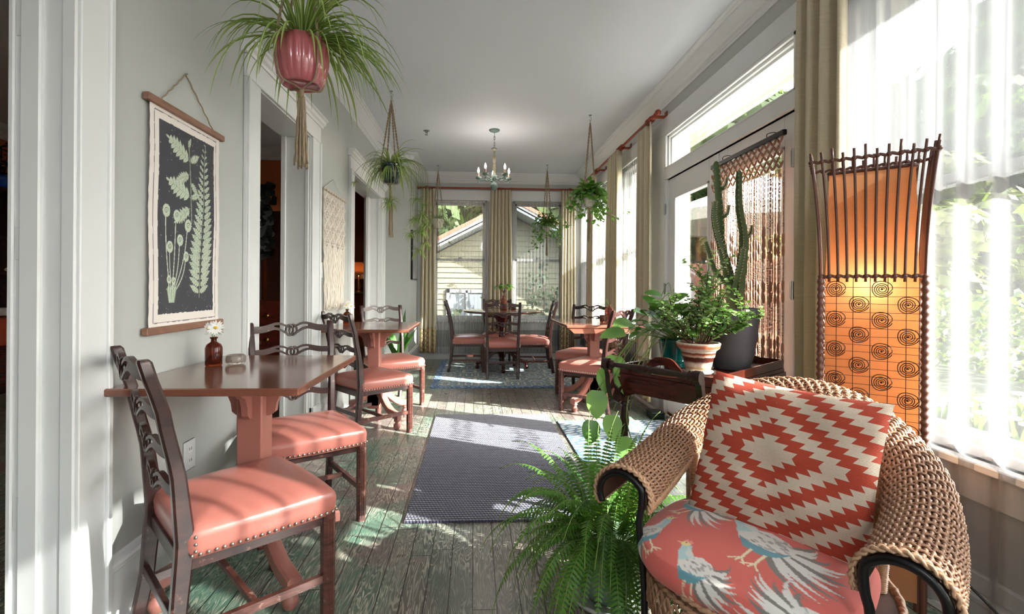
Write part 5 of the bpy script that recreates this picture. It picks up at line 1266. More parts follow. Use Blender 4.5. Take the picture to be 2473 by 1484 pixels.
# D: smaller hanging plant, right far window
bp = pot_simple([(0.001, 0.0), (0.05, 0.0), (0.06, 0.01), (0.072, 0.09), (0.073, 0.12), (0.066, 0.12)], simple('white plastic pot', (206, 204, 200), 0.4), 0.1, 0.065)
ex = [(0, 0, [(-0.03, 0, 0.1), (-0.14, 0, 0.02), (-0.15, 0, -0.16), (-0.2, 0, -0.22), (-0.27, 0, -0.24)])]
trailing('small-leaved hanging plant before the right far window', (1.055, 6.95, 1.93), 33, 26, (0.1, 0.34), bp, 0.14, 0.055, 0.36, ex, spread=0.15, leafn=13, name='hanging_plant', up=1.2)
hanger('slim macrame hanger before the right far window', (1.055, 6.95), CZ, 2.05, 1.935, 0.078, 1.60, rz=0.3, cords=3, tas_r=0.022, ntas=10)

# ---- on the serving tray ------------------------------------------
TR = 0.7553
# charcoal planter + cactus
cp = thing('potted_cactus', 'tall branching cactus in a large charcoal planter on the tray table', 'cactus', (1.29, 2.33, TR + 0.001))
MB().lathe([(0.001, 0.0), (0.078, 0.0), (0.085, 0.006), (0.105, 0.08), (0.118, 0.17), (0.125, 0.255), (0.126, 0.30), (0.124, 0.305), (0.118, 0.305), (0.115, 0.28)], 48).build('pot', M['greypot'], cp, smooth=True)
MB().lathe([(0.001, 0.275), (0.06, 0.28), (0.114, 0.275)], 30).build('soil', M['soil'], cp)
def cactus_mat():
    t = NT('ridged cactus skin'); z = t.sep(t.coord('Object'))[2]; nz = t.noise(t.coord('Object', scale=(1, 1, 4)), 16, 3); c = t.mix(nz, srgb(54, 68, 44), srgb(88, 108, 58)); f = t.ramp(t.math('ADD', z, t.math('MULTIPLY', nz, 0.1)), [(0.30, (0, 0, 0, 1)), (0.46, (1, 1, 1, 1))]); c = t.mix(f, srgb(132, 116, 82), c)
    return t.fin(t.pbr(c, 0.6, 0, t.bump(nz, 0.3, 0.003)))
CM = cactus_mat(); SP = simple('pale cactus spines', (190, 176, 140), 0.7)
def stemc(pts, r0, r1, seed):
    P = bez(pts, 8); m = MB(); sp = MB(); n = len(P); R_ = []; rr = random.Random(seed); ph = rr.uniform(0, 1); d0 = V(1, 0, 0)
    for i, p in enumerate(P):
        t = i / (n - 1); tg = (P[min(i + 1, n - 1)] - P[max(i - 1, 0)]).normalized(); u = (d0 - tg * d0.dot(tg)).normalized(); w = tg.cross(u); rad = lerp(r0, r1, t) * (1 + 0.06 * math.sin(i * 1.7)) * (0.3 if i == n - 1 else 1)
        R_.append([p + (u * math.cos(a) + w * math.sin(a)) * rad * (1.35 if k % 2 == 0 else 0.62) for k, a in enumerate([ph + 2 * PI * k / 8 for k in range(8)])])
        if i % 1 == 0 and i > 3:
            for k in (0, 2, 4, 6): q = R_[-1][k]; o_ = (q - p).normalized(); sp.sphere(q, 0.0028, 5, 3); sp.tube([q, q + o_ * 0.009 + tg * 0.004], 0.0007, 3); 
    m.rings(R_, True, True); o = m.build('stem', CM, cp, auto=50); sp.build('spines', SP, o)
stemc([(0.0, 0, 0.27), (-0.005, 0.01, 0.45), (-0.05, 0.01, 0.62), (-0.065, 0.005, 0.82), (-0.085, 0.0, 1.04)], 0.024, 0.014, 1)
stemc([(0.03, 0.01, 0.27), (0.04, 0.0, 0.42), (0.05, -0.01, 0.56), (0.055, -0.01, 0.66), (0.035, 0.0, 0.82), (0.04, 0.01, 1.0)], 0.022, 0.010, 2)
stemc([(-0.01, 0.01, 0.42), (-0.07, 0.02, 0.48), (-0.10, 0.02, 0.56), (-0.125, 0.02, 0.64)], 0.013, 0.009, 3)
stemc([(-0.02, 0.0, 0.44), (-0.055, -0.02, 0.52), (-0.075, -0.02, 0.60)], 0.013, 0.008, 4)
stemc([(-0.035, 0.0, 0.56), (-0.075, 0.0, 0.66), (-0.095, 0.0, 0.76), (-0.09, 0.0, 0.84)], 0.013, 0.008, 5)
stemc([(0.03, 0.03, 0.30), (0.06, 0.04, 0.42), (0.075, 0.04, 0.55), (0.07, 0.03, 0.62)], 0.018, 0.011, 6)
stemc([(0.0, -0.02, 0.40), (0.01, -0.05, 0.50), (0.03, -0.05, 0.60)], 0.014, 0.009, 7)
for x, z, s in ((-0.055, 0.90, 1), (-0.045, 0.76, 1), (0.075, 0.66, 1)): stemc([(x, 0, z), (x + 0.02, 0, z + 0.02), (x + 0.028, 0, z + 0.06)], 0.008, 0.005, int(z * 100))
# teal pot + pothos
tp_ = thing('potted_pothos', 'green pothos in a ribbed teal pot at the left end of the tray table', 'plant', (1.05, 2.47, TR + 0.001))
tp_.location = (1.03, 2.395, TR + 0.001)
MB().lathe([(0.001, 0), (0.05, 0), (0.055, 0.004), (0.050, 0.02), (0.062, 0.03), (0.068, 0.04)] + [(0.068 + 0.012 * (i / 20) + 0.0015 * (i % 2), 0.04 + 0.085 * i / 20) for i in range(21)] + [(0.083, 0.13), (0.084, 0.142), (0.078, 0.144), (0.075, 0.13)], 40).build('pot', M['tealpot'], tp_, smooth=True)
MB().lathe([(0.001, 0.125), (0.074, 0.125)], 24).build('soil', M['soil'], tp_)
# pot dimensions follow the photo, leaves are large and heart shaped
rr = random.Random(77); m = MB(); sm = MB()
big = [((-0.23, -0.02, 0.22), (-1, -.4, .2), .11), ((-0.26, 0.0, 0.17), (-1, 0, 0.1), .12), ((-0.15, -0.02, 0.26), (-.8, -.5, .5), .10), ((-0.08, 0.03, 0.30), (-.5, .2, .6), .09), ((-0.05, 0.06, 0.36), (-.7, 0, .3), .085), ((0.0, 0.04, 0.33), (.4, -.2, .4), .08), ((-0.32, -0.04, 0.06), (-.3, -.5, -.8), .12), ((-0.37, -0.06, 0.0), (-.2, -.4, -.9), .11), ((-0.43, -0.1, -0.10), (-.1, -.3, -1), .12), ((-0.30, -0.08, -0.02), (.1, -.5, -.9), .10), ((-0.2, -0.06, -0.0), (-.3, -.8, -.3), .07), ((-0.12, -0.1, 0.0), (-.2, -.8, -.5), .07), ((-0.1, 0.0, 0.2), (-.6, -.6, .2), .09), ((0.05, 0.02, 0.22), (.3, -.6, .3), .08), ((-0.36, -0.1, -0.22), (0, -.5, -1), .11), ((-0.31, -0.12, -0.32), (.1, -.5, -1), .11), ((-0.46, -0.12, -0.24), (-.2, -.4, -1), .10)]
for p, d, s in big:
    m.leaf(p, V(*d), V(0, -0.5, 1), s * 1.15, s * 0.44, 0.5, mi=rr.choice((0, 1, 1)), n=7)
    sm.tube(bez([(0, 0, 0.13), (p[0] * 0.4, p[1] * 0.4, max(p[2], 0.13) + 0.06), p], 6), 0.0018, 5)
for _ in range(60):
    a = rr.uniform(0, 2 * PI); e = rr.uniform(0.1, 1.3); d = V(math.cos(a) * math.cos(e), math.sin(a) * math.cos(e), math.sin(e)); p = V(-0.03, 0, 0.15) + V(d.x * 0.15, d.y * 0.11, d.z * 0.14); s = rr.uniform(0.06, 0.09); m.leaf(p, d + V(0, -0.2, -0.2), V(0, 0, 1), s, s * 0.42, 0.7, mi=rr.choice((0, 1)), n=6); sm.tube([(0, 0, 0.13), tuple(p)], 0.0014, 5)
for q in ([(-0.05, 0, 0.14), (-0.22, -0.06, 0.16), (-0.34, -0.08, 0.02), (-0.36, -0.08, -0.14), (-0.43, -0.1, -0.12)], [(-0.05, 0, 0.14), (-0.18, -0.1, 0.1), (-0.26, -0.12, -0.04), (-0.29, -0.12, -0.22), (-0.25, -0.12, -0.36), (-0.2, -0.12, -0.37)], [(-0.04, 0, 0.14), (-0.14, -0.06, 0.14), (-0.18, -0.08, -0.02)]): sm.tube(bez(q, 8), 0.0028, 6)
m.build('foliage', [M['pothos'], M['pothosp']], tp_, smooth=True); sm.build('stems', M['greenstem'], tp_, smooth=True)
# striped ceramic pot with elephant bush + saucer
sx, sy = 1.05, 2.185
sau = MB().lathe([(0.001, 0.0), (0.045, 0.0), (0.06, 0.006), (0.070, 0.016), (0.067, 0.018), (0.055, 0.008), (0.001, 0.006)], 36).build('plant_saucer', simple('chalky white saucer', (176, 168, 156), 0.7, var=0.12, vs=20), None, smooth=True); sau.location = (sx, sy, TR + 0.001)
tag(sau, 'chalky white saucer beneath the striped clay pot', 'saucer')
ep = thing('potted_elephant_bush', 'small-leaved bushy succulent in a brown and cream striped clay pot', 'plant', (sx, sy, TR + 0.008))
def stripe_mat():
    t = NT('drip-glazed striped clay'); c = t.coord('Object'); z = t.sep(c)[2]; nz = t.noise(t.coord('Object', scale=(1, 1, 0.25)), 60, 4, 0.7); zz = t.math('DIVIDE', t.math('ADD', z, t.math('MULTIPLY_ADD', nz, 0.012, -0.006)), 0.145)
    br = srgb(86, 40, 32); tc = srgb(176, 96, 66); cm = srgb(214, 202, 182); oc = srgb(176, 140, 88)
    col = t.ramp(zz, [(0.0, cm), (0.1, cm), (0.17, oc), (0.24, cm), (0.32, cm), (0.40, br), (0.52, br), (0.56, cm), (0.62, tc), (0.66, br), (0.69, cm), (0.78, cm), (0.84, tc), (0.90, tc), (0.96, cm)], 'LINEAR')
    return t.fin(t.pbr(col, 0.35, 0, t.bump(t.noise(c, 40, 3), 0.4, 0.002)))
MB().lathe([(0.001, 0), (0.048, 0), (0.052, 0.004), (0.058, 0.03), (0.060, 0.034), (0.068, 0.07), (0.072, 0.074), (0.078, 0.105), (0.082, 0.108), (0.094, 0.118), (0.098, 0.14), (0.094, 0.143), (0.088, 0.14), (0.085, 0.13)], 44).build('pot', stripe_mat(), ep, smooth=True)
MB().lathe([(0.001, 0.13), (0.085, 0.128)], 24).build('soil', M['soil'], ep)
m = MB(); sm = MB(); rr = random.Random(12)
def twig(p, d, ln, depth):
    P = [p]; cur = Vector(d).normalized()
    n = max(3, int(ln / 0.02))
    for i in range(n): cur = (cur + V(rr.uniform(-.25, .25), rr.uniform(-.25, .25), rr.uniform(-.12, .16))).normalized(); P.append(P[-1] + cur * ln / n)
    sm.tube(P, [lerp(0.0042, 0.0016, i / len(P)) * (0.6 if depth else 1) for i in range(len(P))], 5)
    for i, q in enumerate(P[1:] if depth else P[3:]):
        for s in (-1, 1, 0.4, -0.6):
            a = rr.uniform(0, 2 * PI); dd = (V(math.cos(a), math.sin(a), rr.uniform(-.2, .7))).normalized(); m.leaf(q + dd * 0.003, dd, V(rr.uniform(-1, 1), rr.uniform(-1, 1), 1), rr.uniform(0.013, 0.021), 0.0085, 0.1, mi=rr.choice((0, 1)), n=3)
        if depth < 2 and rr.random() < 0.5: twig(q, cur + V(rr.uniform(-1, 1), rr.uniform(-1, 1), rr.uniform(-.2, .6)), ln * rr.uniform(0.35, 0.6), depth + 1)
for k in range(16):
    a = 2 * PI * k / 16 + rr.uniform(-.2, .2); e = rr.uniform(0.1, 1.1); twig(V(0.03 * math.cos(a), 0.03 * math.sin(a), 0.13), (math.cos(a) * math.cos(e), math.sin(a) * math.cos(e), math.sin(e) + 0.25), rr.uniform(0.14, 0.24), 0)
twig(V(0, 0.0, 0.13), (-0.35, 0.35, 1.3), 0.36, 1); twig(V(0.03, 0, 0.13), (0.9, -0.3, 0.7), 0.25, 0)
m.build('foliage', [M['jade'], M['pothosp']], ep, smooth=True); sm.build('stems', M['stem'], ep, smooth=True)

# ---- fern in celadon pot ------------------------------------------------
fx, fy = 0.505, 1.77
sau = MB().lathe([(0.001, 0.002), (0.12, 0.002), (0.145, 0.012), (0.155, 0.03), (0.150, 0.032), (0.13, 0.014), (0.001, 0.012)], 40).build('plant_saucer', simple('grey white saucer', (190, 192, 184), 0.4), None, smooth=True); sau.location = (fx, fy, 0); tag(sau, 'pale glazed saucer on the floor under the fern pot', 'saucer')
fp = thing('potted_fern', 'lush Boston fern in a pale green pot on the floor beside the wicker chair', 'fern', (fx, fy, 0.015))
MB().lathe([(0.001, 0), (0.085, 0), (0.095, 0.008), (0.125, 0.06), (0.142, 0.12), (0.150, 0.18), (0.158, 0.205), (0.160, 0.215), (0.152, 0.22), (0.142, 0.21)], 48).build('pot', simple('pale celadon pot', (126, 152, 128), 0.3, var=0.06, Coat_Weight=0.4), fp, smooth=True)
MB().lathe([(0.001, 0.20), (0.141, 0.195)], 30).build('soil', M['soil'], fp)
def frond(m, sm, base, az, elev, ln, w, droop, rr, mi):
    d = V(math.cos(az) * math.cos(elev), math.sin(az) * math.cos(elev), math.sin(elev)); p = Vector(base); n = int(ln / 0.0135); P = [p.copy()]; side = d.cross(V(0, 0, 1)).normalized(); tw = rr.uniform(-0.35, 0.35)
    for i in range(n):
        t = i / n; p = p + d * (ln / n); d = (d + V(0, 0, -droop / n * (0.5 + 1.3 * t)) + side * tw / n).normalized(); P.append(p.copy()); sd = d.cross(V(0, 0, 1)); sd = sd.normalized() if sd.length > 0.2 else side; side = sd; up = sd.cross(d)
        if t < 0.10: continue
        pw_ = w * (math.sin(PI * min(1, (t - 0.06) * 1.05 + 0.18)) ** 0.75 if t < 0.98 else 0.2) * rr.uniform(0.85, 1.05)
        for s in (-1, 1):
            dd = (sd * s + d * 0.28 + up * rr.uniform(-0.25, 0.05)).normalized(); hw = 0.0048; a = p; b = a + dd * pw_ * 0.45 - V(0, 0, 0.10 * pw_); c = a + dd * pw_ - V(0, 0, 0.35 * pw_); o = len(m.v)
            m.v.extend([tuple(a - d * hw * 0.7), tuple(a + d * hw * 0.7), tuple(b - d * hw), tuple(b + d * hw), tuple(c)]); m.f.append((o, o + 1, o + 3, o + 2)); m.m.append(mi); m.f.append((o + 2, o + 3, o + 4)); m.m.append(mi)
    sm.tube(P[::3] + [P[-1]], 0.0015, 4)
rr = random.Random(4); m = MB(); sm = MB()
for k in range(120):
    az = rr.uniform(0, 2 * PI); e = rr.uniform(0.2, 1.5); ln = rr.uniform(0.26, 0.52); bb_ = (0.06 * math.cos(az), 0.06 * math.sin(az), 0.20); frond(m, sm, bb_, az, e, ln, rr.uniform(0.028, 0.040), rr.uniform(1.6, 3.6), rr, rr.choice((0, 0, 1)))
for az, e, ln, dr_ in ((3.3, 0.95, 0.50, 2.6), (3.9, 0.7, 0.52, 3.3), (4.2, 0.8, 0.55, 3.4), (4.55, 0.6, 0.52, 3.2), (4.9, 0.8, 0.50, 3.4), (3.6, 1.0, 0.52, 2.8), (2.9, 1.15, 0.48, 2.0), (3.1, 0.7, 0.50, 2.2), (2.6, 1.2, 0.50, 1.8), (1.2, 1.2, 0.50, 1.6), (0.6, 0.9, 0.42, 1.8), (0.9, 1.1, 0.5, 1.4), (0.2, 0.5, 0.40, 1.6), (4.05, 0.4, 0.50, 2.8), (3.45, 0.5, 0.54, 2.8)):
    frond(m, sm, (0.07 * math.cos(az), 0.07 * math.sin(az), 0.20), az, e, ln, 0.033, dr_, rr, 0)
m.build('fronds', [M['fern'], M['fernd']], fp, smooth=False); sm.build('stalks', M['greenstem'], fp, smooth=True)

# ---- plant on the floor far left ------------------------------------------
q = thing('potted_plant', 'broad-leaved floor plant in a yellow-green pot beside the far wall pier', 'plant', (-0.98, 6.16, 0.0))
MB().lathe([(0.001, 0.001), (0.08, 0.001), (0.11, 0.2), (0.115, 0.22), (0.105, 0.22)], 28).build('pot', simple('yellow-green pot', (168, 172, 70), 0.4), q, smooth=True); MB().lathe([(0.001, 0.2), (0.105, 0.2)], 20).build('soil', M['soil'], q)
m = MB(); rr = random.Random(8)
for k in range(16): a = rr.uniform(0, 2 * PI); m.leaf((0.03 * math.cos(a), 0.03 * math.sin(a), 0.22), (math.cos(a) * 0.35, math.sin(a) * 0.35, 1), V(math.cos(a), math.sin(a), 0.3), rr.uniform(0.28, 0.55), rr.uniform(0.035, 0.055), rr.uniform(0.3, 0.9), mi=k % 2, n=8, shape='lance')
m.leaf((0.02, 0, 0.25), (0.12, 0, 1), V(0.3, -1, 0), 0.62, 0.03, 0.1, 0, n=8, shape='lance')
m.build('foliage', [M['deepgreen'], M['pothos']], q, smooth=True)

# ---- handled grey planter under the tray table, small box by the door -------
gp = thing('handled_planter', 'grey stoneware basket planter with a tall looped handle under the tray table', 'planter', (1.13, 1.98, 0.0), 0.45)
gm_ = simple('mottled grey stoneware', (150, 152, 146), 0.35, var=0.3, vs=9)
MB().lathe([(0.001, 0.001), (0.07, 0.001), (0.10, 0.03), (0.125, 0.09), (0.128, 0.14), (0.118, 0.16), (0.11, 0.15)], 36).build('basin', gm_, gp, smooth=True)
m = MB(); P = [V(0.115 * math.cos(t), 0, 0.14 + 0.30 * math.sin(t) ** 0.8) for t in [PI * k / 20 for k in range(21)]]; R_ = []
for i, p in enumerate(P):
    tg = (P[min(i + 1, 20)] - P[max(0, i - 1)]).normalized(); nn = V(tg.z, 0, -tg.x); w = 0.045; R_.append([p + nn * 0.014 * c + V(0, w * s_, 0) for c, s_ in ((-1, -1), (1, -0.9), (1.2, 0), (1, 0.9), (-1, 1), (-0.7, 0))])
m.rings(R_, True, True); m.build('handle', gm_, gp, smooth=True)
sp_ = thing('small_black_pot', 'small black nursery pot with a trailing plant inside the grey handled planter', 'plant', (1.13, 1.98, 0.12))
MB().lathe([(0.001, 0.0), (0.04, 0.0), (0.055, 0.08), (0.06, 0.085), (0.058, 0.10), (0.052, 0.1)], 24).build('pot', M['iron'], sp_, smooth=True); MB().lathe([(0.001, 0.088), (0.05, 0.088)], 16).build('soil', M['soil'], sp_)
m = MB(); rr = random.Random(2)
for k in range(26): a = rr.uniform(0, 2 * PI); m.leaf((0, 0, 0.09), (math.cos(a), math.sin(a), rr.uniform(0.4, 1.4)), V(0, 0, 1), rr.uniform(0.06, 0.12), 0.012, 1.4, mi=0, n=5, shape='lance')
m.build('foliage', M['fern'], sp_, smooth=True)
bx_ = thing('door_box', 'small dark green box on the floor by the door frame', 'box', (1.60, 4.17, 0))
MB().bbox(-0.04, 0.075, -0.07, 0.07, 0.0, 0.05, 0.003).build('body', simple('dark green box', (28, 44, 32), 0.3), bx_); MB().bbox(-0.044, 0.079, -0.074, 0.074, 0.05, 0.06, 0.003).build('lid', simple('darker green lid', (20, 32, 26), 0.3), bx_)

# ================================================================ TABLE ITEMS
M['amber'] = None
def gl(name, rgb, rough=0.05, dens=1.0):
    t = NT(name); b = t.pbr(srgb(*rgb), rough, 0, None, Transmission_Weight=0.9, IOR=1.35); return t.fin(b)
M['amber'] = gl('amber ribbed glass', (150, 70, 40)); M['rose'] = gl('rose glass', (214, 150, 130)); M['clear'] = gl('clear cut glass', (240, 236, 228))
M['petal'] = simple('white petals', (244, 244, 240), 0.7); M['yolk'] = simple('yellow flower centre', (226, 190, 60), 0.8)
def bud_vase(label, loc, mat, h=0.12, r_=0.032, neck=0.011, ribs=True):
    v = thing('bud_vase', label, 'vase', loc); n = 36
    MB().lathe([(0.001, 0.0), (r_ * 0.9, 0.0), (r_, 0.004), (r_, h * 0.62), (r_ * 0.85, h * 0.74), (neck, h * 0.84), (neck, h * 0.93), (neck * 1.35, h * 0.96), (neck * 1.35, h), (neck * 0.9, h), (neck * 0.9, h * 0.85), (r_ * 0.88, h * 0.7), (r_ * 0.9, 0.01), (0.001, 0.008)], n, flute=(lambda a, z: 1 + (0.03 * abs(math.cos(a * 9)) if 0.004 < z < h * 0.7 else 0)) if ribs else None).build('bottle', mat, v, smooth=True)
    return v
def daisy(parent_label, loc, stems, h0, seed=1, label='', petals=16, pr=0.030):
    d = thing('daisies', label, 'flowers', loc); rr = random.Random(seed)
    sm = MB()
    for k, (x, y, z, tx, ty) in enumerate(stems): sm.tube(bez([(0, 0, 0.012), (x * 0.15, y * 0.15, h0), (x, y, z)], 6), 0.0016, 5)
    sm.build('stems', M['greenstem'], d, smooth=True)
    for k, (x, y, z, tx, ty) in enumerate(stems):
        m = MB(); nrm = V(tx, ty, 0.45).normalized(); u = nrm.orthogonal().normalized(); w = nrm.cross(u); c = V(x, y, z)
        for i in range(petals): a = 2 * PI * i / petals + rr.uniform(-.1, .1); dd = u * math.cos(a) + w * math.sin(a); m.leaf(c + dd * 0.006, (dd + nrm * 0.15), nrm, pr * rr.uniform(0.85, 1.05), 0.0052, 0.2, n=4, shape='lance')
        o = m.build('petals', M['petal'], d, smooth=True); MB().sphere(c + nrm * 0.003, 0.0085, 10, 6, sc=(1, 1, 0.7)).build('flower_centre', M['yolk'], o, smooth=True)
    return d
T1 = (-0.95, 1.86, TZ)
def at(px, py, z):   # a point of the photograph on the horizontal plane z
    cx, cy, f = 1203, 692.4, 1150; c, s = math.cos(roll), math.sin(roll); a = px - cx; b = py - cy; u = (a * c + b * s) / f; v = (-a * s + b * c) / f
    d = V(u * math.cos(yaw) + math.sin(yaw), -u * math.sin(yaw) + math.cos(yaw), -v); t = (z - 1.16) / d.z; return V(0, 0, 1.16) + d * t
p = at(516, 884, TZ); bud_vase('ribbed amber bottle vase on the nearest table', tuple(p + V(0, 0, 0.0005)), M['amber'])
daisy('', tuple(p + V(0, 0, 0.001)), [(-0.022, 0.005, 0.155, -0.35, -0.9), (0.012, -0.008, 0.158, 0.1, -1.0), (0.002, 0.012, 0.15, 0.1, 0.6)], 0.11, label='white daisies with yellow centres standing in the amber bottle on the nearest table')
p = at(569, 880, TZ); 
vt = MB().lathe([(0.001, 0), (0.026, 0), (0.036, 0.006), (0.040, 0.02), (0.037, 0.036), (0.034, 0.040), (0.030, 0.036), (0.031, 0.012), (0.001, 0.010)], 40, flute=lambda a, z: 1 + 0.035 * math.cos(a * 12 + z * 260) * (1 if 0.005 < z < 0.034 else 0)).build('votive_glass', M['clear'], None, smooth=True); vt.location = p + V(0, 0, 0.0005); tag(vt, 'low clear cut-glass votive beside the amber bottle', 'candle holder')
p = at(838, 783, TZ); bud_vase('small amber vase on the second wall table', tuple(p + V(0, 0, 0.0005)), M['amber'], 0.13, 0.034)
daisy('', tuple(p + V(0, 0, 0.001)), [(-0.03, 0.0, 0.16, -0.5, -0.8), (0.0, -0.02, 0.165, 0.0, -1), (0.035, 0.0, 0.155, 0.6, -0.7), (0.01, 0.01, 0.18, 0, -.6)], 0.12, seed=3, label='cluster of white blossoms in the vase on the second wall table', petals=12, pr=0.03)
p = at(1215, 763, TZ + 0.008); p = V(0.40, 6.52, TZ + 0.0085); bud_vase('pinkish bottle vase on the round table', tuple(p), M['rose'], 0.21, 0.05, 0.018)
w = thing('table_plant', 'leafy sprig standing in the bottle on the round table', 'plant', tuple(p + V(0, 0, 0.001))); m = MB(); sm = MB(); rr = random.Random(3)
for k in range(12):
    a = 2 * PI * k / 12; e = rr.uniform(0.2, 1.2); q_ = V(0.1 * math.cos(a) * math.cos(e) + 0.01, 0.1 * math.sin(a) * math.cos(e), 0.30 + 0.08 * math.sin(e)); sm.tube([(0, 0, 0.02), (0, 0, 0.24), tuple(q_)], 0.002, 5)
    for _ in range(2): m.leaf(q_, V(math.cos(a), math.sin(a), rr.uniform(-.5, .3)), V(0, 0, 1), 0.075, 0.024, 1.0, mi=k % 2, n=5, shape='lance')
m.build('foliage', [M['pothos'], M['pothosp']], w, smooth=True); sm.build('stems', M['stem'], w, smooth=True)
p = V(0.53, 6.42, TZ + 0.0085); gg = MB().lathe([(0.001, 0), (0.03, 0), (0.036, 0.01), (0.036, 0.06), (0.034, 0.06), (0.033, 0.012), (0.001, 0.01)], 24).build('votive_glass', M['rose'], None, smooth=True); gg.location = p; tag(gg, 'small pink votive glass on the round table', 'candle holder')
p = V(1.34, 4.68, TZ + 0.0005); bud_vase('patterned rose glass bottle on the right-hand table', tuple(p), M['rose'], 0.17, 0.042, 0.014)
w = thing('spider_sprig', 'pale spider plant sprig in the bottle on the right-hand table', 'plant', tuple(p + V(0, 0, 0.001))); m = MB()
for k in range(9): strap(m, (0, 0, 0.15), [3.6, 3.3, 2.9, 1.5, 1.9, 0.4, 4.4, 3.9, 2.3][k], rnd.uniform(0.5, 1.4), rnd.uniform(0.12, 0.22), 0.004, rnd.uniform(1, 2.5))
m.build('foliage', [M['spider'], M['spidery']], w, smooth=True); MB().tube([(0, 0, 0.01), (0, 0, 0.16)], 0.002, 5).build('stems', M['greenstem'], w)
p = V(1.24, 4.52, TZ + 0.0005); gg = MB().lathe([(0.001, 0), (0.03, 0), (0.035, 0.01), (0.037, 0.07), (0.035, 0.07), (0.033, 0.012), (0.001, 0.01)], 24).build('votive_glass', M['rose'], None, smooth=True); gg.location = p; tag(gg, 'rose votive glass beside the bottle on the right-hand table', 'candle holder')

# ================================================================ WALL PIECES
# botanical scroll
WS = L + 0.012
sc = thing('botanical_wall_scroll', 'canvas scroll print of pale ferns on black hanging from wooden bars on the left wall', 'wall hanging', (L, 2.045, 0))
for z, nm_ in ((1.845, 'top_bar'), (0.985, 'bottom_bar')): MB().bbox(0.006, 0.030, -0.262, 0.262, z - 0.014, z + 0.014, 0.003).build('hanging_bar', wood('scroll bar wood', (150, 112, 92), (118, 82, 66), 0.5, axis=(3, 2, 3)), sc)
W_, H_ = 470, 800; cv = Canvas(W_, H_, (226, 218, 212)); rr = random.Random(6)
bl = (70, 70, 76); ln_ = (84, 82, 88); gr = (190, 200, 180); gr2 = (150, 164, 142)
# image y axis runs up the scroll; x from near end to far end
fr_ = [(26, 26), (W_ - 26, 26), (W_ - 26, H_ - 26), (26, H_ - 26)]
for (a, b) in zip(fr_, fr_[1:] + fr_[:1]):
    k = 30; cv.line([(lerp(a[0], b[0], i / k) + rr.uniform(-1, 1), lerp(a[1], b[1], i / k) + rr.uniform(-1, 1)) for i in range(k + 1)], 3.2, ln_, 0.9)
ed = []
for a, b in zip([(52, 56), (W_ - 44, 56), (W_ - 44, H_ - 52), (52, H_ - 52)], [(W_ - 44, 56), (W_ - 44, H_ - 52), (52, H_ - 52), (52, 56)]): ed += [(lerp(a[0], b[0], i / 50) + rr.uniform(-1.5, 1.5), lerp(a[1], b[1], i / 50) + rr.uniform(-1.5, 1.5)) for i in range(50)]
cv.poly(ed, bl)
def leafp(x, y, ang, L_, W2, lobes=6, sub=True):
    # pinnate leaf: main axis with lobed leaflets either side
    for i in range(1, lobes + 1):
        t = i / lobes; px, py = x + math.cos(ang) * L_ * t, y + math.sin(ang) * L_ * t; w = W2 * math.sin(PI * (0.16 + 0.80 * t)) 
        for s in (-1, 1):
            a2 = ang + s * 1.05; ex_, ey_ = px + math.cos(a2) * w, py + math.sin(a2) * w; nx, ny = math.cos(ang), math.sin(ang); hw_ = L_ / lobes * 0.46
            cv.poly([(px - nx * hw_, py - ny * hw_), (lerp(px, ex_, 0.6) - nx * hw_, lerp(py, ey_, 0.6) - ny * hw_), (ex_, ey_), (lerp(px, ex_, 0.6) + nx * hw_, lerp(py, ey_, 0.6) + ny * hw_), (px + nx * hw_, py + ny * hw_)], gr); cv.line([(px, py), (ex_, ey_)], 1.2, gr2)
    cv.poly([(x + math.cos(ang) * L_ * 0.9 - math.sin(ang) * 6, y + math.sin(ang) * L_ * 0.9 + math.cos(ang) * 6), (x + math.cos(ang) * L_ * 1.12, y + math.sin(ang) * L_ * 1.12), (x + math.cos(ang) * L_ * 0.9 + math.sin(ang) * 6, y + math.sin(ang) * L_ * 0.9 - math.cos(ang) * 6)], gr); cv.line([(x, y), (x + math.cos(ang) * L_, y + math.sin(ang) * L_)], 2, gr2)
# tall frond on the right
fx0, fy0, fx1, fy1 = 320, 130, 360, 730
for i in range(23):
    t = i / 22; cx_, cy_ = lerp(fx0, fx1, t) + 6 * math.sin(t * 5), lerp(fy0, fy1, t); w = 92 * (1 - t) ** 0.72 * (0.55 + 0.45 * min(1, t * 4 + 0.25)) + 6
    for s in (-1, 1): leafp(cx_, cy_, PI / 2 - s * (1.15 - 0.25 * t), w, w * 0.26, lobes=max(3, int(w / 11)))
cv.line([(320, 110), (325, 300), (345, 520), (360, 735)], 4, gr2)
# broad frond upper left
for (x, y, a, l_) in ((245, 640, 2.75, 150), (245, 640, 0.5, 70), (250, 500, 2.85, 150), (252, 500, 0.35, 60), (240, 590, 3.6, 90), (248, 460, 3.75, 110), (250, 560, 5.6, 60), (236, 690, 1.2, 40)): leafp(x, y, a, l_, l_ * 0.30, lobes=7)
cv.line([(262, 400), (252, 500), (244, 640), (236, 720)], 5, gr2)
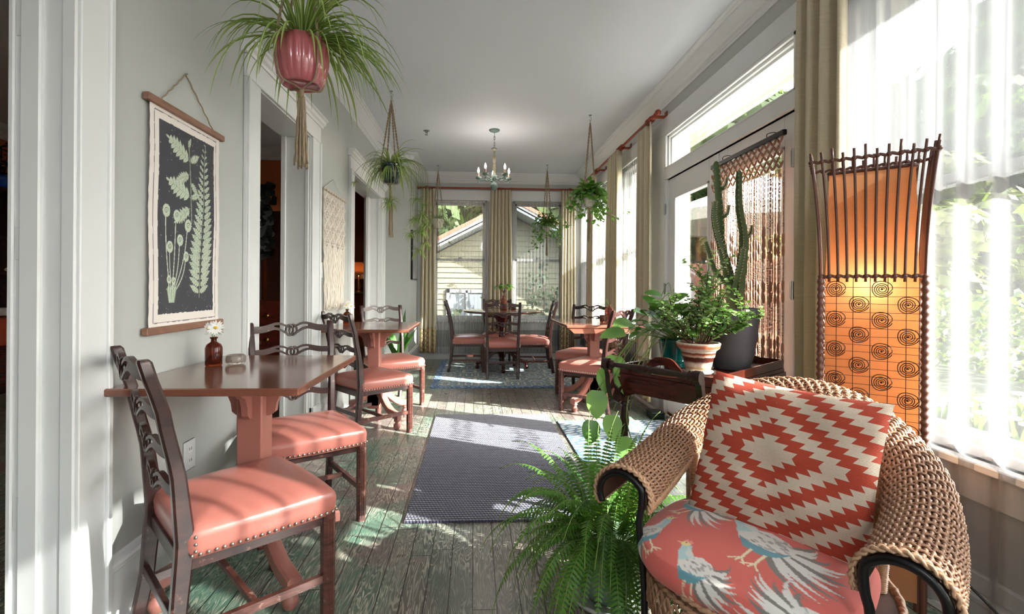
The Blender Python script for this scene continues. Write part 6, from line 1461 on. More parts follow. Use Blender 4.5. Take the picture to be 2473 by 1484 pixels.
# fiddleheads
for x0, y0, x1, y1, r_ in ((118, 130, 98, 430, 22), (130, 130, 160, 420, 20), (140, 130, 235, 390, 22), (128, 135, 120, 300, 20), (136, 130, 185, 330, 20), (146, 130, 225, 270, 18), (122, 130, 112, 180, 14), (134, 130, 140, 176, 13)):
    P = [(lerp(x0, x1, t) + (x1 - x0) * 0.25 * math.sin(PI * t), lerp(y0, y1, t)) for t in [i / 12 for i in range(13)]]; cv.line(P, 5, gr); cv.disc(x1 + 4, y1, r_, r_ * 1.1, gr); cv.line([(x1 + 4 + r_ * 0.6 * (1 - k / 16) * math.cos(k * 0.6), y1 + r_ * 0.6 * (1 - k / 16) * math.sin(k * 0.6)) for k in range(16)], 2, bl)
for k in range(9): x = 104 + k * 7; cv.line([(x, 150 + 6 * math.sin(k)), (118 + k * 3.4, 96)], 7, gr if k % 2 else gr2)
for _ in range(150): cv.disc(rr.uniform(56, W_ - 50), rr.uniform(60, H_ - 56), rr.uniform(0.6, 2), rr.uniform(0.6, 2), (210, 206, 200), 0.7)
nu_, nv_ = 235, 400; vs = []; uv = []
for j in range(nv_ + 1):
    for i in range(nu_ + 1): u, v = i / nu_, j / nv_; vs.append((0.016 + 0.003 * math.sin(v * 9 + u * 3) * math.sin(PI * v), lerp(-0.238, 0.238, u) + (0.0012 * math.sin(v * 90) if u in (0, 1) else 0), lerp(0.985, 1.845, v))); uv.append((u, v))
m = MB(); m.add(vs, [(j * (nu_ + 1) + i, j * (nu_ + 1) + i + 1, (j + 1) * (nu_ + 1) + i + 1, (j + 1) * (nu_ + 1) + i) for j in range(nv_) for i in range(nu_)]); o = m.build('canvas', paint_mat('printed canvas', 0.9), sc, smooth=True); cv.apply(o, uv)
m = MB()
for s in (-1, 1): m.tube([V(0.018, s * 0.18, 1.86).lerp(V(0.004, 0.0, 2.035), i / 30) + V(0.0014 * math.cos(i), 0, 0.0014 * math.sin(i)) for i in range(31)], 0.0028, 5)
m.build('twine', M['jute'], sc, smooth=True); MB().tube([(0.0, 0, 2.035), (0.012, 0, 2.037)], 0.003, 6).build('wall_nail', M['steel'], sc)

# macrame wall hanging
mh = thing('macrame_wall_hanging', 'cream macrame hanging with diamond knots and long fringe between the doorways', 'wall hanging', (L, 4.12, 0))
ya, yb = -0.30, 0.30
MB().tube([(0.022, ya - 0.01, 1.925), (0.022, yb + 0.03, 1.925)], 0.009, 10).build('dowel', wood('pale dowel', (196, 176, 150), (170, 146, 120), 0.6), mh, smooth=True)
MB().tube([(0.02, ya, 1.93), (0.004, 0.0, 2.06), (0.02, yb, 1.93)], 0.0028, 6).build('hanging_cord', M['cotton'], mh)
m = MB(); rows = 12; cols = 9
def twist(m, p, q, r_=0.0042, n=10):
    p = V(*p); q = V(*q)
    for s in (0, PI): m.tube([p.lerp(q, i / n) + V(math.cos(i * 1.4 + s), 0, math.sin(i * 1.4 + s)) * r_ * 0.6 for i in range(n + 1)], r_, 4)
for i in range(cols + 1):
    y = lerp(ya, yb, i / cols)
    m.sphere((0.022, y, 1.925), 0.012, 8, 5); 
zt_, zb_ = 1.90, 1.46; nd = 4
for k in range(nd):
    for j in range(4):
        y0 = lerp(ya, yb, k / nd); y1 = lerp(ya, yb, (k + 1) / nd); ym_ = (y0 + y1) / 2; z1 = lerp(zt_, zb_, j / 4); z0 = lerp(zt_, zb_, (j + 1) / 4); zm = (z0 + z1) / 2
        for a, b in (((ym_, z1), (y0, zm)), ((ym_, z1), (y1, zm)), ((y0, zm), (ym_, z0)), ((y1, zm), (ym_, z0))):
            for o_ in (0, 0.010): twist(m, (0.020, a[0], a[1] - o_), (0.020, b[0], b[1] - o_), 0.0046, 8)
        for dy, dz in ((0, 0), (0.018, 0.02), (-0.018, 0.02), (0.018, -0.02), (-0.018, -0.02)): m.sphere((0.020, ym_ + dy, zm + dz), 0.009, 6, 4)
        m.sphere((0.024, y0, zm), 0.011, 7, 4)
for i in range(36): y = lerp(ya + 0.01, yb - 0.01, i / 35); twist(m, (0.014, y, 1.92), (0.014, y + 0.004 * math.sin(i), zb_ + 0.03), 0.0036, 22)
m.build('knotted_panel', M['cotton'], mh, smooth=True)
m = MB(); rr = random.Random(9)
for i in range(58):
    y = lerp(ya + 0.005, yb - 0.005, i / 57); k = abs((i / 57 * nd) % 1 - 0.5) * 2; z0 = zb_ + 0.05 * k; ze = rr.uniform(0.955, 0.985); P = [(0.018 + rr.uniform(-.004, .006), lerp(y, y * 0.9, t) + 0.004 * math.sin(t * 6 + i), lerp(z0, ze, t)) for t in [j / 9 for j in range(10)]]; m.tube(P, 0.0042, 5)
    for _ in range(3): m.tube([P[-1], (P[-1][0] + rr.uniform(0, .012), P[-1][1] + rr.uniform(-.01, .01), P[-1][2] - rr.uniform(0, .02))], 0.002, 4)
m.build('fringe', M['cotton'], mh, smooth=True)

def plate(name, label, y, z, kind):
    r = thing(name, label, 'switch' if kind == 'switch' else 'outlet', (L, y, z)); MB().bbox(0.0005, 0.007, -0.04, 0.04, -0.062, 0.062, 0.003).build('cover_plate', M['white'], r)
    if kind == 'switch': MB().bbox(0.006, 0.012, -0.016, 0.016, -0.033, 0.033, 0.002).build('rocker', M['whitew'], r)
    else:
        for s in (-1, 1):
            MB().bbox(0.006, 0.009, -0.018, 0.018, s * 0.024 - 0.015, s * 0.024 + 0.015, 0.004).build('socket', M['whitew'], r); mm = MB(); mm.box(0.0088, 0.0094, -0.008, -0.005, s * 0.024 - 0.004, s * 0.024 + 0.008); mm.box(0.0088, 0.0094, 0.005, 0.008, s * 0.024 - 0.004, s * 0.024 + 0.008); mm.build('slots', M['iron'], r)
    return r
plate('light_switch', 'white switch plate on the wall at the macrame hanging edge', 3.80, 1.28, 'switch'); plate('wall_outlet', 'white power outlet low on the left wall behind the nearest chair', 2.087, 0.435, 'outlet')
pf = thing('framed_picture', 'thin black-framed picture on the pier by the far window', 'picture', (-0.9, 7.0, 0))
MB().bbox(0.001, 0.03, -0.25, 0.30, 1.25, 1.95, 0.003).build('frame', M['iron'], pf)
def abs_mat():
    t = NT('grey streaked print'); c = t.coord('Object', scale=(1, 1, 0.3)); return t.fin(t.pbr(t.ramp(t.noise(c, 9, 4), [(0.3, srgb(60, 64, 70)), (0.55, srgb(150, 156, 160)), (0.75, srgb(216, 216, 214))]), 0.3))
MB().box(0.0295, 0.031, -0.235, 0.285, 1.265, 1.935).build('print', abs_mat(), pf)

# ================================================================ CHANDELIER, SPRINKLER
VG = simple('verdigris painted metal', (104, 124, 116), 0.5, var=0.35, vs=30, bs=0.3); WD = simple('weathered turned wood', (124, 122, 104), 0.6, var=0.35, vs=30)
ch = thing('chandelier', 'small verdigris candle chandelier hanging from a chain at the ceiling centre', 'chandelier', (0.215, 5.44, CZ))
MB().lathe([(0.001, -0.03), (0.018, -0.03), (0.03, -0.022), (0.052, -0.016), (0.062, -0.006), (0.062, 0.0)], 28).build('canopy', VG, ch, smooth=True)
m = MB(); z = -0.035
for k in range(5):
    tall = 0.026 if k % 2 == 0 else 0.02
    m.tube([((0.008 * math.cos(t) if k % 2 else 0), (0 if k % 2 else 0.008 * math.cos(t)), z - tall + tall * 1.15 * math.sin(t)) for t in [2 * PI * i / 14 for i in range(14)]], 0.0025, 5, closed=True); z -= 0.036
m.build('chain', VG, ch, smooth=True)
MB().lathe([(0.001, -0.20), (0.02, -0.205), (0.032, -0.21), (0.034, -0.225), (0.015, -0.235), (0.011, -0.245), (0.015, -0.255), (0.010, -0.27), (0.012, -0.285), (0.018, -0.30), (0.021, -0.33), (0.017, -0.36), (0.010, -0.385), (0.013, -0.39), (0.018, -0.40), (0.013, -0.41), (0.022, -0.43), (0.024, -0.45), (0.012, -0.475), (0.016, -0.49), (0.014, -0.50), (0.020, -0.51), (0.03, -0.52)][::-1], 24).build('turned_column', WD, ch, smooth=True)
MB().lathe([(0.001, -0.70), (0.006, -0.695), (0.010, -0.685), (0.03, -0.675), (0.042, -0.655), (0.044, -0.635), (0.036, -0.615), (0.014, -0.60), (0.012, -0.585), (0.026, -0.565), (0.036, -0.545), (0.03, -0.52), (0.012, -0.515)], 24).build('bowl', VG, ch, smooth=True)
eb = NT('warm candle bulb'); e_ = eb.n('Emission'); e_.inputs[0].default_value = (1, 0.80, 0.55, 1); e_.inputs[1].default_value = 22; M['bulb'] = eb.fin(e_.outputs[0])
for k in range(5):
    a = 0.35 + 2 * PI * k / 5; c_, s_ = math.cos(a), math.sin(a); tip = V(0.185 * c_, 0.185 * s_, -0.545); m = MB()
    m.tube(bez([(0.02 * c_, 0.02 * s_, -0.54), (0.07 * c_, 0.07 * s_, -0.575), (0.12 * c_, 0.12 * s_, -0.565), (0.16 * c_, 0.16 * s_, -0.57), tuple(tip - V(0, 0, 0.01))], 5), 0.006, 7); m.sphere((0.10 * c_, 0.10 * s_, -0.565), 0.010, 8, 5); m.sphere((tip.x, tip.y, -0.585), 0.008, 8, 5, sc=(1, 1, 1.8)); arm = m.build('arm', VG, ch, smooth=True)
    MB().lathe([(0.002, -0.012), (0.022, -0.010), (0.032, 0.0), (0.033, 0.016), (0.029, 0.016), (0.02, 0.002), (0.002, 0.0)], 18, tip).build('drip_cup', VG, arm, smooth=True)
    MB().tube([tip + V(0, 0, 0.0), tip + V(0, 0, 0.062)], 0.0105, 10).build('candle_sleeve', simple('blush candle sleeve', (206, 160, 144), 0.6), arm, auto=40)
    MB().lathe([(0.003, 0.062), (0.009, 0.07), (0.013, 0.085), (0.011, 0.10), (0.005, 0.118), (0.001, 0.128)], 12, tip).build('bulb', M['bulb'], arm, smooth=True)
sk_ = thing('sprinkler_head', 'small chrome sprinkler head on the ceiling left of the chandelier', 'sprinkler', (-0.565, 5.52, CZ)); MB().lathe([(0.001, -0.004), (0.034, -0.004), (0.036, 0.0)], 20).build('escutcheon', M['steel'], sk_, smooth=True)
m = MB(); m.tube([(0, 0, 0), (0, 0, -0.03)], 0.008, 8); m.tube([(0.012, 0, -0.01), (0.014, 0, -0.03), (0, 0, -0.045)], 0.002, 5); m.tube([(-0.012, 0, -0.01), (-0.014, 0, -0.03), (0, 0, -0.045)], 0.002, 5); m.lathe([(0.001, -0.05), (0.016, -0.05), (0.016, -0.047), (0.001, -0.045)], 14); m.build('deflector', M['steel'], sk_)

# ================================================================ BEAD CURTAIN on the right door leaf
bc = thing('bead_curtain', 'brown wooden bead curtain with knotted heading hung on black rail over the right glass door', 'bead curtain', (1.655, 2.87, 0))
MB().bbox(-0.012, 0.012, -0.40, 0.385, 1.985, 2.015, 0.003).build('rail', M['iron'], bc)
for y in (-0.24, 0.24): MB().tube(bez([(0.0, y, 2.015), (0.0, y, 2.035), (0.03, y + 0.015, 2.05), (0.04, y - 0.01, 2.045), (0.055, y - 0.01, 2.04)], 6), 0.0025, 6).build('hook', M['iron'], bc, smooth=True)
BM = simple('brown wooden beads', (160, 112, 86), 0.4, var=0.35, vs=60); rr = random.Random(14); NS = 40
m = MB(); nd_ = 13
for k in range(nd_):
    for row in range(5):
        y0 = lerp(-0.385, 0.375, k / nd_); y1 = lerp(-0.385, 0.375, (k + 1) / nd_); z1 = 1.985 - row * 0.034; z0 = z1 - 0.034; off = (y1 - y0) / 2 if row % 2 else 0
        for p_, q_ in (((y0 + off, z1), (min(0.385, y0 + off + (y1 - y0) / 2), z0)), ((min(0.385, y1 + off), z1), (min(0.385, y0 + off + (y1 - y0) / 2), z0))): m.tube([V(0, p_[0], p_[1]).lerp(V(0, q_[0], q_[1]), t) for t in (0, 0.3, 0.5, 0.7, 1)], [0.003, 0.0065, 0.0075, 0.0065, 0.003], 6)
m.build('knotted_heading', BM, bc, smooth=True)
m = MB()
for i in range(NS):
    y = lerp(-0.385, 0.375, i / (NS - 1)); z = 1.81 - (0.0 if i % 4 else 0.012) - (0.05 if i > NS - 5 else 0); jit = rr.uniform(-.002, .002); x = rr.uniform(-0.006, 0.006); P = []; Rr = []
    while z > 0.30:
        # tube bead then ball bead, sometimes a long spindle
        zone = (1.36 < z < 1.48 + 0.05 * math.sin(i)) or (1.10 < z < 1.22) or (0.80 < z < 0.90)
        if zone and i % 3 != 1: ln, r_ = 0.062, 0.0078
        elif rr.random() < 0.28: ln, r_ = 0.011, 0.0046
        else: ln, r_ = 0.030, 0.0027
        for t, k_ in ((0, 0.35), (0.15, 0.85), (0.5, 1.0), (0.85, 0.85), (1, 0.35)): P.append((x, y + jit, z - ln * t)); Rr.append(r_ * k_)
        z -= ln + 0.002
    m.tube(P, Rr, 5)
m.build('bead_strands', BM, bc, smooth=True, kind='stuff')

# ================================================================ ADDED FILL LAMPS (unseen domes behind the camera brighten the room; chandelier's own light)
def lamp_light(name, kind, loc, power, size, col=(1, 0.93, 0.86), parent=None):
    d = bpy.data.lights.new(name, kind); d.energy = power; d.color = col
    if kind == 'AREA': d.shape = 'DISK'; d.size = size
    else: d.shadow_soft_size = size
    o = bpy.data.objects.new(name, d); C.objects.link(o); o.location = loc
    if parent is not None: o.parent = parent
    return o
for i, (x, y) in enumerate(((0.35, -1.3), (0.35, -2.4))):
    cl = thing('added_fill_lamp', ('added white fill dome just behind the camera, brightening the room' if i == 0 else 'added white fill dome at the rear end, brightening the room'), 'fill light', (x, y, CZ), 0, 'added fill domes')
    MB().lathe([(0.001, -0.03), (0.20, -0.03), (0.22, 0.0)], 32).build('base_plate', M['white'], cl, smooth=True)
    MB().lathe([(0.001, -0.12), (0.10, -0.11), (0.17, -0.075), (0.195, -0.03)], 32).build('dome', M['dome'], cl, smooth=True)
    lamp_light('fill_lamp_light', 'POINT', (0, 0, -0.32), 18, 0.12, (0.97, 0.98, 1.0), cl)
lamp_light('chandelier_light', 'POINT', (0, 0, -0.45), 3.5, 0.2, (1, 0.94, 0.88), ch)
# ================================================================ NEIGHBOURING ROOMS SEEN THROUGH THE OPENINGS
r = sroot('door_5'); MB().bbox(-3.35, -2.79, 6.365, 6.402, 0, 2.24, 0.003).build('casing', M['white'], r); MB().bbox(-3.25, -2.86, 6.35, 6.37, 0, 2.10, 0.003).build('door_leaf', M['whitew'], r)
# hutch with things on it (left edge of the view)
hu = thing('china_hutch', 'dark wooden hutch against the far side of the orange room', 'cabinet', (-5.15, 5.35, 0)); m = MB(); m.bbox(-0.24, 0.24, -0.6, 0.6, 0.0, 0.79, 0.004); m.build('base', M['darkwood'], hu)
m = MB(); m.bbox(-0.24, -0.20, -0.6, 0.6, 0.79, 2.18, 0.004); m.bbox(-0.24, 0.10, -0.6, -0.56, 0.79, 2.18, 0.003); m.bbox(-0.24, 0.10, 0.56, 0.6, 0.79, 2.18, 0.003); m.bbox(-0.25, 0.14, -0.62, 0.62, 2.14, 2.18, 0.003)
for z in (1.25, 1.65): m.bbox(-0.22, 0.09, -0.56, 0.56, z, z + 0.02, 0.002)
m.build('upper_shelves', M['darkwood'], hu)
for k in (-1, 1): d_ = MB().bbox(0.24, 0.255, k * 0.3 - 0.26, k * 0.3 + 0.26, 0.08, 0.72, 0.003).build('door', M['cartred'], hu); MB().sphere((0.265, k * 0.06, 0.42), 0.014, 8, 5).build('knob', M['brass'], d_, smooth=True)
rc = simple('rust red cloth', (176, 70, 44), 0.9); rn = MB(); rn.grid(lambda u, v: (lerp(-0.02, 0.262, min(1, v * 1.6)) + (0.004 * math.sin(u * 40) if v > 0.62 else 0), -0.6 + 1.05 * u, 0.796 if v < 0.62 else 0.796 - (v - 0.62) * 0.75), 40, 20); o = rn.build('table_runner', rc, None, smooth=True); o.location = (-5.15, 5.35, 0.0); o.modifiers.new('t', 'SOLIDIFY').thickness = 0.002; tag(o, 'rust red runner draped over the hutch counter', 'cloth')
for k in range(7):
    o = MB().lathe([(0.001, 0.0), (0.06, 0.0), (0.10, 0.012), (0.115, 0.018), (0.113, 0.021), (0.06, 0.005), (0.001, 0.004)], 28).build('plate', M['whitepot'], None, smooth=True); o.location = (-5.08, 5.42, 0.802 + k * 0.012); tag(o, 'white plate in the stack on the hutch runner', 'plate', 'stacked plates on the hutch')
v = thing('glass_vase', 'round glass vase on the hutch counter holding pale roses', 'vase', (-5.06, 5.62, 0.80)); MB().lathe([(0.001, 0.0), (0.03, 0.0), (0.055, 0.05), (0.05, 0.10), (0.03, 0.14), (0.035, 0.16), (0.03, 0.16)], 24).build('body', M['clear'], v, smooth=True)
fl = thing('roses', 'cream and blush roses above the hutch counter', 'flowers', (-5.06, 5.60, 0.80)); rr = random.Random(3); sm = MB()
for k in range(9):
    c = V(rr.uniform(-.10, .10), rr.uniform(-.14, .12), rr.uniform(0.28, 0.52)); sm.tube([(0, 0.02, 0.02), (0, 0.02, 0.14), tuple(c)], 0.003, 5); m = MB()
    for i in range(14): a = i * 2.4; e = 1.3 - i * 0.08; m.leaf(c, (math.cos(a) * math.cos(e), math.sin(a) * math.cos(e), math.sin(e)), V(-math.cos(a), -math.sin(a), 0.4), 0.045, 0.024, -0.4, n=4)
    m.build('rose_bloom', simple('cream petals', (236, 222, 204), 0.7), fl, smooth=True)
for k in range(16): pass
sm.build('stems', M['greenstem'], fl, smooth=True)
bv = thing('blue_vase', 'blue and white vase on top of the dark hutch', 'vase', (-5.12, 5.40, 2.181)); MB().lathe([(0.001, 0.0), (0.05, 0.0), (0.08, 0.04), (0.10, 0.09), (0.12, 0.13), (0.115, 0.13), (0.08, 0.06), (0.001, 0.03)], 28).build('body', simple('blue glaze', (40, 96, 190), 0.2), bv, smooth=True)
bf = thing('leafy_bouquet', 'dark leaved bouquet in the blue vase on the hutch', 'flowers', (-5.12, 5.40, 2.20)); m = MB()
for k in range(70): a = rr.uniform(0, 2 * PI); p = V(rr.uniform(-.13, .13), rr.uniform(-.13, .13), rr.uniform(0.1, 0.46)); m.leaf(p, (math.cos(a), math.sin(a), rr.uniform(-.5, .6)), V(0, 0, 1), 0.08, 0.028, 0.5, n=4)
for k in range(8): m.tube([(0, 0, 0.02), (rr.uniform(-.1, .1), rr.uniform(-.1, .1), 0.42)], 0.003, 4)
m.build('foliage', simple('dark violet green leaves', (44, 40, 58), 0.6), bf, smooth=True)
# secretary desk seen through the nearer doorway
se = thing('secretary_desk', 'tall dark secretary cabinet with drawers seen through the nearer doorway', 'cabinet', (-2.20, 5.95, 0)); MB().bbox(-0.36, 0.36, -0.22, 0.22, 0.0, 0.98, 0.005).build('chest', M['cartred'], se); MB().bbox(-0.30, 0.34, -0.10, 0.20, 0.98, 2.05, 0.005).build('upper_cabinet', M['darkwood'], se)
for z in (0.12, 0.40, 0.68):
    d_ = MB().bbox(-0.33, 0.33, -0.235, -0.22, z, z + 0.24, 0.004).build('drawer', M['cartred'], se); mm = MB()
    for x in (-0.22, 0.22): mm.sphere((x, -0.245, z + 0.12), 0.018, 8, 5)
    mm.build('knob', M['brass'], d_, smooth=True)
wr_ = thing('dark_wreath', 'dark leafy garland with pale flowers hanging on the secretary cabinet', 'wreath', (-2.50, 5.80, 1.75)); m = MB()
for k in range(120): a = rr.uniform(0, 2 * PI); p = V(rr.uniform(-.08, .10), rr.uniform(-.04, .04), rr.uniform(-0.25, 0.62)); m.leaf(p, (math.cos(a), -0.4, math.sin(a)), V(0, -1, 0.2), 0.09, 0.035, 0.5, n=4)
m.tube([(0, 0.03, -0.25), (0, 0.03, 0.62)], 0.012, 6); m.build('leaves', simple('blackish leaves', (30, 34, 34), 0.6), wr_, smooth=True)
ac = MB()
for k in range(3): ac.leaf((-0.05, -0.05, 0.36 + 0.03 * k), (-0.6 + 0.5 * k, -0.5, 0.3), V(0, -1, 0.2), 0.08, 0.04, 0.3, n=4)
ac.build('pale_flower', M['whitepot'], wr_, smooth=True)
st = thing('flower_stand', 'dark pedestal stand holding the flower arrangement in the next room', 'table', (-2.42, 5.15, 0)); MB().lathe([(0.001, 0.002), (0.13, 0.002), (0.12, 0.03), (0.03, 0.06), (0.025, 0.5), (0.16, 0.53), (0.16, 0.55), (0.001, 0.55)], 20).build('stand', M['darkwood'], st, smooth=True)
fv = thing('flower_arrangement', 'arrangement of pink pampas plumes and red gerberas in the next room', 'flowers', (-2.42, 5.15, 0.552)); MB().lathe([(0.001, 0), (0.05, 0), (0.07, 0.08), (0.04, 0.16), (0.045, 0.18), (0.035, 0.18)], 20).build('vase', M['dgpot'], fv, smooth=True); m = MB()
for k in range(6):
    tip = V(rr.uniform(-.10, .12), rr.uniform(-.08, .08), rr.uniform(0.50, 0.68)); b_ = V(0, 0, 0.15); m.tube([b_, tip], 0.002, 4)
    for i in range(46): t = rr.uniform(0.5, 1.0); p = b_.lerp(tip, t); a = rr.uniform(0, 2 * PI); m.tube([p, p + V(math.cos(a) * 0.03, math.sin(a) * 0.03, 0.045)], [0.0025, 0.0004], 3)
m.build('pampas', simple('dusty pink plumes', (176, 136, 132), 0.9), fv)
for k in range(5):
    c = V(-0.08 + 0.05 * (k % 4), -0.12 + 0.01 * k, 0.18 + 0.06 * ((k * 3) % 4)); m = MB()
    for i in range(18): a = 2 * PI * i / 18; m.leaf(c, (math.cos(a), -0.2, math.sin(a)), V(0, -1, 0), 0.055, 0.008, 0.1, n=3, shape='lance')
    m.tube([(0, 0, 0.15), tuple(c)], 0.003, 4); m.sphere(c - V(0, 0.008, 0), 0.014, 8, 5, mi=1); m.build('gerbera', [simple('crimson petals', (170, 30, 40), 0.6), M['iron']], fv, smooth=True)
# lamp glimpsed through the far doorway
ct = thing('console_table', 'dark scrolled console table seen through the far doorway', 'table', (-1.71, 7.35, 0)); MB().bbox(-0.25, 0.25, -0.18, 0.18, 1.02, 1.05, 0.004).build('table_top', M['darkwood'], ct)
for sx_ in (-1, 1):
    for sy_ in (-1, 1): MB().tube(bez([(sx_ * 0.21, sy_ * 0.14, 0), (sx_ * 0.16, sy_ * 0.12, 0.3), (sx_ * 0.22, sy_ * 0.14, 0.7), (sx_ * 0.21, sy_ * 0.14, 1.02)], 5), 0.014, 7).build('leg', M['darkwood'], ct, smooth=True)
tl = thing('table_lamp', 'small table lamp with coppery fringed shade seen through the far doorway', 'lamp', (-1.74, 7.25, 1.051)); MB().lathe([(0.001, 0), (0.06, 0), (0.05, 0.02), (0.015, 0.04), (0.03, 0.10), (0.012, 0.2), (0.010, 0.26)], 20).build('base', M['brass'], tl, smooth=True)
MB().lathe([(0.06, 0.46), (0.075, 0.42), (0.10, 0.34), (0.13, 0.28), (0.13, 0.275), (0.10, 0.33), (0.058, 0.455)], 24).build('shade', M['shade'], tl, smooth=True); m = MB()
for k in range(40): a = 2 * PI * k / 40; m.tube([(0.13 * math.cos(a), 0.13 * math.sin(a), 0.28), (0.132 * math.cos(a), 0.132 * math.sin(a), 0.21)], 0.005, 4)
m.build('fringe', simple('pale bead fringe', (226, 170, 130), 0.5), tl); MB().sphere((0, 0, 0.31), 0.025, 8, 6).build('bulb', M['bulb_warm'], tl, smooth=True)

# ================================================================ OUTSIDE
def grass_mat(name, a, b, sc=6):
    t = NT(name); c = t.coord('Object'); return t.fin(t.pbr(t.mix(t.noise(c, sc, 5, 0.7), srgb(*a), srgb(*b)), 0.95, 0, t.bump(t.noise(c, 60, 3), 1.0, 0.02)))
tag(MB().box(-40, 60, -40, 70, -0.42, -0.35).build('lawn', grass_mat('lawn', (50, 60, 36), (66, 74, 48)), None), kind='structure')
tag(MB().box(1.88, 5.6, -4, 12, -0.35, -0.12).build('patio', simple('patio paving', (98, 94, 88), 0.85, var=0.12, vs=3), None), kind='structure')
tag(MB().box(10.5, 16, -30, 60, -0.35, -0.33).build('road', simple('asphalt lane', (78, 80, 88), 0.9), None), kind='structure')
# eave and porch post
tag(MB().box(1.88, 2.27, -4, 7.9, 2.69, 2.76).box(2.25, 2.30, -4, 7.9, 2.66, 2.86).build('porch_soffit', M['cream'], None), kind='structure')
tag(MB().box(1.88, 2.02, 4.40, 4.52, -0.12, 2.69).build('corner_board', M['cream'], None), kind='structure')
# neighbour house
M['outwhite'] = simple('darkened outdoor white', (128, 128, 126), 0.6)  # white darkened evenly so direct sun does not clip it
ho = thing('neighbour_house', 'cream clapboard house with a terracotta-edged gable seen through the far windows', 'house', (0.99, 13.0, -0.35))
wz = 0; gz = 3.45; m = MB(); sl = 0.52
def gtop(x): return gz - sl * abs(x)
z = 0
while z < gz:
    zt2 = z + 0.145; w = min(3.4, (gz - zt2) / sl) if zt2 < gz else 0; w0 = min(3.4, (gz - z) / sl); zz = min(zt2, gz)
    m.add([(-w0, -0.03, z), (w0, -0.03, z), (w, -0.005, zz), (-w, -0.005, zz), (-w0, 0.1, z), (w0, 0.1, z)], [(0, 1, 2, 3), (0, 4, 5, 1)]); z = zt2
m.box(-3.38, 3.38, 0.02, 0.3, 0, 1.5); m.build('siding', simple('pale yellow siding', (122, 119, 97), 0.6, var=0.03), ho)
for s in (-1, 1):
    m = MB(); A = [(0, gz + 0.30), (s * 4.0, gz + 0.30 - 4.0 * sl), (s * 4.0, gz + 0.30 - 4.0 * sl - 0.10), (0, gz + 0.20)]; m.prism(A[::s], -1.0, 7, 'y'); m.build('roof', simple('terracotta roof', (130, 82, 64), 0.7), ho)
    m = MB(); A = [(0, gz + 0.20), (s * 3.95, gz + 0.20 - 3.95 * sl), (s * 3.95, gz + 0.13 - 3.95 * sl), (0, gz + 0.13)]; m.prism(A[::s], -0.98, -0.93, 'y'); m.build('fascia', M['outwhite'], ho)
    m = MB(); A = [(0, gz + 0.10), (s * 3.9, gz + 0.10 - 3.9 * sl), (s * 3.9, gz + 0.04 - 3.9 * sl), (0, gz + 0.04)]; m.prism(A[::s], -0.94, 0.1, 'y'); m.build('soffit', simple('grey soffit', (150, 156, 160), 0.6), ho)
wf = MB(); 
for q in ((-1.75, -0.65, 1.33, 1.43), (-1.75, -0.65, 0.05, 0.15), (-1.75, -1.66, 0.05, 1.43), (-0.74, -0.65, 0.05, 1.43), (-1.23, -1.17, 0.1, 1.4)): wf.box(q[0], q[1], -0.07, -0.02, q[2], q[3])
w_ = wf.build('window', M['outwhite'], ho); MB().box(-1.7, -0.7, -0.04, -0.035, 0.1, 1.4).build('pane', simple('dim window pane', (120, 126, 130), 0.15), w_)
# patio umbrellas
def umbrella(label, x, y, top, rad):
    u = thing('patio_umbrella', label, 'umbrella', (x, y, -0.12)); m = MB(); n = 8; R_ = []
    for r_, z in ((0.03, top), (rad * 0.5, top - 0.26), (rad, top - 0.58), (rad * 0.995, top - 0.74)): R_.append([V(r_ * math.cos(2 * PI * k / 32) * (1 if k % 4 == 0 else 0.965), r_ * math.sin(2 * PI * k / 32) * (1 if k % 4 == 0 else 0.965), z) for k in range(32)])
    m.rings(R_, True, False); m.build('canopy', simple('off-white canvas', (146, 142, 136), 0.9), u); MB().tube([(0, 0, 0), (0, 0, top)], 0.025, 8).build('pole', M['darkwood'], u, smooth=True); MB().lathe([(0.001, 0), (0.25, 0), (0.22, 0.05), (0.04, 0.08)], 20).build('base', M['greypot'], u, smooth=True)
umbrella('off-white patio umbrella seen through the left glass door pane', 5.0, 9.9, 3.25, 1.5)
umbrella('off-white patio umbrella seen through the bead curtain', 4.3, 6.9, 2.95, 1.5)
# reddish board fence and a low rail
FN = simple('terracotta fence boards', (112, 72, 58), 0.8, var=0.2, vs=2)
fe = thing('board_fence', 'reddish board fence beyond the patio', 'fence', (5.75, 10.2, -0.35)); m = MB(); 
for k in range(22): y = -2.2 + k * 0.2; m.bbox(-0.015, 0.015, y, y + 0.185, 0.1, 2.1 + 0.02 * (k % 3), 0.003)
m.build('boards', FN, fe); m = MB(); m.box(0.015, 0.06, -2.2, 2.2, 0.4, 0.5); m.box(0.015, 0.06, -2.2, 2.2, 1.7, 1.8); m.build('rails', FN, fe)
for k in range(3): MB().bbox(0.01, 0.11, -2.2 + k * 2.1, -2.1 + k * 2.1, 0, 2.15, 0.004).build('post', FN, fe)
lr = thing('low_planter_wall', 'low terracotta board planter below the near window outside', 'planter', (3.0, 2.4, -0.12)); m = MB()
for k in range(10): m.bbox(-0.03, 0.03, -1.2 + k * 0.24, -1.0 + k * 0.24, 0, 0.36, 0.004)
m.build('boards', FN, lr); MB().box(-0.03, 0.5, -1.2, 1.2, 0.0, 0.28).build('soil', M['soil'], lr)
HMx = leafmat('flower bed leaves', (34, 48, 26), (50, 62, 34), 0.7, 3)
fw = thing('white_flower_bed', 'white flower heads growing outside below the near window', 'flowers', (3.3, 2.0, 0.14)); m = MB(); g_ = MB(); rr = random.Random(41)
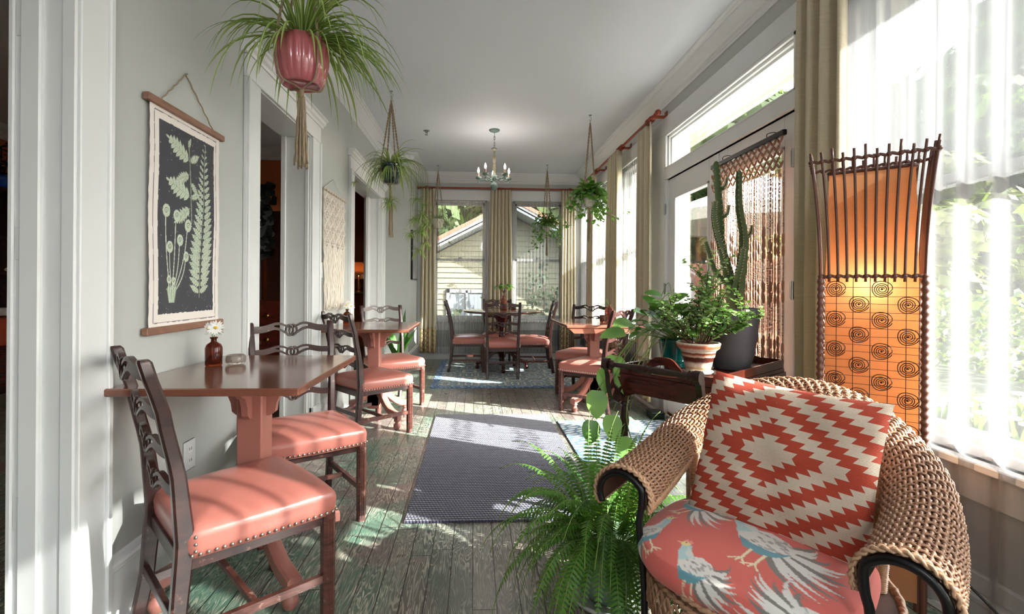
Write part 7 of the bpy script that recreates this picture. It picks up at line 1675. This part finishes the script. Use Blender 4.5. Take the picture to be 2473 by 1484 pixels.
for k in range(260):
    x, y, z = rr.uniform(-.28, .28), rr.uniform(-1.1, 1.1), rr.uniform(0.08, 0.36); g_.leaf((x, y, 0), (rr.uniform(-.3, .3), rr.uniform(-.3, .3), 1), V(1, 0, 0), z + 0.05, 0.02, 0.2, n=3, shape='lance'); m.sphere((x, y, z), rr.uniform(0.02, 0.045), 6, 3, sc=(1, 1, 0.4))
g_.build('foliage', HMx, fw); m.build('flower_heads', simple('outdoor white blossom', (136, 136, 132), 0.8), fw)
bt = thing('bistro_table', 'white bistro table top outside the near window', 'table', (2.36, 2.36, -0.12)); MB().lathe([(0.001, 0.54), (0.20, 0.54), (0.21, 0.55), (0.20, 0.565), (0.001, 0.565)], 32).build('table_top', M['outwhite'], bt, smooth=True); MB().lathe([(0.001, 0), (0.2, 0), (0.03, 0.04), (0.025, 0.54)], 16).build('base', M['outwhite'], bt, smooth=True)
# trees
def crown_mesh(seed, n, mat, name='crown', leaf=0.12, squash=0.85):
    rr = random.Random(seed); m = MB(); bl_ = [(V(rr.gauss(0, .45), rr.gauss(0, .45), rr.gauss(0, .38)), rr.uniform(0.3, 0.5)) for _ in range(16)]
    for k in range(n):
        c, rad = rr.choice(bl_); d = V(rr.gauss(0, 1), rr.gauss(0, 1), rr.gauss(0, 1)).normalized(); p = c + d * rad * rr.uniform(0.75, 1.05); u = (d + V(rr.gauss(0, .5), rr.gauss(0, .5), rr.gauss(0, .5))).orthogonal().normalized(); w = d.cross(u).normalized(); s = leaf * rr.uniform(0.5, 1.1)
        m.add([tuple(p + u * s), tuple(p + w * s * 0.6), tuple(p - u * s), tuple(p - w * s * 0.6)], [(0, 1, 2, 3)])
    return m.build(name, mat)
T1m = leafmat('yellowish green leaves', (80, 88, 36), (112, 108, 54), 0.7, 2); T2m = leafmat('mid green leaves', (52, 70, 38), (82, 96, 54), 0.7, 2); HM = leafmat('hedge leaves', (32, 44, 28), (50, 60, 38), 0.7, 3)  # each kind of tree has its own leaf green
BK_ = simple('bark', (92, 78, 66), 0.9, var=0.3)
trees = [(11.5, 15.5, 3.2, 2.6, 0), (13, 20, 5.5, 4.2, 1), (10.0, 18.5, 6.5, 3.6, 1), (15, 26, 7.5, 5.2, 1), (9.5, 24, 7.0, 4.4, 0), (17, 17, 5.5, 4.2, 1), (19, 22, 6.5, 5.0, 0), (13.5, 13.0, 3.0, 2.4, 0), (18, 12.5, 4.6, 3.8, 1), (-2.5, 20, 4.5, 3.2, 1), (1.0, 24, 5.0, 3.6, 0), (5.0, 22, 5.5, 3.8, 1), (-7, 24, 5.5, 4.4, 0), (8, 30, 7, 5, 1), (22, 28, 8, 6, 1), (24, 17, 6.0, 4.5, 1)]
LB = ['yellow-green tree', 'mid-green tree']; base = {}
for i, (x, y, z, s, k) in enumerate(trees):
    where = ['low behind the umbrella', 'tall, above the transom', 'rising left of the transom trees', 'tallest, far back in the transom view', 'beside the left transom end', 'seen above the low hedge', 'sunlit, beyond the lane', 'smallest, nearest the near window', 'at the right edge beyond the near window', 'over the left slope of the house roof', 'behind the gable peak', 'over the right slope of the house roof', 'far left behind the house', 'far behind the board fence', 'farthest back by the lane', 'behind the tall hedge'][i]
    t_ = thing('tree', '%s in the grounds outside, %s' % (LB[k], where), 'tree', (x, y, -0.35), i * 1.1, 'trees in the grounds outside')
    if k not in base: c_ = base[k] = crown_mesh(k + 3, 4200, (T1m, T2m)[k])
    else: c_ = base[k].copy(); C.objects.link(c_)
    c_.parent = t_; c_.location = (0, 0, z); c_.scale = (s * 0.95, s * 0.95, s * 0.85)
    MB().tube([(0, 0, 0), (0.1, 0.05, z * 0.5), (0, 0, z)], [0.22, 0.16, 0.08], 8).build('trunk', BK_, t_, smooth=True)
hg = None
for i, (x, y, L2) in enumerate(((9.4, 9, 6.5), (17.5, 10.0, 9.0))):
    rr = random.Random(i); m = MB()
    for k in range(5200): 
        p = V(rr.uniform(-.55, .55), rr.uniform(-L2, L2), rr.uniform(0, 1.5 if i == 0 else 2.4)); d = V(rr.gauss(0, 1), rr.gauss(0, 1), rr.gauss(0, 1)).normalized(); u = d.orthogonal().normalized(); w = d.cross(u); s = rr.uniform(0.05, 0.11); m.add([tuple(p + u * s), tuple(p + w * s * .6), tuple(p - u * s), tuple(p - w * s * .6)], [(0, 1, 2, 3)])
    o = m.build('hedge', HM, None); o.location = (x, y, -0.35); tag(o, ('low clipped hedge before the lane' if i == 0 else 'taller dark hedge beyond the lane'), 'hedge')
# climbing vines on the neighbour wall
vn = thing('climbing_vine', 'leafy vine climbing the cream siding seen through the far windows', 'plant', (0.6, 12.55, -0.35)); m = MB(); sm = MB(); rr = random.Random(19)
for k in range(7):
    x = [-0.25, -0.1, 0.05, 0.9, 1.2, 1.5, -1.05][k]; h_ = [2.1, 1.6, 1.9, 1.9, 2.2, 1.5, 0.9][k]; sm.tube([(x, 0, 0), (x + 0.05, 0.02, h_ / 2), (x, 0, h_)], 0.01, 5)
    for i in range(int(h_ * 26)): z = rr.uniform(0.3, h_); a = rr.uniform(0, 2 * PI); s = rr.uniform(0.07, 0.15); m.leaf((x + rr.uniform(-.12, .12), rr.uniform(-.08, .08), z), (math.cos(a), -0.3, math.sin(a)), V(0, -1, 0.3), s, s * 0.4, 0.4, n=3)
m.build('foliage', HMx, vn, smooth=True); sm.build('stems', M['stem'], vn)
